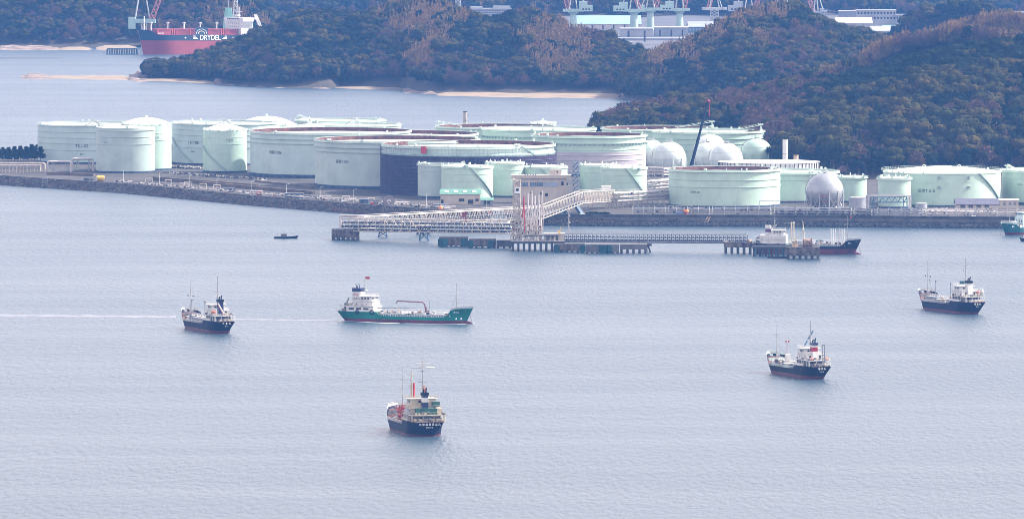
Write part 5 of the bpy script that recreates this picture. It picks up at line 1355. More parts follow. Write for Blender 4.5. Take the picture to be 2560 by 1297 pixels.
# little stairs down the right quay
for px, lab in ((1700,'brown steel stairs down the rocks below the left foot of T-017'),(1768,'pale wooden ladder leaning on the quay wall below T-017')):
    t = thing('quay_stairs', lab, 'stairs', edge(px, 6, 3.5)); s_ = MB()
    for k in (-.9,.9): s_.beam((k-2,-3,-3), (k+1.5,1.6,3), .22)
    for i in range(8): s_.box((-2+3.5*i/8,-3+4.6*i/8,-3+6*i/8), (1.9,.5,.12))
    if px < 1750: s_.box((-3,0,1.2), (5,2,.2)); s_.beam((-5,0,-2), (-5,0,2.2), .2); s_.beam((-1,0,-2), (-1,0,2.2), .2)
    s_.build('frame', mat('brown_steel', (.16,.12,.12), .8, var=.3) if px < 1750 else M_TAN, t)
t = thing('pump_unit', 'blue-grey pump house with an orange round top on the quay edge', 'pump', edge(1708,9.5,GZ)); MB().cyl((1.5,0,0), (1.5,0,3.6), 1.3, 14).build('body', mat('brick_red_vessel', (.30,.10,.09), .6, var=.2), t, True); MB().cyl((1.5,0,3.6), (1.5,0,5.0), 1.8, 16, 1.5).build('cap', M_ORNG, t, True); MB().box((-2.4,.5,1.8), (4.4,3,3.6)).build('house', mat('blue_grey_panel', (.16,.20,.30), .6, var=.15), t)
# parked vehicles at quay
def van(label, px, off, rz=0, L_=4.6, h=1.9, m=None):
    t = thing('parked_van' if h > 1.7 else 'parked_car', label, 'van' if h > 1.7 else 'car', edge(px, off, GZ+.05), rz, 'vehicles parked on the quay')
    mb = MB(); prof = [(-L_/2,.35),(-L_/2,h*.62),(-L_/2+.25,h),(L_/2-1.3,h),(L_/2-.55,h*.6),(L_/2,h*.52),(L_/2,.35)]
    n_ = len(prof); mb.v = [(x,-.85,z) for x,z in prof]+[(x,.85,z) for x,z in prof]; mb.f = [tuple(range(n_)), tuple(reversed(range(n_,2*n_)))]+[(i,n_+i,n_+(i+1)%n_,(i+1)%n_) for i in range(n_)]
    mb.build('body', m or M_WHT, t)
    MB().box((-.35,-.87,h*.76), (L_*.55,.04,h*.28)).build('window', M_DGLASS, t)
    for x in (-L_*.3, L_*.3):
        for y in (-.8,.8): MB().cyl((x,y-.1,.33), (x,y+.1,.33), .33, 12).build('wheel', M_DPIPE, t)
van('white van parked on the quay just right of the blue A-frame pier', 1449, 11.2)
van('white car parked beside the white van below the small green tanks', 1466, 11.2, 0, 4.2, 1.45)
van('second white car, nearest the white trestle tower', 1478, 11.2, 0, 4.2, 1.45)
van('white dinghy-like covered cart parked on the quay below the cone-roofed tank', 2432, 8.9, 0, 4.0, 2.2)
for (x, o, lab) in ((1430+70,14,'low dark bushy shrub mass under the trestle, right of the blue pier'),(1462,15,'low dark shrubs between the blue pier and the trestle tower')):
    t = thing('shrub', lab, 'shrub', edge(x, o, GZ)); c = bpy.data.objects.new('foliage', TMPL['dark'][0 if x < 1480 else 1]); COL.objects.link(c); c.parent = t; c.scale = (1.2,.5,.45); c.location = (0,0,-1.2)

dk2, w_, c_ = platform('dark piled approach deck in front of the stern of the moored tanker', 1881,1965,641,5,5.6,m=M_DCONC,thick=1.3,leg_r=.55)
for i in range(5): MB().box((-w_/2+2+i*(w_-4)/4,-2.7,2.6), (.9,.5,4.6)).build('fender_post', M_TEAL, dk2)
pf = MB(); random.seed(77)
for i in range(26): pf.box((rnd(-w_/2,w_/2), rnd(-2,2), 5.6+rnd(.3,1.2)), (rnd(.4,1.6), rnd(.4,1), rnd(.5,1.8)))
pf.cyl((-w_/2,-1,6.1), (w_/2,-1,6.1), .25, 6); pf.build('deck_pipes', M_DPIPE, dk2)
for i, (px, py, z, lab) in enumerate([(1300,628,5.6,'small green-grey crate at the left of the jetty head'),(1372,628,5.6,'small pale crate on the jetty head left of the cream cabin')]):
    t = thing('crate', lab, 'crate', (P(px,py,0).x, jc.y-9, z)); MB().box((0,0,.7), (2,1.6,1.4)).build('body', M_DKBOX if False else M_PGRY, t); MB().box((0,0,1.45), (2.15,1.75,.12)).build('lid', M_PIPE, t)
# ================================================================ SHIPS
M_NAVY_H = mat('navy_hull_paint', (0.005, 0.008, 0.030), .55, var=.2, scale=.15, streak=.3, dirt=(.05,.035,.04), spec=.12)
M_BLK_H = mat('black_hull_paint', (0.005, 0.006, 0.016), .55, var=.2, scale=.15, streak=.3, dirt=(.05,.03,.03), spec=.12)
M_GRN_H = mat('sea_green_hull_paint', (0.008, 0.145, 0.115), .5, var=.15, scale=.12, streak=.35, dirt=(.05,.07,.06), spec=.15)
M_TEAL_H = mat('teal_hull_paint', (0.012, 0.11, 0.12), .3, var=.15, scale=.15, streak=.2, dirt=(.10,.12,.12))
M_BOOT = mat('dark_red_boot_paint', (0.105, 0.014, 0.026), .5, var=.25, scale=.2, streak=.3, dirt=(.05,.02,.03))
M_SHW = mat('ship_white_paint', (0.62, 0.62, 0.61), .5, var=.09, scale=.4, streak=.45, dirt=(.45,.33,.22))
M_SHC = mat('ship_cream_paint', (0.50, 0.45, 0.35), .5, var=.12, scale=.4, streak=.5, dirt=(.35,.22,.14))
M_DECKG = mat('green_deck_paint', (0.06, 0.15, 0.11), .7, var=.3, scale=.3)
M_DECKR = mat('red_brown_deck_paint', (0.13, 0.055, 0.045), .7, var=.35, scale=.3)
M_DKGRN = mat('dark_green_canvas', (0.03, 0.11, 0.08), .7, var=.3, scale=.4)
M_BLACK = mat('matt_black_paint', (0.008, 0.009, 0.013), .7, var=.2, spec=.1)
M_NAVYF = mat('navy_funnel_paint', (0.008, 0.014, 0.07), .35, var=.15)
M_LETW = mat('white_lettering', (.85,.85,.85), .6, var=.02)
M_CORAL = mat('orange_lifeboat_paint', (0.62, 0.20, 0.10), .5, var=.15)
M_REDG = mat('bright_red_gear_paint', (0.38, 0.035, 0.022), .5, var=.2, scale=.4)
M_SHADE = mat('weathered_ship_paint_shade_grey', (.20,.20,.21), .6, var=.3, scale=.6, streak=.5, dirt=(.08,.05,.04))  # dark grey stands in for shade under the boat deck; streaks are wear
M_MAST = mat('grey_mast_paint', (.30,.29,.28), .5, var=.2)
M_FOAM = mat('white_foam', (.80,.82,.84), .9, var=.1, scale=.8)

def hull_mesh(t, L, B, hp, hm, hf, hullm, bootm, deckm, tp=.30, tf=.86, boot=1.4, bulw=None, stern_w=.80, rake=4.0, bulb=False, bulwm=None, draft=1.2, stern_rake=3.0, cut=None, fullness=.78):
    T = [0,.015,.04,.08,.14,.2,tp-.0001,tp+.02,.45,.55,.65,.74,.8,tf-.02,tf+.0001,.9,.935,.965,.985,1.0]
    T = sorted(set(T))
    def zd(u):
        b_ = hp if u < tp else hp+(hm-hp)*min(1,(u-tp)/.035) if u < tf-.03 else hm+(hf-hm)*min(1,(u-(tf-.03))/.035)
        return b_+(.6*max(0,(u-tf)/(1-tf)) if u > tf else 0)
    def bd(u):
        if u < .14: return B/2*(stern_w+(1-stern_w)*math.sin(u/.14*math.pi/2))
        if u > fullness: return B/2*max(0.02, math.cos((u-fullness)/(1-fullness)*math.pi/2)**.62)
        return B/2
    def bw(u):
        if u < .22: return B/2*(.30+.70*math.sin(u/.22*math.pi/2))
        if u > fullness-.08: return B/2*max(0.01, math.cos((u-fullness+.08)/(1.08-fullness)*math.pi/2)**.9)
        return B/2*.985
    def X(u, z):
        k = max(0, min(1, z/zd(u))); base = -L/2+stern_rake*(1-k)*max(0,1-u/.2)+L*u
        return base-rake*(1-k)*max(0,(u-.7)/.3)
    def pt(u, z, s_):
        k = max(0, z/zd(u)); y = bw(u)+(bd(u)-bw(u))*min(1,k)**1.1
        return (X(u, z), s_*y, z)
    for nm, lv, m in (('boot_topping', [-draft, 0, boot*.5, boot], bootm), ('hull', None, hullm)):
        mb = MB()
        for s_ in (-1, 1):
            rows = []
            for u in T:
                z_ = lv or [boot, boot+(zd(u)-boot)*.35, boot+(zd(u)-boot)*.7, zd(u)]
                rows.append([pt(u, z, s_) for z in z_])
            mb.sheet(rows)
        z_ = lv or [boot, boot+(zd(0)-boot)*.35, boot+(zd(0)-boot)*.7, zd(0)]
        mb.sheet([[pt(0, z, -1) for z in z_], [pt(0, z, 1) for z in z_]])
        mb.build(nm, m, t, True)
    if bulb:
        mb = MB(); mb.ball((0,0,0), 1, 12); mb.xf(Matrix.Translation((L/2-rake+.6, 0, .1)) @ Matrix.Diagonal((3.2, 1.2, 1.3, 1))); mb.build('bulbous_bow', bootm, t, True)
    dk = MB()
    rows = [[(X(u, zd(u)), s_*(bd(u)-.05), zd(u)-(.05 if tp < u < tf-.03 else .9 if u >= tf else .05)) for s_ in (-1, 1)] for u in T]
    dk.sheet(rows); dk.build('deck', deckm, t)
    # bulwark on the forecastle
    mb = MB()
    for s_ in (-1, 1):
        mb.sheet([[pt(u, zd(u), s_), (X(u,zd(u))+.25, s_*(bd(u)+.12), zd(u)+.85)] for u in T if u >= tf])
    mb.build('bulwark', bulwm or M_SHW, t)
    xf_ = X(tf, hf)-.4; MB().bz(xf_-.25, xf_, -B/2+1.0, B/2-1.0, hm, hf-.85).build('forecastle_bulkhead', bulwm or M_SHADE, t)
    # freeing-port rail along the main deck
    mb = MB(); n_ = 26
    for s_ in (-1, 1):
        for i in range(n_+1):
            u = tp+.04+(tf-.05-tp-.04)*i/n_; z = zd(u); mb.box((X(u,z), s_*(bd(u)-.06), z+.55), (.28,.12,1.1))
        for h_ in (1.05,):
            a, b = tp+.03, tf-.04; seg = [(X(a+(b-a)*i/8, hm), s_*(bd(a+(b-a)*i/8)-.06), zd(a+(b-a)*i/8)+h_) for i in range(9)]
            mb.tube(seg, .1, 4)
    mb.bz(-L*.1, -L*.1+.25, -B/2+.06, B/2-.06, hm-.2, hm+.02)
    mb.build('side_rail', M_SHW if bulwm is None else bulwm, t)
    return zd, bd, X
def railing(t, pts, z, m=M_SHW, h=1.1, name='railing', closed=False, sp=1.5, r=.05):
    mb = MB(); P_ = pts+[pts[0]] if closed else pts
    for a, b in zip(P_, P_[1:]):
        a, b = Vector((*a, z)), Vector((*b, z)); n_ = max(1, int((b-a).length/sp))
        for h_ in (h, h*.55): mb.cyl(a+Vector((0,0,h_)), b+Vector((0,0,h_)), r, 3, cap=False)
        for i in range(n_+1): q = a.lerp(b, i/n_); mb.cyl(q, q+Vector((0,0,h)), r, 3, cap=False)
    return mb.build(name, m, t)
def windows(par, x, ys, z, w_, h_, m=M_DGLASS, ax='x', name='window'):
    for y in ys:
        if ax == 'x': MB().box((x, y, z), (.1, w_, h_)).build(name, m, par)
        else: MB().box((y, x, z), (w_, .1, h_)).build(name, m, par)
def rings(c, r, n=10, t=.22):
    mb = MB()
    for i in range(n):
        a, b = i*math.tau/n, (i+1)*math.tau/n; mb.cyl((c[0]+r*math.cos(a), c[1], c[2]+r*math.sin(a)), (c[0]+r*math.cos(b), c[1], c[2]+r*math.sin(b)), t, 5)
    return mb
def put_text(t, s, size, origin, ex, ez, m=M_LETW):
    tm = text_mb(s, size); o, ex, ez = Vector(origin), Vector(ex).normalized(), Vector(ez).normalized()
    tm.v = [tuple(o+ex*x+ez*y) for x, y, _ in tm.v]; return tm.build('lettering', m, t)

def coaster(label, loc, rz, L=65, B=10.6, hp=5.9, hm=3.9, hf=8.0, hullm=M_NAVY_H, house=M_SHW, funnel=(M_NAVYF, None, M_BLACK), names=('三 泰 丸', '松 山'), deckm=M_DECKR,
            boot=1.4, mast=26.0, foremast=23.5, posts=3, crane=None, red_gear=False, poopm=None, boat=True, bulwm=None, gap=0.0, bridge_z=0.0, bulb=False, mastcap=True, deckbox=M_PGRY, name='tanker_ship', cat='tanker', exhaust=True, mastm=None):
    mastm = mastm or M_MAST
    t = thing(name, label, cat, loc, rz, 'coastal tankers in the bay')
    zd, bd, X = hull_mesh(t, L, B, hp, hm, hf, hullm, M_BOOT, deckm, boot=boot, bulwm=bulwm, bulb=bulb)
    S = -L/2
    z1, z2, z3, z4 = hp, hp+2.5, hp+5.0, hp+7.5+bridge_z
    # poop house (set in under the boat deck), boat deck, accommodation, bridge
    MB().bz(S+5.5, S+19.5, -B/2+1.6, B/2-1.6, z1, z2).build('poop_house', M_SHADE, t)  # wall painted dark to imitate shade below the boat deck
    bdm = MB().bz(S+2.2, S+20.2, -B/2+.1, B/2-.1, z2+.005, z2+.22)
    for s_ in (-1, 1):
        for i in range(7): bdm.beam((S+2.6+i*2.9, s_*(B/2-.3), z1), (S+2.6+i*2.9, s_*(B/2-.3), z2), .2)
        bdm.bz(S+9, S+20, s_*(B/2-.12)-.06, s_*(B/2-.12)+.06, z1, z1+1.0)
    for i in range(4): bdm.beam((S+2.5, -B/2+.6+i*(B-1.2)/3, z1), (S+2.5, -B/2+.6+i*(B-1.2)/3, z2), .2)
    bdm.build('boat_deck', house, t)
    w_ = MB().bz(S+8.5, S+19.2, -B/2+1.4, B/2-1.4, z2+.225, z3); w_.build('accommodation', house, t)
    MB().bz(S+8.0, S+19.6, -B/2+1.0, B/2-1.0, z3+.005, z3+.18).build('bridge_deck', house, t)
    wh = MB().bz(S+12.0, S+18.6, -B/2+2.0, B/2-2.0, z3+.185, z4); whl = wh.build('wheelhouse', house, t)
    MB().bz(S+11.4, S+19.3, -B/2+1.2, B/2-1.2, z4+.005, z4+.2).build('wheelhouse_roof', house, t)
    for y in [-B/2+2.6+i*(B-5.2)/4 for i in range(5)]: MB().box((S+18.66, y, z4-1.0), (.12,.95,.9)).build('window', M_DGLASS, whl)
    for s_ in (-1, 1):
        for x in (S+13.4, S+15.0, S+16.6): MB().box((x, s_*(B/2-1.96), z4-1.0), (.9,.12,.9)).build('window', M_DGLASS, whl)
    for y in (-1.6, 1.6): MB().box((S+11.94, y, z4-1.0), (.12,.9,.8)).build('window', M_DGLASS, whl)
    for s_ in (-1, 1):
        for x in (S+10.5, S+13.2, S+16): MB().box((x, s_*(B/2-1.36), z3-1.2), (.5,.12,.5)).build('porthole', M_DGLASS, t)
        for x in (S+8, S+11.5, S+15, S+18): MB().box((x, s_*(B/2-1.56), z1+1.3), (1.0,.12,1.0)).build('porthole', M_DGLASS, t)
    for y in (-2.6,-.9,.9,2.6): MB().box((S+19.26, y, z3-1.1), (.12,.5,.5)).build('porthole', M_DGLASS, t)
    for y in (-2.4, 2.4): MB().box((S+5.44, y, z1+1.1), (.12,.9,1.9)).build('door', M_DGLASS, t)
    for y in (-2.6, 2.2): MB().box((S+8.44, y, z2+1.2), (.12,.8,1.7)).build('door', M_DGLASS, t)
    railing(t, [(S+19,-B/2+.3),(S+1.0,-B/2+1.3),(S+.5,0),(S+1.0,B/2-1.3),(S+19,B/2-.3)], z1, house)
    railing(t, [(S+20,-B/2+.2),(S+2.3,-B/2+.2),(S+2.3,B/2-.2),(S+20,B/2-.2)], z2+.2, house)
    railing(t, [(S+19.4,-B/2+1.1),(S+8.2,-B/2+1.1),(S+8.2,B/2-1.1),(S+19.4,B/2-1.1),(S+19.4,-B/2+1.1)], z3+.15, house)
    railing(t, [(S+19.1,-B/2+1.4),(S+11.6,-B/2+1.4),(S+11.6,B/2-1.4),(S+19.1,B/2-1.4),(S+19.1,-B/2+1.4)], z4+.2, house)
    railing(t, [(X(u,8)-.2, (bd(u)-.2)) for u in (.86,.9,.94,.97,.99)]+[(L/2-.3,0)]+[(X(u,8)-.2, -(bd(u)-.2)) for u in (.99,.97,.94,.9,.86)], hf+.8, house)
    # funnel
    fb, fband, ftop = funnel; fx = S+9.4; zf = z3+4.4+bridge_z
    fo = MB().box((fx,0,(z2+zf)/2), (3.2,2.6,zf-z2), 0, .88).build('funnel', fb, t)
    if fband:
        MB().box((fx,0,zf-2.0), (3.24*.93,2.64*.93,1.9)).build('funnel_band', fband, fo)
    MB().box((fx,0,zf+.45), (3.5,2.9,1.1), 0, .92).build('funnel_top', ftop, fo)
    if exhaust:
        for y, h_ in ((-.5,1.9),(.55,1.3)): MB().tube([(fx,y,zf+.9),(fx-.1,y,zf+1+h_*.6),(fx-.8,y,zf+1+h_)], .3, 8).build('exhaust_pipe', M_BLACK, fo, True)
    # masts
    mx = S+13.2; mm = MB().cyl((mx,0,z4), (mx,0,mast), .2, 8, .12).beam((mx,-1.9,z4+(mast-z4)*.45), (mx,1.9,z4+(mast-z4)*.45), .14).beam((mx,-1.3,z4+(mast-z4)*.75), (mx,1.3,z4+(mast-z4)*.75), .12)
    for s_ in (-1,1): mm.cyl((mx-1.4,s_*1.5,z4), (mx,0,z4+(mast-z4)*.5), .07, 4)
    mm.build('mast', mastm, t)
    MB().box((mx+.7,0,z4+(mast-z4)*.3), (.4,2.6,.25)).cyl((mx+.5,0,z4+(mast-z4)*.26), (mx+.5,0,z4+(mast-z4)*.3), .2, 6).build('radar', house, t)
    if mastcap: MB().beam((mx,-2.0,mast-.3), (mx,2.0,mast-.3), .1).ball((mx,1.0,z4+(mast-z4)*.55), .35, 8).build('antenna', mastm, t)
    gx = L*.5-L*.125; fm = MB().cyl((gx,0,hf-.6), (gx,0,foremast), .2, 8, .07).beam((gx,-1.2,foremast*.78), (gx,1.2,foremast*.78), .13)
    for s_ in (-1,1): fm.cyl((gx-3,s_*1.6,hf-.6), (gx,0,foremast*.7), .06, 4)
    fm.build('foremast', mastm, t)
    for k, (dy, dz) in enumerate(((-1.1,.60),(1.0,.62),(-.9,.52))):
        if k < 3 and posts: MB().ball((gx, dy*1.3, foremast*(dz+.06)), .34, 8).build('day_shape', M_BLACK, t)
    # forecastle gear
    wd = MB()
    for s_ in (-1,1): wd.cyl((L*.42,s_*1.0,hf-.2), (L*.42,s_*2.4,hf-.2), .75, 10).box((L*.42,s_*1.7,hf-.6), (2,1.9,.8)); wd.cyl((L*.455,s_*2.1,hf-.9), (L*.455,s_*2.1,hf), .25, 6)
    wd.build('windlass', M_PGRY, t)
    wd = MB().cyl((S+3.4,-1.8,z1+.8), (S+3.4,1.8,z1+.8), .7, 10).box((S+3.4,0,z1+.35), (1.8,4.4,.6)); wd.build('stern_winch', M_PGRY, t)
    # cargo deck: trunk, catwalk, pipes, tank lids
    xa, xb = S+21.5, L*.34
    MB().bz(xa+1, xb-1, -B/2+2.1, B/2-2.1, hm-.04, hm+.9).build('trunk_deck', deckbox, t)
    cw = MB().bz(xa, xb, -.55, .55, hm+2.3, hm+2.42)
    for i in range(14):
        x = xa+(xb-xa)*i/13
        for s_ in (-.5,.5): cw.beam((x,s_,hm), (x,s_,hm+3.4), .1)
    for s_ in (-.5,.5): cw.cyl((xa,s_,hm+3.4), (xb,s_,hm+3.4), .06, 4)
    cw.build('catwalk', house, t)
    for y in (-2.6,-1.9,1.6,2.3,2.9): MB().cyl((xa,y,hm+1.4), (xb,y,hm+1.4), .19, 6).build('cargo_pipe', house if y < 0 else M_PGRY, t)
    mf_ = MB()
    for i in range(5): x = -2+i*1.5; mf_.cyl((x,-B/2+.7,hm+1.7), (x,B/2-.7,hm+1.7), .2, 6); mf_.cyl((x,0,hm+.9), (x,0,hm+2.4), .3, 6)
    mf_.build('manifold', house, t)
    for i in range(8):
        x = xa+2+(xb-xa-4)*(i//2)/3; s_ = -1 if i % 2 else 1
        MB().cyl((x,s_*2.9,hm+.9), (x,s_*2.9,hm+1.9), .8, 10).cyl((x,s_*2.9,hm+1.9), (x,s_*2.9,hm+2.05), .95, 10).build('tank_hatch', house, t)
    for i in range(posts):
        x = xa+5+(xb-xa-9)*i/max(1,posts-1); MB().cyl((x,(-1)**i*1.4,hm+.9), (x,(-1)**i*1.4,hm+9.5), .16, 6).cyl((x,(-1)**i*1.4,hm+9.5), (x,(-1)**i*1.4,hm+10.4), .34, 8).build('vent_post', M_PGRY, t)
    jk = MB(); random.seed(int(L*10))
    for k_, mm_ in enumerate((house, M_DPIPE, M_DECKR, M_TAN, M_PGRY)):
        jk = MB()
        for i in range(13): jk.box((rnd(xa,xb), rnd(-B/2+1,B/2-1), hm+rnd(.5,2.3)), (rnd(.4,1.6), rnd(.3,1.1), rnd(.3,1.4)))
        jk.cyl((xa+2,rnd(-3,3),hm+1.2), (xb-3,rnd(-3,3),hm+1.2), .12, 4); jk.build('deck_fittings', mm_, t)
    rg = MB()
    for k_, mm_ in enumerate((M_SHC, M_DPIPE, M_SHADE)):
        rg = MB()
        for i in range(9): rg.box((rnd(S+3,S+19) if i % 2 else rnd(S+2.8,S+5), rnd(-B/2+.8,B/2-.8) if not i % 2 else random.choice((-1,1))*rnd(B/2-1.7,B/2-.8), z2+rnd(.5,1.1)), (rnd(.4,1.2), rnd(.3,.9), rnd(.5,1.2)))
        rg.bz(S+3+k_*4, S+3.6+k_*4, -B/2+.8, B/2-.8, z2+.22, z2+.34); rg.build('deck_lockers', mm_, t)
        rg = MB()
        for i in range(8): rg.box((rnd(S+1.6,S+4.6), rnd(-B/2+1.6,B/2-1.6), z1+rnd(.3,.9)), (rnd(.5,1.3), rnd(.4,1.2), rnd(.5,1.5)))
        rg.bz(S+2+k_, S+2.3+k_, -B/2+2, B/2-2, z1, z1+.2); rg.build('mooring_gear', mm_, t)
    if boat:
        b_ = MB(); b_.ball((0,0,0), 1, 12); b_.xf(Matrix.Translation((S+7.0,-B/2+1.2 if boat == 1 else B/2-1.2,z2+2.0)) @ Matrix.Diagonal((2.6,.9,.8,1))); b_.build('lifeboat', M_CORAL, t, True)
        dv = MB()
        for x in (S+5, S+9): dv.tube([(x,-B/2+2.2 if boat == 1 else B/2-2.2,z2+.2), (x,-B/2+1.9 if boat == 1 else B/2-1.9,z2+3.6), (x,-B/2+.9 if boat == 1 else B/2-.9,z2+3.8)], .14, 5)
        dv.build('davit', house, t)
    for s_ in (-1,1): MB().cyl((S+12,s_*(B/2-.8),z2+.75), (S+13.6,s_*(B/2-.8),z2+.75), .42, 8).build('life_raft', M_SHW, t)
    # stern name
    put_text(t, names[0], 1.05, (S-.08+.55*0, 0, hp-.95), (0,-1,0), (0,0,1)); put_text(t, names[1], .6, (S+.38, 0, hp-2.25), (0,-1,0), (0,0,1))
    for s_ in (-1, 1): put_text(t, names[0].replace(' ', ''), .9, (L*.40, s_*(bd(.90)+.02), hf-1.5), (-s_,s_*.28,0) if s_ > 0 else (1,.28,0), (0,-s_*.05,1))
    # anchor cable
    MB().cyl((L/2-1.6,-.6,hf-2.4), (L/2+.4,-.8,-1), .09, 4).build('anchor_chain', M_DPIPE, t)
    if crane == 'jib':
        cx_ = S+24; MB().cyl((cx_,0,hm), (cx_,0,hm+5.5), .5, 8).build('crane_post', M_BSTEEL, t)
        MB().beam((cx_,0,hm+5.3), (cx_+.6,-.3,hm+7.4), .8).beam((cx_+.6,-.3,hm+7.4), (cx_+1.5,-6.4,hm+16.5), .6).build('crane_jib', M_BSTEEL, t)
    if crane == 'hose':
        cx_ = L*.13; MB().cyl((cx_+1,0,hm), (cx_+1,0,hm+4.6), .5, 8).build('crane_post', mat('dark_red_crane', (.16,.04,.05), .6, var=.2), t)
        MB().tube([(cx_+.9,0,hm+3.0),(cx_+.4,0,hm+6.0),(cx_-.8,0,hm+7.0),(cx_-15,1,hm+7.3),(cx_-15.3,1,hm+6.2)], .30, 8).build('crane_jib', MATS['dark_red_crane'], t)
        MB().cyl((cx_+3.0,0,hm), (cx_+3.0,0,hm+7.5), .14, 6).build('vent_post', M_PGRY, t); MB().tube([(cx_-27,0,hm+2.6),(cx_-26,0,hm+3.6),(cx_-4,0,hm+3.9),(cx_-3,0,hm+2.6)], .22, 6).cyl((cx_-3.8,0,hm+3.6), (cx_-3.8,0,hm+6.8), .08, 4).build('gantry_pipe', M_PGRY, t)
    return t, zd, bd, X
def waterloc(px, py): return P(px, py, 0)
def sternpos(px_s, py_s, L, th):                 # centre from the stern point; heading away from the camera, turned left by th
    p = P(px_s, py_s, 0); return p+Vector((-math.sin(th), math.cos(th), 0))*L/2
# 1 left anchored tanker: navy, white house
th = R(21); c1 = sternpos(568, 835, 64, th)
s1, zd, bd, X = coaster('navy-hulled tanker with a navy funnel anchored at the left, crossed by the wake', c1, math.pi/2+th, 62, 11, 6.0, 4.0, 8.2, names=('三  泰  丸','松 山'), funnel=(M_NAVYF,None,M_BLACK), posts=3, boat=2, mast=27.5, mastcap=False)
S = -31
MB().bz(S+12,S+40,2.2,4.6,3.9,6.4).build('deck_tank', M_PGRY, s1)
MB().beam((S+3,-.6,8.0), (S+7.5,1.8,14.5), .6).build('stern_crane', mat('faded_pink_paint', (.45,.33,.32), .6), s1)
MB().beam((S+28,-5.35,5.0), (S+28+14,-5.35,5.0), .3).build('side_platform', M_SHW, s1)
# 2 green tanker under way
L2 = 72.0; f2 = R(23); a = P(866, 801, 0); c2_ = a+Vector((math.cos(f2), -math.sin(f2), 0))*(L2/2-3)
s2, zd, bd, X = coaster('sea-green-hulled white tanker under way with a dark red cargo crane', c2_, -f2, L2, 11.5, 5.0, 3.1, 7.2, M_GRN_H, M_SHW, (M_SHW, None, M_NAVYF), ('第十八','今治'), M_DECKG, boot=1.5, mast=22.5, foremast=20.5, posts=0, crane='hose', bulwm=mat('pale_grey_bulwark', (.42,.47,.48), .5), bulb=True, boat=0, mastcap=False)
S = -L2/2
MB().bz(S+6, S+20.0, -5.6, 5.6, 5.0, 7.3).build('side_house', M_SHW, s2)
for x in (S+8.2,S+12.2,S+16.2): MB().box((x,-5.64,6.4), (2.8,.12,1.0)).build('opening', M_DPIPE, s2)
for x, r in ((S+11.5,.85),(S+19.5,1.05)): rings((x,-5.9,4.8), r, 12, .28).build('tyre_fender', M_BLACK, s2)
MB().bz(S+7,S+12,-2.6,2.6,10.0,14.6).build('funnel_casing', M_SHW, s2)
put_text(s2, 'N', 2.3, (S+9.5,-2.68,13.2), (1,0,0), (0,0,1), M_REDP); put_text(s2, '=   =', 1.9, (S+9.5,-2.66,13.2), (1,0,0), (0,0,1), M_NAVYF); put_text(s2, '日本SS', 1.35, (S+9.5,-2.66,11.2), (1,0,0), (0,0,1), M_INK)
MB().box((S+9.5,0,15.6), (4.6,4.6,1.9)).build('funnel_top', M_NAVYF, s2)
MB().tube([(S+9,0,16.5),(S+9,0,17.6),(S+7.9,0,18.3)], .16, 6).tube([(S+10.2,0,16.5),(S+10.2,0,17.9),(S+9.2,0,18.7)], .16, 6).build('exhaust_pipe', M_DPIPE, s2)
fl_ = MB().sheet([[(S+13.4+i*.6, .15*math.sin(i*1.3), 21.0), (S+13.4+i*.6, .15*math.sin(i*1.3), 22.2)] for i in range(5)]); fl_.build('red_flag', M_REDP, s2)
MB().beam((S+2,0,6.2), (S+4.6,-.5,11.5), .6).bz(S+1.0,S+6,-4,4,7.6,7.8).build('stern_crane', M_PGRY, s2)
for x in (L2*.39, L2*.43): MB().box((x,-3.1,2.6), (.8,.2,.8)).build('hull_mark', M_LETW, s2)
# 3 cream-housed tanker, nearest the camera
th = R(13.5); c3_ = sternpos(1076, 1092, 60, th)
s3, zd, bd, X = coaster('nearest tanker: navy hull, cream superstructure, bright red deck gear', c3_, math.pi/2+th, 58, 14.8, 6.0, 4.2, 8.6, M_NAVY_H, M_SHC, (M_NAVYF, M_SHW, M_BLACK), ('共 栄 昌 島 近 山 丸','東 京 今 治'), M_DECKR, boot=.7, mast=30, foremast=26, posts=0, red_gear=True, boat=0, bridge_z=1.2)
S = -29
rg = MB(); random.seed(12)
for i in range(26): x, y, z = S+rnd(22,34), rnd(2.5,6.6), 4.2+rnd(.5,7.5); rg.cyl((x,y,z), (x+rnd(-1.5,1.5),y,min(11,z+rnd(1,4))), rnd(.2,.5), 6)
for i in range(22): rg.box((S+rnd(21,33), rnd(2.5,6.6), 4.2+rnd(.5,6)), (rnd(.6,1.6),rnd(.6,1.6),rnd(.8,2)))
rg.build('red_dredge_gear', M_REDG, s3)
MB().cyl((S+24,3,4.2), (S+24,3,12.2), .7, 8).cyl((S+24,3,12.2), (S+24,3,13.0), 1.3, 10).build('red_crane_post', M_REDG, s3)
MB().beam((S+25,1.0,6), (S+25,1.0,20.5), .7).build('red_derrick', M_REDG, s3)
MB().cyl((S+20,-2.2,15), (S+20,-2.2,19.5), .5, 8).build('red_vent', M_REDG, s3)
MB().cyl((S+26,1.8,8), (S+26,1.8,25.5), .5, 8, .3).beam((S+26,.2,19), (S+26,3.4,19), .3).build('cream_kingpost', M_SHC, s3)
MB().box((S+7.6,0,9.9), (4.4,8.6,2.6)).build('green_screen', M_DKGRN, s3); MB().box((S+5.35,0,8.3), (.2,10,.8)).build('awning_edge', M_SHC, s3)
MB().box((S+12,-5.0,12.6), (4,3,2.0)).build('green_tank_box', M_DKGRN, s3); MB().bz(S+9,S+17,4.6,6.9,6.0,10.6).build('side_casing', mat('lilac_grey_paint', (.36,.36,.42), .5), s3)
MB().bz(S+7,S+18,-6.9,-3.2,8.5,11.2).build('side_casing', M_SHC, s3)
MB().box((S+12.6,0,29.2), (.4,6.4,.5)).beam((S+12.6,-5,27.6), (S+12.6,5,27.6), .3).box((S+12.6,0,27.6), (1.2,1.6,1.6)).build('radar_scanner', M_SHW, s3)
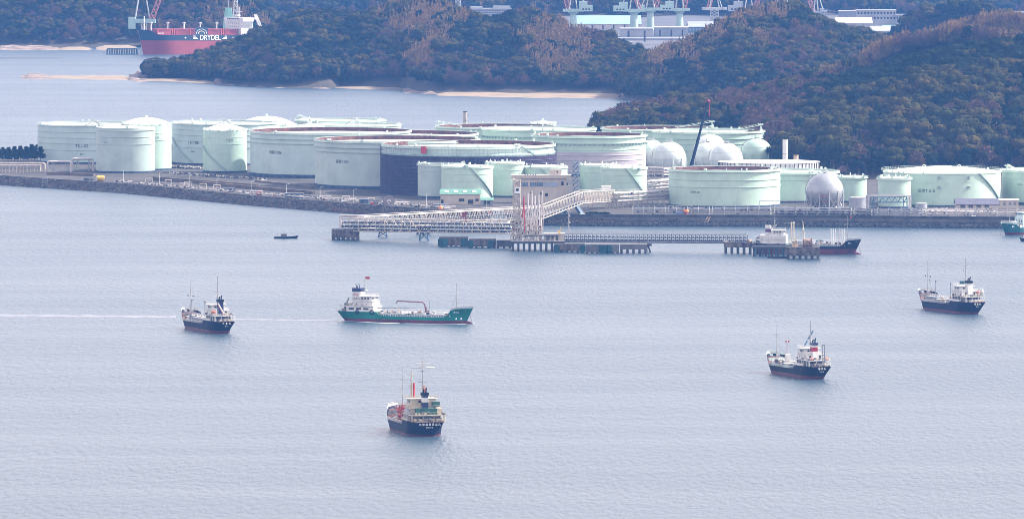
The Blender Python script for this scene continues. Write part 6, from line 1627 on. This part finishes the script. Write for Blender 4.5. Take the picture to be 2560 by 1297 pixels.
# 4 right anchored tanker: red funnel, dark jib
th = R(21); c4_ = sternpos(2055, 949, 60, th)
s4, zd, bd, X = coaster('black-and-red tanker with a red-banded funnel and a dark raised crane jib', c4_, math.pi/2+th, 60, 11.2, 5.8, 3.9, 7.8, M_BLK_H, M_SHW, (M_SHW, mat('crimson_band', (.30,.012,.03), .4), M_NAVYF), ('瑞 洪 丸','大 三 島'), M_DECKR, boot=1.5, mast=26, foremast=22, posts=0, crane='jib', boat=0, mastcap=False, bulwm=mat('pale_green_bulwark', (.50,.62,.56), .5))
S = -30
MB().beam((S+2,-2.1,5.8), (S+2,-2.1,15.8), .3).beam((S+2,-1.0,5.8), (S+2,-1.0,15.8), .3).beam((S+2,-2.1,15.6), (S+2,-1,15.6), .3).beam((S+2,-2.1,11), (S+2,-1,11), .2).build('stern_post_frame', M_PGRY, s4)
for y in (-3.4, 3.6): MB().ball((S+3.2,y,9.3), .75, 10).build('life_raft', M_CORAL, s4)
MB().bz(S+34,S+36,1,3,3.9,9.6).build('white_locker', M_SHW, s4)
MB().cyl((S+37,1.5,4), (S+37,1.5,15.5), .1, 5).ball((S+37,1.9,15.2), .45, 8).ball((S+37,.6,15.2), .45, 8).build('red_ball_signal', M_REDP, s4)
# 5 far right anchored tanker
th = R(25); c5_ = sternpos(2444, 786, 62, th)
s5, zd, bd, X = coaster('navy-hulled tanker with a white funnel anchored at the far right', c5_, math.pi/2+th, 62, 11.5, 6.2, 4.4, 8.6, M_NAVY_H, M_SHW, (M_SHW, None, M_BLACK), ('昭 宝 丸','今 治'), M_DECKR, boot=1.1, mast=28, foremast=25, posts=2, boat=1)
S = -31
MB().bz(S+36,S+48,1.4,4.4,4.4,7.0).build('deck_tank', M_PGRY, s5); MB().box((S+14,1.2,15.5), (2,2.4,1.6)).build('green_tarpaulin', M_TEAL, s5)
MB().tube([(S+3,-4.6,8.9),(S+3,-4.6,12.4),(S+2.4,-3,13.2),(S+3,-1.6,12.2)], .2, 6).build('davit', M_SHW, s5)
MB().ball((S+3.0,-4.2,11.2), 1.0, 10).build('white_dome', M_SHW, s5)
# 6 tanker moored at the jetty
f6 = R(7); a = PY(2016, 640, 4916)
s6, zd, bd, X = coaster('black tanker with a red bottom moored alongside the jetty, bow to the right', (a.x+.4,4926,0), -f6, 63, 11, 6.0, 4.6, 8.0, M_BLK_H, M_SHW, (M_SHW, mat('purple_band', (.10,.02,.08), .4), M_SHW), ('第八','今治'), M_DECKG, boot=3.2, mast=23, foremast=22.0, posts=0, boat=0, bulwm=mat('grey_bulwark', (.36,.38,.40), .5), bulb=True)
S = -31.5
MB().bz(S+5, S+20.2, -5.0, 5.0, 6.0, 11.0).build('house_side', M_SHW, s6)
for x, y in ((S+23,-2.4),(S+24,.6)): MB().cyl((x,y,4.6), (x,y,17.5), .45, 8).ball((x,y,17.8), .6, 8).build('derrick_post', M_SHC, s6)
MB().cyl((-1,0,5), (-2.2,0,19), .4, 8, .22).ball((-2,0,14), .7, 8).cyl((-1.6,0,12.5), (-7.2,-1,8), .2, 6).build('leaning_kingpost', M_SHC, s6)
for x in (14,15.3,16.6,19,20.3,21.6): MB().cyl((x,.5,4.6), (x,.5,14.6), .24, 6).build('white_vent_post', M_SHW, s6)
MB().tube([(6,0,4.6),(6,0,7.8),(9.4,0,7.8),(9.4,0,4.6)], .4, 8).build('teal_pipe_loop', M_TEAL, s6)
MB().box((L2*0+25.5,0,21.4), (.8,1.6,.8)).build('red_masthead', M_REDP, s6)
# 7 green ship at the right edge
f7 = R(180+48); b7 = P(2510, 588, 0); L7 = 62
c7 = b7-Vector((math.cos(f7), math.sin(f7), 0))*(L7/2-2.6)
s7, zd, bd, X = coaster('teal-hulled ship cut off by the right edge of the photo, bow to the left', c7, f7, L7, 11, 6, 4.2, 6.6, M_TEAL_H, M_SHW, (M_SHW, None, M_NAVYF), ('第三','今治'), M_DECKG, boot=1.5, mast=22, foremast=14.5, posts=0, boat=0, bulwm=mat('white_green_bulwark', (.45,.56,.55), .5))
MB().bz(4,14,-3.4,3.4,4.2,10.5).bz(6,13,-2.6,2.6,10.5,13.4).build('forward_house', mat('pale_aqua_paint', (.50,.62,.62), .5), s7)
for y in (-2.4,-.8,.8,2.4): MB().box((13.06,y,12.2), (.12,.9,.9)).build('window', M_DGLASS, s7)
for y in (-2,0.2,2): MB().box((14.06,y,8.0), (.12,.5,1.4)).build('window', M_DGLASS, s7)
# small boats
def smallboat(label, loc, rz, L, B, hm_, cab, col=M_WHT, group='small boats', cabm=M_SHW, name='small_boat'):
    t = thing(name, label, 'boat', loc, rz, group)
    T = [0,.1,.3,.5,.7,.85,.95,1]; mb = MB()
    def pt(u, k, s_): b = B/2*(1 if u < .6 else math.cos((u-.6)/.4*math.pi/2)**.7+.01)*(.8+.2*k); return (-L/2+L*u-(1-k)*1.2*(u > .8), s_*b, -.4+(hm_+.9*max(0,u-.6)*2+.4)*k)
    for s_ in (-1,1): mb.sheet([[pt(u,k,s_) for k in (0,.5,1)] for u in T])
    mb.sheet([[pt(0,k,-1) for k in (0,.5,1)],[pt(0,k,1) for k in (0,.5,1)]]); mb.build('hull', col, t, True)
    MB().sheet([[(pt(u,1,-1)[0],pt(u,1,-1)[1],pt(u,1,1)[2]-.25),(pt(u,1,1)[0],pt(u,1,1)[1],pt(u,1,1)[2]-.25)] for u in T]).build('deck', M_DECKR, t)
    cabn = MB().bz(-L*.12+cab, L*.12+cab, -B*.28, B*.28, hm_-.3, hm_+1.6).build('cabin', cabm, t); MB().bz(-L*.14+cab, L*.14+cab, -B*.32, B*.32, hm_+1.605, hm_+1.75).build('roof', cabm, t)
    for x in (-.8,.8): MB().box((cab+x,-B*.28-.03,hm_+1.0), (.8,.06,.6)).build('window', M_DGLASS, cabn); 
    MB().cyl((cab,0,hm_+1.7), (cab,0,hm_+3.8), .07, 5).cyl((-L*.38,0,hm_), (-L*.38,0,hm_+1.8), .06, 5).build('mast', M_DPIPE, t)
    return t
smallboat('small dark open fishing boat alone on the water left of the jetty', P(716,596,0), .0, 14.5, 2.8, 1.0, -1.5, M_BLACK, cabm=mat('drab_cabin_paint', (.16,.17,.18), .6), name='fishing_boat')
smallboat('small dark workboat at the right edge below the teal ship', P(2562,603,0), R(200), 7, 3, 1.6, 0, M_BLACK, name='workboat')
tg = smallboat('white workboat half hidden behind the pipe truss left of the lattice tower', P(1246,566,0), R(6), 15, 5, 3.6, 0, M_WHT, name='workboat')
MB().bz(-5,5,-2.1,2.1,3.3,7.4).bz(-3,3,-1.8,1.8,7.4,9.8).build('upper_house', mat('pale_blue_paint', (.40,.52,.56), .5), tg)
for x in (-2,-.7,.7,2): MB().box((x,-1.86,8.8), (.8,.1,.8)).build('window', M_DGLASS, tg)
MB().box((-5.4,-1.2,8.0), (1.9,1.6,2.4)).build('red_box', M_REDP, tg); put_text(tg, 'A', 1.8, (-5.4,-2.05,8.0), (1,0,0), (0,0,1)); MB().cyl((1,0,9.8), (1,0,17), .16, 6).build('mast', M_PGRY, tg)

# wake and foam (thin sheets on the water)
def foam(name, label, pts, zz=.02, m=M_FOAM):
    mb = MB(); rows = []
    for px, py, hh in pts:
        a, b = P(px, py-hh, 0), P(px, py+hh, 0); a.z = b.z = zz; rows.append([a, b])
    mb.sheet(rows); return tag(mb.build(name, m), label, kind='structure')
M_WAKE = bpy.data.materials.new('smooth_wake_water'); M_WAKE.use_nodes = True
_b = M_WAKE.node_tree.nodes['Principled BSDF']; _b.inputs['Base Color'].default_value = (.13,.14,.17,1); _b.inputs['Roughness'].default_value = .35
foam('wake', 'long pale wake trail stretching left behind the green tanker', [(-60+i*20, 787+i*.19+.5*math.sin(i*1.7), 2.1+.9*math.sin(i*2.3)+.4*math.sin(i*5.1)) for i in range(26)], m=M_WAKE)
foam('wake', 'pale wake trail between the left tanker and the green tanker', [(588+i*16.5, 797+i*.28+.3*math.sin(i*2.1), 1.3+.5*math.sin(i*1.9)) for i in range(17)], m=M_WAKE)
foam('foam', 'white bow wave under the green tanker', [(1010,808.5,.25),(1080,809,.5),(1130,809.2,.8),(1165,808.6,1.0),(1186,806.5,.3)])
foam('foam', 'thin foam line along the green tanker', [(862,802,.3),(920,805.5,.5),(1000,808.2,.3)])
# ================================================================ BULK CARRIER AND SHIPYARD
L8 = 152.0; f8 = R(180+40); b8 = P(352, 137, 0)
c8 = b8-Vector((math.cos(f8), math.sin(f8), 0))*(L8/2-3); c8.z = 0
bk = thing('bulk_carrier', 'huge bulk carrier, navy above red, lettered DRYDEL, moored beyond the headland', 'bulk carrier', c8, f8)
bk.rotation_euler = (0, R(-1.1), f8)
M_BKN = mat('bulker_navy_paint', (.010,.030,.055), .4, var=.1, scale=.02); M_BKR = mat('bulker_red_paint', (.27,.045,.05), .5, var=.12, scale=.02, streak=.2, dirt=(.25,.05,.06)); M_HATCH = mat('hatch_red_paint', (.24,.03,.045), .6, var=.15, scale=.05)
zd, bd, X = hull_mesh(bk, L8, 32, 19.4, 19.0, 22.6, M_BKN, M_BKR, M_HATCH, tp=.16, tf=.94, boot=13.2, rake=6, stern_rake=6, stern_w=.85, bulwm=M_BKN, draft=4, fullness=.86)
S = -L8/2
for i in range(5):
    x0 = S+33+i*21.2
    h_ = MB().bz(x0, x0+15.5, -10, 10, 18.8, 24.0)
    h_.build('hatch_coaming', M_HATCH, bk); MB().bz(x0-.6, x0+16.1, -10.4, 10.4, 24.005, 25.2).build('hatch_cover', M_HATCH, bk)
    MB().bz(x0+16.3, x0+17.6, 9, 10, 19, 25.6).bz(x0-2.2, x0-1.2, 9, 10, 19, 25.6).build('hatch_post', mat('bright_hatch_post_paint', (.42,.08,.06), .6), bk)
    MB().cyl((x0+18.2,0,19), (x0+18.2,0,32), .7, 6).box((x0+18.2,0,31), (2,3,1)).build('vent_mast', M_SHW, bk)
hs = MB().bz(S+14, S+29, -13, 13, 19.0, 33); hs.build('accommodation', M_SHW, bk)
MB().bz(S+15, S+29.5, -16, 16, 33.005, 37).build('bridge', M_SHW, bk)
br_ = MB()
for s_ in (-1,1): br_.quad((S+29,s_*13,26), (S+29,s_*13,33), (S+29,s_*16,33)); br_.quad((S+16,s_*13,26), (S+16,s_*16,33), (S+16,s_*13,33)); br_.quad((S+29,s_*13,26), (S+29,s_*16,33), (S+16,s_*16,33), (S+16,s_*13,26))
br_.build('wing_brackets', M_SHW, bk)
for i in range(8): MB().box((S+29.6,-9+i*2.6,35.5), (.2,2.0,1.2)).build('window', M_DGLASS, bk)
for r_ in range(3):
    for i in range(6): MB().box((S+29.1,-9+i*3.6,31-r_*3.2), (.2,.9,.9)).build('porthole', M_DGLASS, bk)
MB().box((S+10,0,26), (7,7,17)).build('funnel', M_SHW, bk); MB().beam((S+22,0,37), (S+22,0,48), 1).beam((S+22,-4,43), (S+22,4,43), .5).box((S+24,0,39), (3,6,1.4)).build('mast', M_SHW, bk)
MB().beam((S+9,12,40), (S-2,13,18), 1.4).beam((S+9,9,40), (S-2,10,18), 1.4).box((S+9,10.5,36), (4,5,2)).build('stern_davit', M_SHW, bk)
MB().cyl((L8*.455,0,19), (L8*.455,0,38), .6, 6).build('foremast', M_SHW, bk)
put_text(bk, 'DRYDEL', 7.4, (S+72, 16.15, 16.2), (-1,0,0), (0,0,1))
st_ = MB()
for s_ in (-1, 1):
    for k in range(3):
        x = S+72-s_*(19.0+k*.7); w_ = 3.0-k*.8; st_.quad((x+s_*0-w_, 16.12, 14.9+k*1.3), (x+w_, 16.12, 14.9+k*1.3), (x+w_, 16.12, 15.6+k*1.3), (x-w_, 16.12, 15.6+k*1.3))
st_.build('name_stripes', M_LETW, bk)
ar = MB(); cx_ = S+33+2*21.2+8
for r0, r1, mm in ((5.0,6.0,M_BKN),(3.6,4.6,mat('pale_gold_paint',(.50,.46,.30),.6)),(6.6,7.0,M_LETW)):
    a_ = MB()
    for k in range(14): u, v = math.pi*k/14, math.pi*(k+1)/14; a_.quad(*[(cx_+r*math.cos(q), 16.3, 20+r*math.sin(q)*.75) for r, q in ((r0,u),(r1,u),(r1,v),(r0,v))])
    a_.build('arc_emblem', mm, bk)
MB().quad((cx_-8,16.2,19), (cx_+8,16.2,19), (cx_+8,16.2,27), (cx_-8,16.2,27)).quad((cx_-8,16.1,19), (cx_-8,16.1,27), (cx_+8,16.1,27), (cx_+8,16.1,19)).build('emblem_board', M_BKN, bk)
for x in (S+104, S+42): MB().box((x,16.1,16.2), (1.8,.2,1.4)).build('hull_mark', M_LETW, bk)
put_text(bk, 'PACIFIC', 2.0, (L8*.385,15.2,20.5), (-1,.05,0), (0,0,1))
for o in [o for o in bk.children if o.name.startswith('emblem_board')]: pass
pj = thing('far_pier', 'low dark piled pier left of the bulk carrier', 'pier', P(305,136,0)); w_ = 74*MPP(P(305,136,0).y)
MB().box((0,0,5.6), (w_,8,1.4)).build('deck', M_BSTEEL, pj)
for i in range(13): MB().cyl((-w_/2+w_*i/12,0,-2), (-w_/2+w_*i/12,0,4.9), .9, 6).build('pile', M_BSTEEL, pj)

# shipyard ground
yg = MB(); GY = 3.0
a = [P(x, y, GY) for x, y in ((640,112),(1200,118),(1560,122),(1700,128),(2250,118),(2700,112))]; b = [P(x, 36, GY) for x in (640,1200,1560,1700,2250,2700)]
yg.sheet([[Vector((p.x,p.y,-1)) for p in a], a, b]); tag(yg.build('shipyard_ground', mat('shipyard_ground', (.085,.085,.095), .9, var=.2, scale=.01)), 'flat pale ground of the far shipyard', kind='structure')
M_AQUA = mat('pale_aqua_crane_paint', (.34,.46,.42), .5, var=.06, scale=.05); M_CRED = mat('crane_red_paint', (.36,.13,.12), .5); M_CWH = mat('crane_white_paint', (.44,.44,.43), .5)
M_BROOF = mat('light_blue_roof', (.20,.33,.42), .5, var=.1, scale=.03); M_FARW = mat('far_white_wall', (.33,.34,.36), .6, var=.1, scale=.05); M_GREYW = mat('far_grey_wall', (.26,.28,.32), .7, var=.1, scale=.05)
def lattice_beam(mb, a, b, w_, m=None, bays=8, r=.35):
    a, b = Vector(a), Vector(b); d = b-a; sx_ = Vector((1,0,0))*w_/2; sy_ = Vector((0,1,0))*w_/2
    for s_ in (-1,1):
        for q in (-1,1): mb.beam(a+sx_*s_+sy_*q, b+sx_*s_*.5+sy_*q*.5, r)
    for i in range(bays): mb.beam(a+d*i/bays-sx_*(1-i/bays*.5), a+d*(i+1)/bays+sx_*(1-i/bays*.5), r*.8); mb.beam(a+d*i/bays+sx_*(1-i/bays*.5), a+d*(i+1)/bays-sx_*(1-i/bays*.5), r*.8)
def yard_crane(label, px, ybase, ytop, Y, colw=22, house=-1, jib=-1, redjib=True, col=True, m=None, hl=34, hh=26):
    m = m or M_AQUA; s_ = MPP(Y); base = PY(px, ybase, Y); zb, zt = max(GY, base.z), PY(px, ytop, Y).z
    t = thing('jib_crane', label, 'crane', (base.x, Y, 0), 0, 'shipyard jib cranes'); r = colw*s_/2
    if col: MB().lathe([(r*1.35,GY),(r*1.35,zb*.3+GY),(r,zb+1),(r*.8,zt-3),(r*1.5,zt)], 20).build('column', m, t, True)
    else: tower(t, 0, 0, GY, zt, r*1.6, m, 'tower', 5, .5)
    MB().bz(-r*2.6,r*2.6,-4,4,zt+.01,zt+3).build('slewing_platform', m, t)
    w_, h_ = hl*s_, hh*s_; x0 = house*(r+2)
    MB().bz(min(x0,x0+house*w_),max(x0,x0+house*w_),-5,5,zt+.5,zt+h_*.62).bz(min(x0,x0+house*w_*.62),max(x0,x0+house*w_*.62),-4,4,zt+h_*.62,zt+h_).build('machinery_house', m if redjib else M_CWH, t)
    for i in range(3): MB().box((x0+house*w_*(.3+.22*i),-5.05,zt+h_*.25), (w_*.13,.2,h_*.14)).build('window', M_DGLASS, t)
    af = MB()
    for k in (-2.5,2.5): af.beam((-r,k,zt+3), (0,k,zt+30), .9); af.beam((r,k,zt+3), (0,k,zt+30), .9); af.beam((x0+house*w_*.5,k,zt+h_*.6), (0,k,zt+30), .6)
    af.build('a_frame', M_CWH, t)
    jb = MB(); lattice_beam(jb, (-house*r*1.2,0,zt+3), (jib*34,0,zt+52), 4.5, bays=10, r=.6); jb.build('jib', M_CRED if redjib else M_CWH, t)
    return t
yard_crane('jib crane rising from the hill edge, its house on the right', 1433, 73, 30, 9350, 20, 1, -.55, hl=34, hh=26)
yard_crane('pale aqua jib crane, first of the close pair, house on the left', 1585, 74, 30, 9560, 22, -1, -.3, hl=36, hh=24)
yard_crane('pale aqua jib crane, right one of the close pair, platform linked to its neighbour', 1626, 74, 27, 9600, 20, -1, .7, hl=16, hh=14)
yard_crane('greenish jib crane right of the close pair above the grey hall', 1699, 72, 28, 9450, 20, -1, .35, hl=34, hh=24)
yard_crane('portal crane with red and white latticed tower left of the rounded hill', 1786, 52, 26, 9800, 24, 1, .2, col=False, m=M_CWH, hl=6, hh=8)
yard_crane('white jib crane with its house showing above the left shoulder of the rounded hill', 1872, 80, 30, 9700, 20, -1, .9, m=M_FARW, hl=38, hh=26)
yard_crane('red and white crane jibs peeping over the top of the rounded hill', 1952, 60, 14, 9900, 18, 1, .4, hl=10, hh=8)
yard_crane('small white crane right of the top of the rounded hill', 2040, 60, 36, 9800, 10, 1, -.6, col=False, m=M_FARW, hl=18, hh=14)
def tall_crane(label, px, ybase, yplat, Y, hx, m1):
    s_ = MPP(Y); base = PY(px, ybase, Y); zt = PY(px, yplat, Y).z
    t = thing('luffing_crane', label, 'crane', (base.x, Y, 0), 0, 'cranes behind the bulk carrier')
    tower(t, 0, 0, 0, zt, 5, M_CWH, 'tower', 6, .5); MB().bz(-14,12,-4,4,zt,zt+4).bz(-16,-9,-5,5,zt-6,zt+6).build('machinery_house', m1, t)
    af = MB()
    for k in (-2,2): af.beam((-9,k,zt+4), (-2,k,zt+46), 1.0); af.beam((6,k,zt+4), (-1,k,zt+46), .8)
    af.build('a_frame', M_CWH, t); jb = MB(); lattice_beam(jb, (8,0,zt+4), (30,0,zt+62), 5, bays=10, r=.7); jb.build('jib', M_CRED, t)
tall_crane('white and red luffing crane standing over the bow of the bulk carrier', 360, 110, 58, 8915, 1, M_AQUA)
t = thing('crane_tower', 'green tapered crane tower with a white lattice mast behind the ship bridge', 'crane', (PY(571,45,8935).x, 8935, 0), 0, 'cranes behind the bulk carrier')
z0, z1 = 0, PY(571,20,8935).z; MB().lathe([(6,0),(6,z1*.5),(3.4,z1)], 12).build('tower', mat('bluish_green_crane_paint', (.24,.48,.40), .5), t, True); MB().cyl((0,0,z1), (0,0,z1+8), .6, 5).build('finial', M_CWH, t)
jb = MB(); lattice_beam(jb, (6,0,z1*.4), (9,0,z1+36), 4.4, bays=12, r=.6); jb.build('lattice_mast', M_CWH, t)
t = thing('lattice_mast', 'thin white lattice mast above the middle hill left of the hotel block', 'mast', (PY(1145,22,9600).x, 9600, 0)); tower(t, 0, 0, 0, PY(1145,-20,9600).z, 5, M_CWH, 'lattice', 12, .5)
def far_building(label, x0, x1, yt, yb, Y, depth, wallm, roofm=None, rows=0, cols=0, gab=0.0, name='factory_hall', cat='building', doors=0):
    s_ = MPP(Y); p0, p1 = PY(x0, yt, Y), PY(x1, yt, Y); w_ = p1.x-p0.x; h = p0.z; zb = min(GY, PY(x0, yb, Y).z); zb = 0
    zvis = PY(x0, yb, Y).z
    t = thing(name, label, cat, ((p0.x+p1.x)/2, Y+depth/2, 0))
    hr = gab*(h-zvis); MB().bz(-w_/2,w_/2,-depth/2,depth/2,zb,h-hr).build('wall', wallm, t)
    rf = MB()
    if gab:
        rf.quad((-w_/2-1,-depth/2-1,h-hr+.1), (w_/2+1,-depth/2-1,h-hr+.1), (w_/2+1,0,h+.1), (-w_/2-1,0,h+.1)); rf.quad((-w_/2-1,depth/2+1,h-hr+.1), (w_/2+1,depth/2+1,h-hr+.1), (w_/2+1,0,h+.1), (-w_/2-1,0,h+.1))
        for s2 in (-1,1): rf.quad((s2*w_/2,-depth/2,h-hr), (s2*w_/2,depth/2,h-hr), (s2*w_/2,0,h))
    else: rf.bz(-w_/2-.6,w_/2+.6,-depth/2-.6,depth/2+.6,h+.01,h+1)
    rf.build('roof', roofm or wallm, t)
    hw = h-hr-zvis
    for r_ in range(rows):
        for c_ in range(cols): MB().box((-w_/2+w_*(c_+.5)/cols,-depth/2-.1,zvis+hw*(r_+.55)/rows), (w_/cols*.5,.2,hw/rows*.4)).build('window', M_DGLASS if wallm is not M_BSTEEL else M_FARW, t)
    for d in range(doors): MB().box((-w_/2+w_*(d+.5)/doors,-depth/2-.15,zvis+hw*.4), (w_/doors*.12,.3,hw*.9)).build('door', M_DPIPE, t)
    return t
far_building('big hall with a pale blue gabled roof under the shipyard cranes', 1440, 1602, 43, 76, 9650, 130, mat('cream_band_wall', (.55,.50,.46), .7), M_BROOF, gab=.55, doors=6)
far_building('long pale hall with a white roof edge in front of the pair of cranes', 1551, 1632, 74, 97, 9330, 34, M_FARW, M_FARW, doors=2)
far_building('white and blue hall right of the long pale hall', 1636, 1720, 71, 97, 9350, 34, M_GREYW, M_FARW, doors=3)
far_building('dark hall with rows of pale windows left of the rounded hill', 1722, 1830, 56, 96, 9500, 60, M_BSTEEL, M_GREYW, rows=2, cols=14, gab=.3)
far_building('low pale quay shed below the two pale halls', 1500, 1722, 98, 104, 9200, 14, M_GREYW, M_FARW)
far_building('small white house among the trees below the halls', 1562, 1582, 107, 118, 9040, 12, M_FARW, M_FARW, rows=1, cols=2, name='white_house')
hb = far_building('white hotel-like block with window rows above the middle hill', 1178, 1278, 24, 47, 9900, 22, M_FARW, rows=4, cols=16, name='apartment_block')
MB().bz(-24,-10,-6,6,PY(1228,24,9900).z,PY(1228,18,9900).z).bz(2,22,-6,6,PY(1228,24,9900).z,PY(1228,16,9900).z).build('roof_house', M_FARW, hb)
far_building('long white low building at the upper right, left wing', 2098, 2142, 30, 50, 9900, 20, M_GREYW, M_FARW, name='office_building')
far_building('white two-storey office at the upper right', 2142, 2240, 28, 52, 9850, 24, M_FARW, rows=2, cols=12, name='office_building')
far_building('white extension right of the upper-right office', 2240, 2272, 39, 52, 9840, 20, M_FARW, rows=1, cols=5, name='office_building')
far_building('buff-roofed wide hall below the upper-right offices', 2092, 2180, 46, 68, 9450, 60, M_FARW, mat('buff_roof', (.42,.38,.36), .7), gab=.6)
far_building('white hall with a low gable beyond the rounded hill', 2165, 2232, 68, 86, 9150, 34, M_FARW, M_FARW, gab=.55)
far_building('small shed with a bright blue roof near the blue-green hill', 2208, 2244, 64, 76, 9250, 20, M_GREYW, M_BROOF, gab=.5, name='shed')
far_building('tiny white buildings at the top right corner of the photo', 2525, 2562, 32, 40, 9900, 16, M_FARW, rows=1, cols=6, name='office_building')
t = thing('far_chimney', 'thin dark chimney in front of the pale shipyard hall', 'chimney', (PY(1612,120,9150).x, 9150, 0)); MB().cyl((0,0,0), (0,0,PY(1612,84,9150).z), 1.3, 8, .9).build('stack', M_DPIPE, t)
# power poles at the headland tip
for i, (x, yt) in enumerate([(364,150),(379,148),(404,147),(470,155)]):
    b = hE.at(x+2, .6); t = thing('utility_pole', ['thin utility pole at the headland tip, leftmost','thin utility pole at the headland tip, second from left','tallest utility pole at the headland tip','utility pole farther right along the headland'][i], 'pole', b, 0, 'poles on the headland')
    h_ = PY(x, yt, b.y).z-b.z; MB().cyl((0,0,-1), (0,0,h_), .22, 5).build('pole', M_DPIPE, t); MB().beam((-1.6,0,h_-.8), (1.6,0,h_-.8), .25).build('crossarm', M_DPIPE, t)
# ================================================================ HAZE
hz = MB().bz(-2500, 2500, -40, 13500, -3.0, 560)
HM = bpy.data.materials.new('haze_air'); HM.use_nodes = True
t_ = HM.node_tree; t_.nodes.clear()
o_ = t_.nodes.new('ShaderNodeOutputMaterial'); v_ = t_.nodes.new('ShaderNodeVolumePrincipled')
v_.inputs['Color'].default_value = (0.14, 0.38, 1.0, 1)
v_.inputs['Density'].default_value = 2.3e-5
v_.inputs['Anisotropy'].default_value = 0.25
t_.links.new(v_.outputs[0], o_.inputs['Volume'])
ho = hz.build('haze', HM); tag(ho, 'thin blue air haze over the whole bay', kind='stuff')
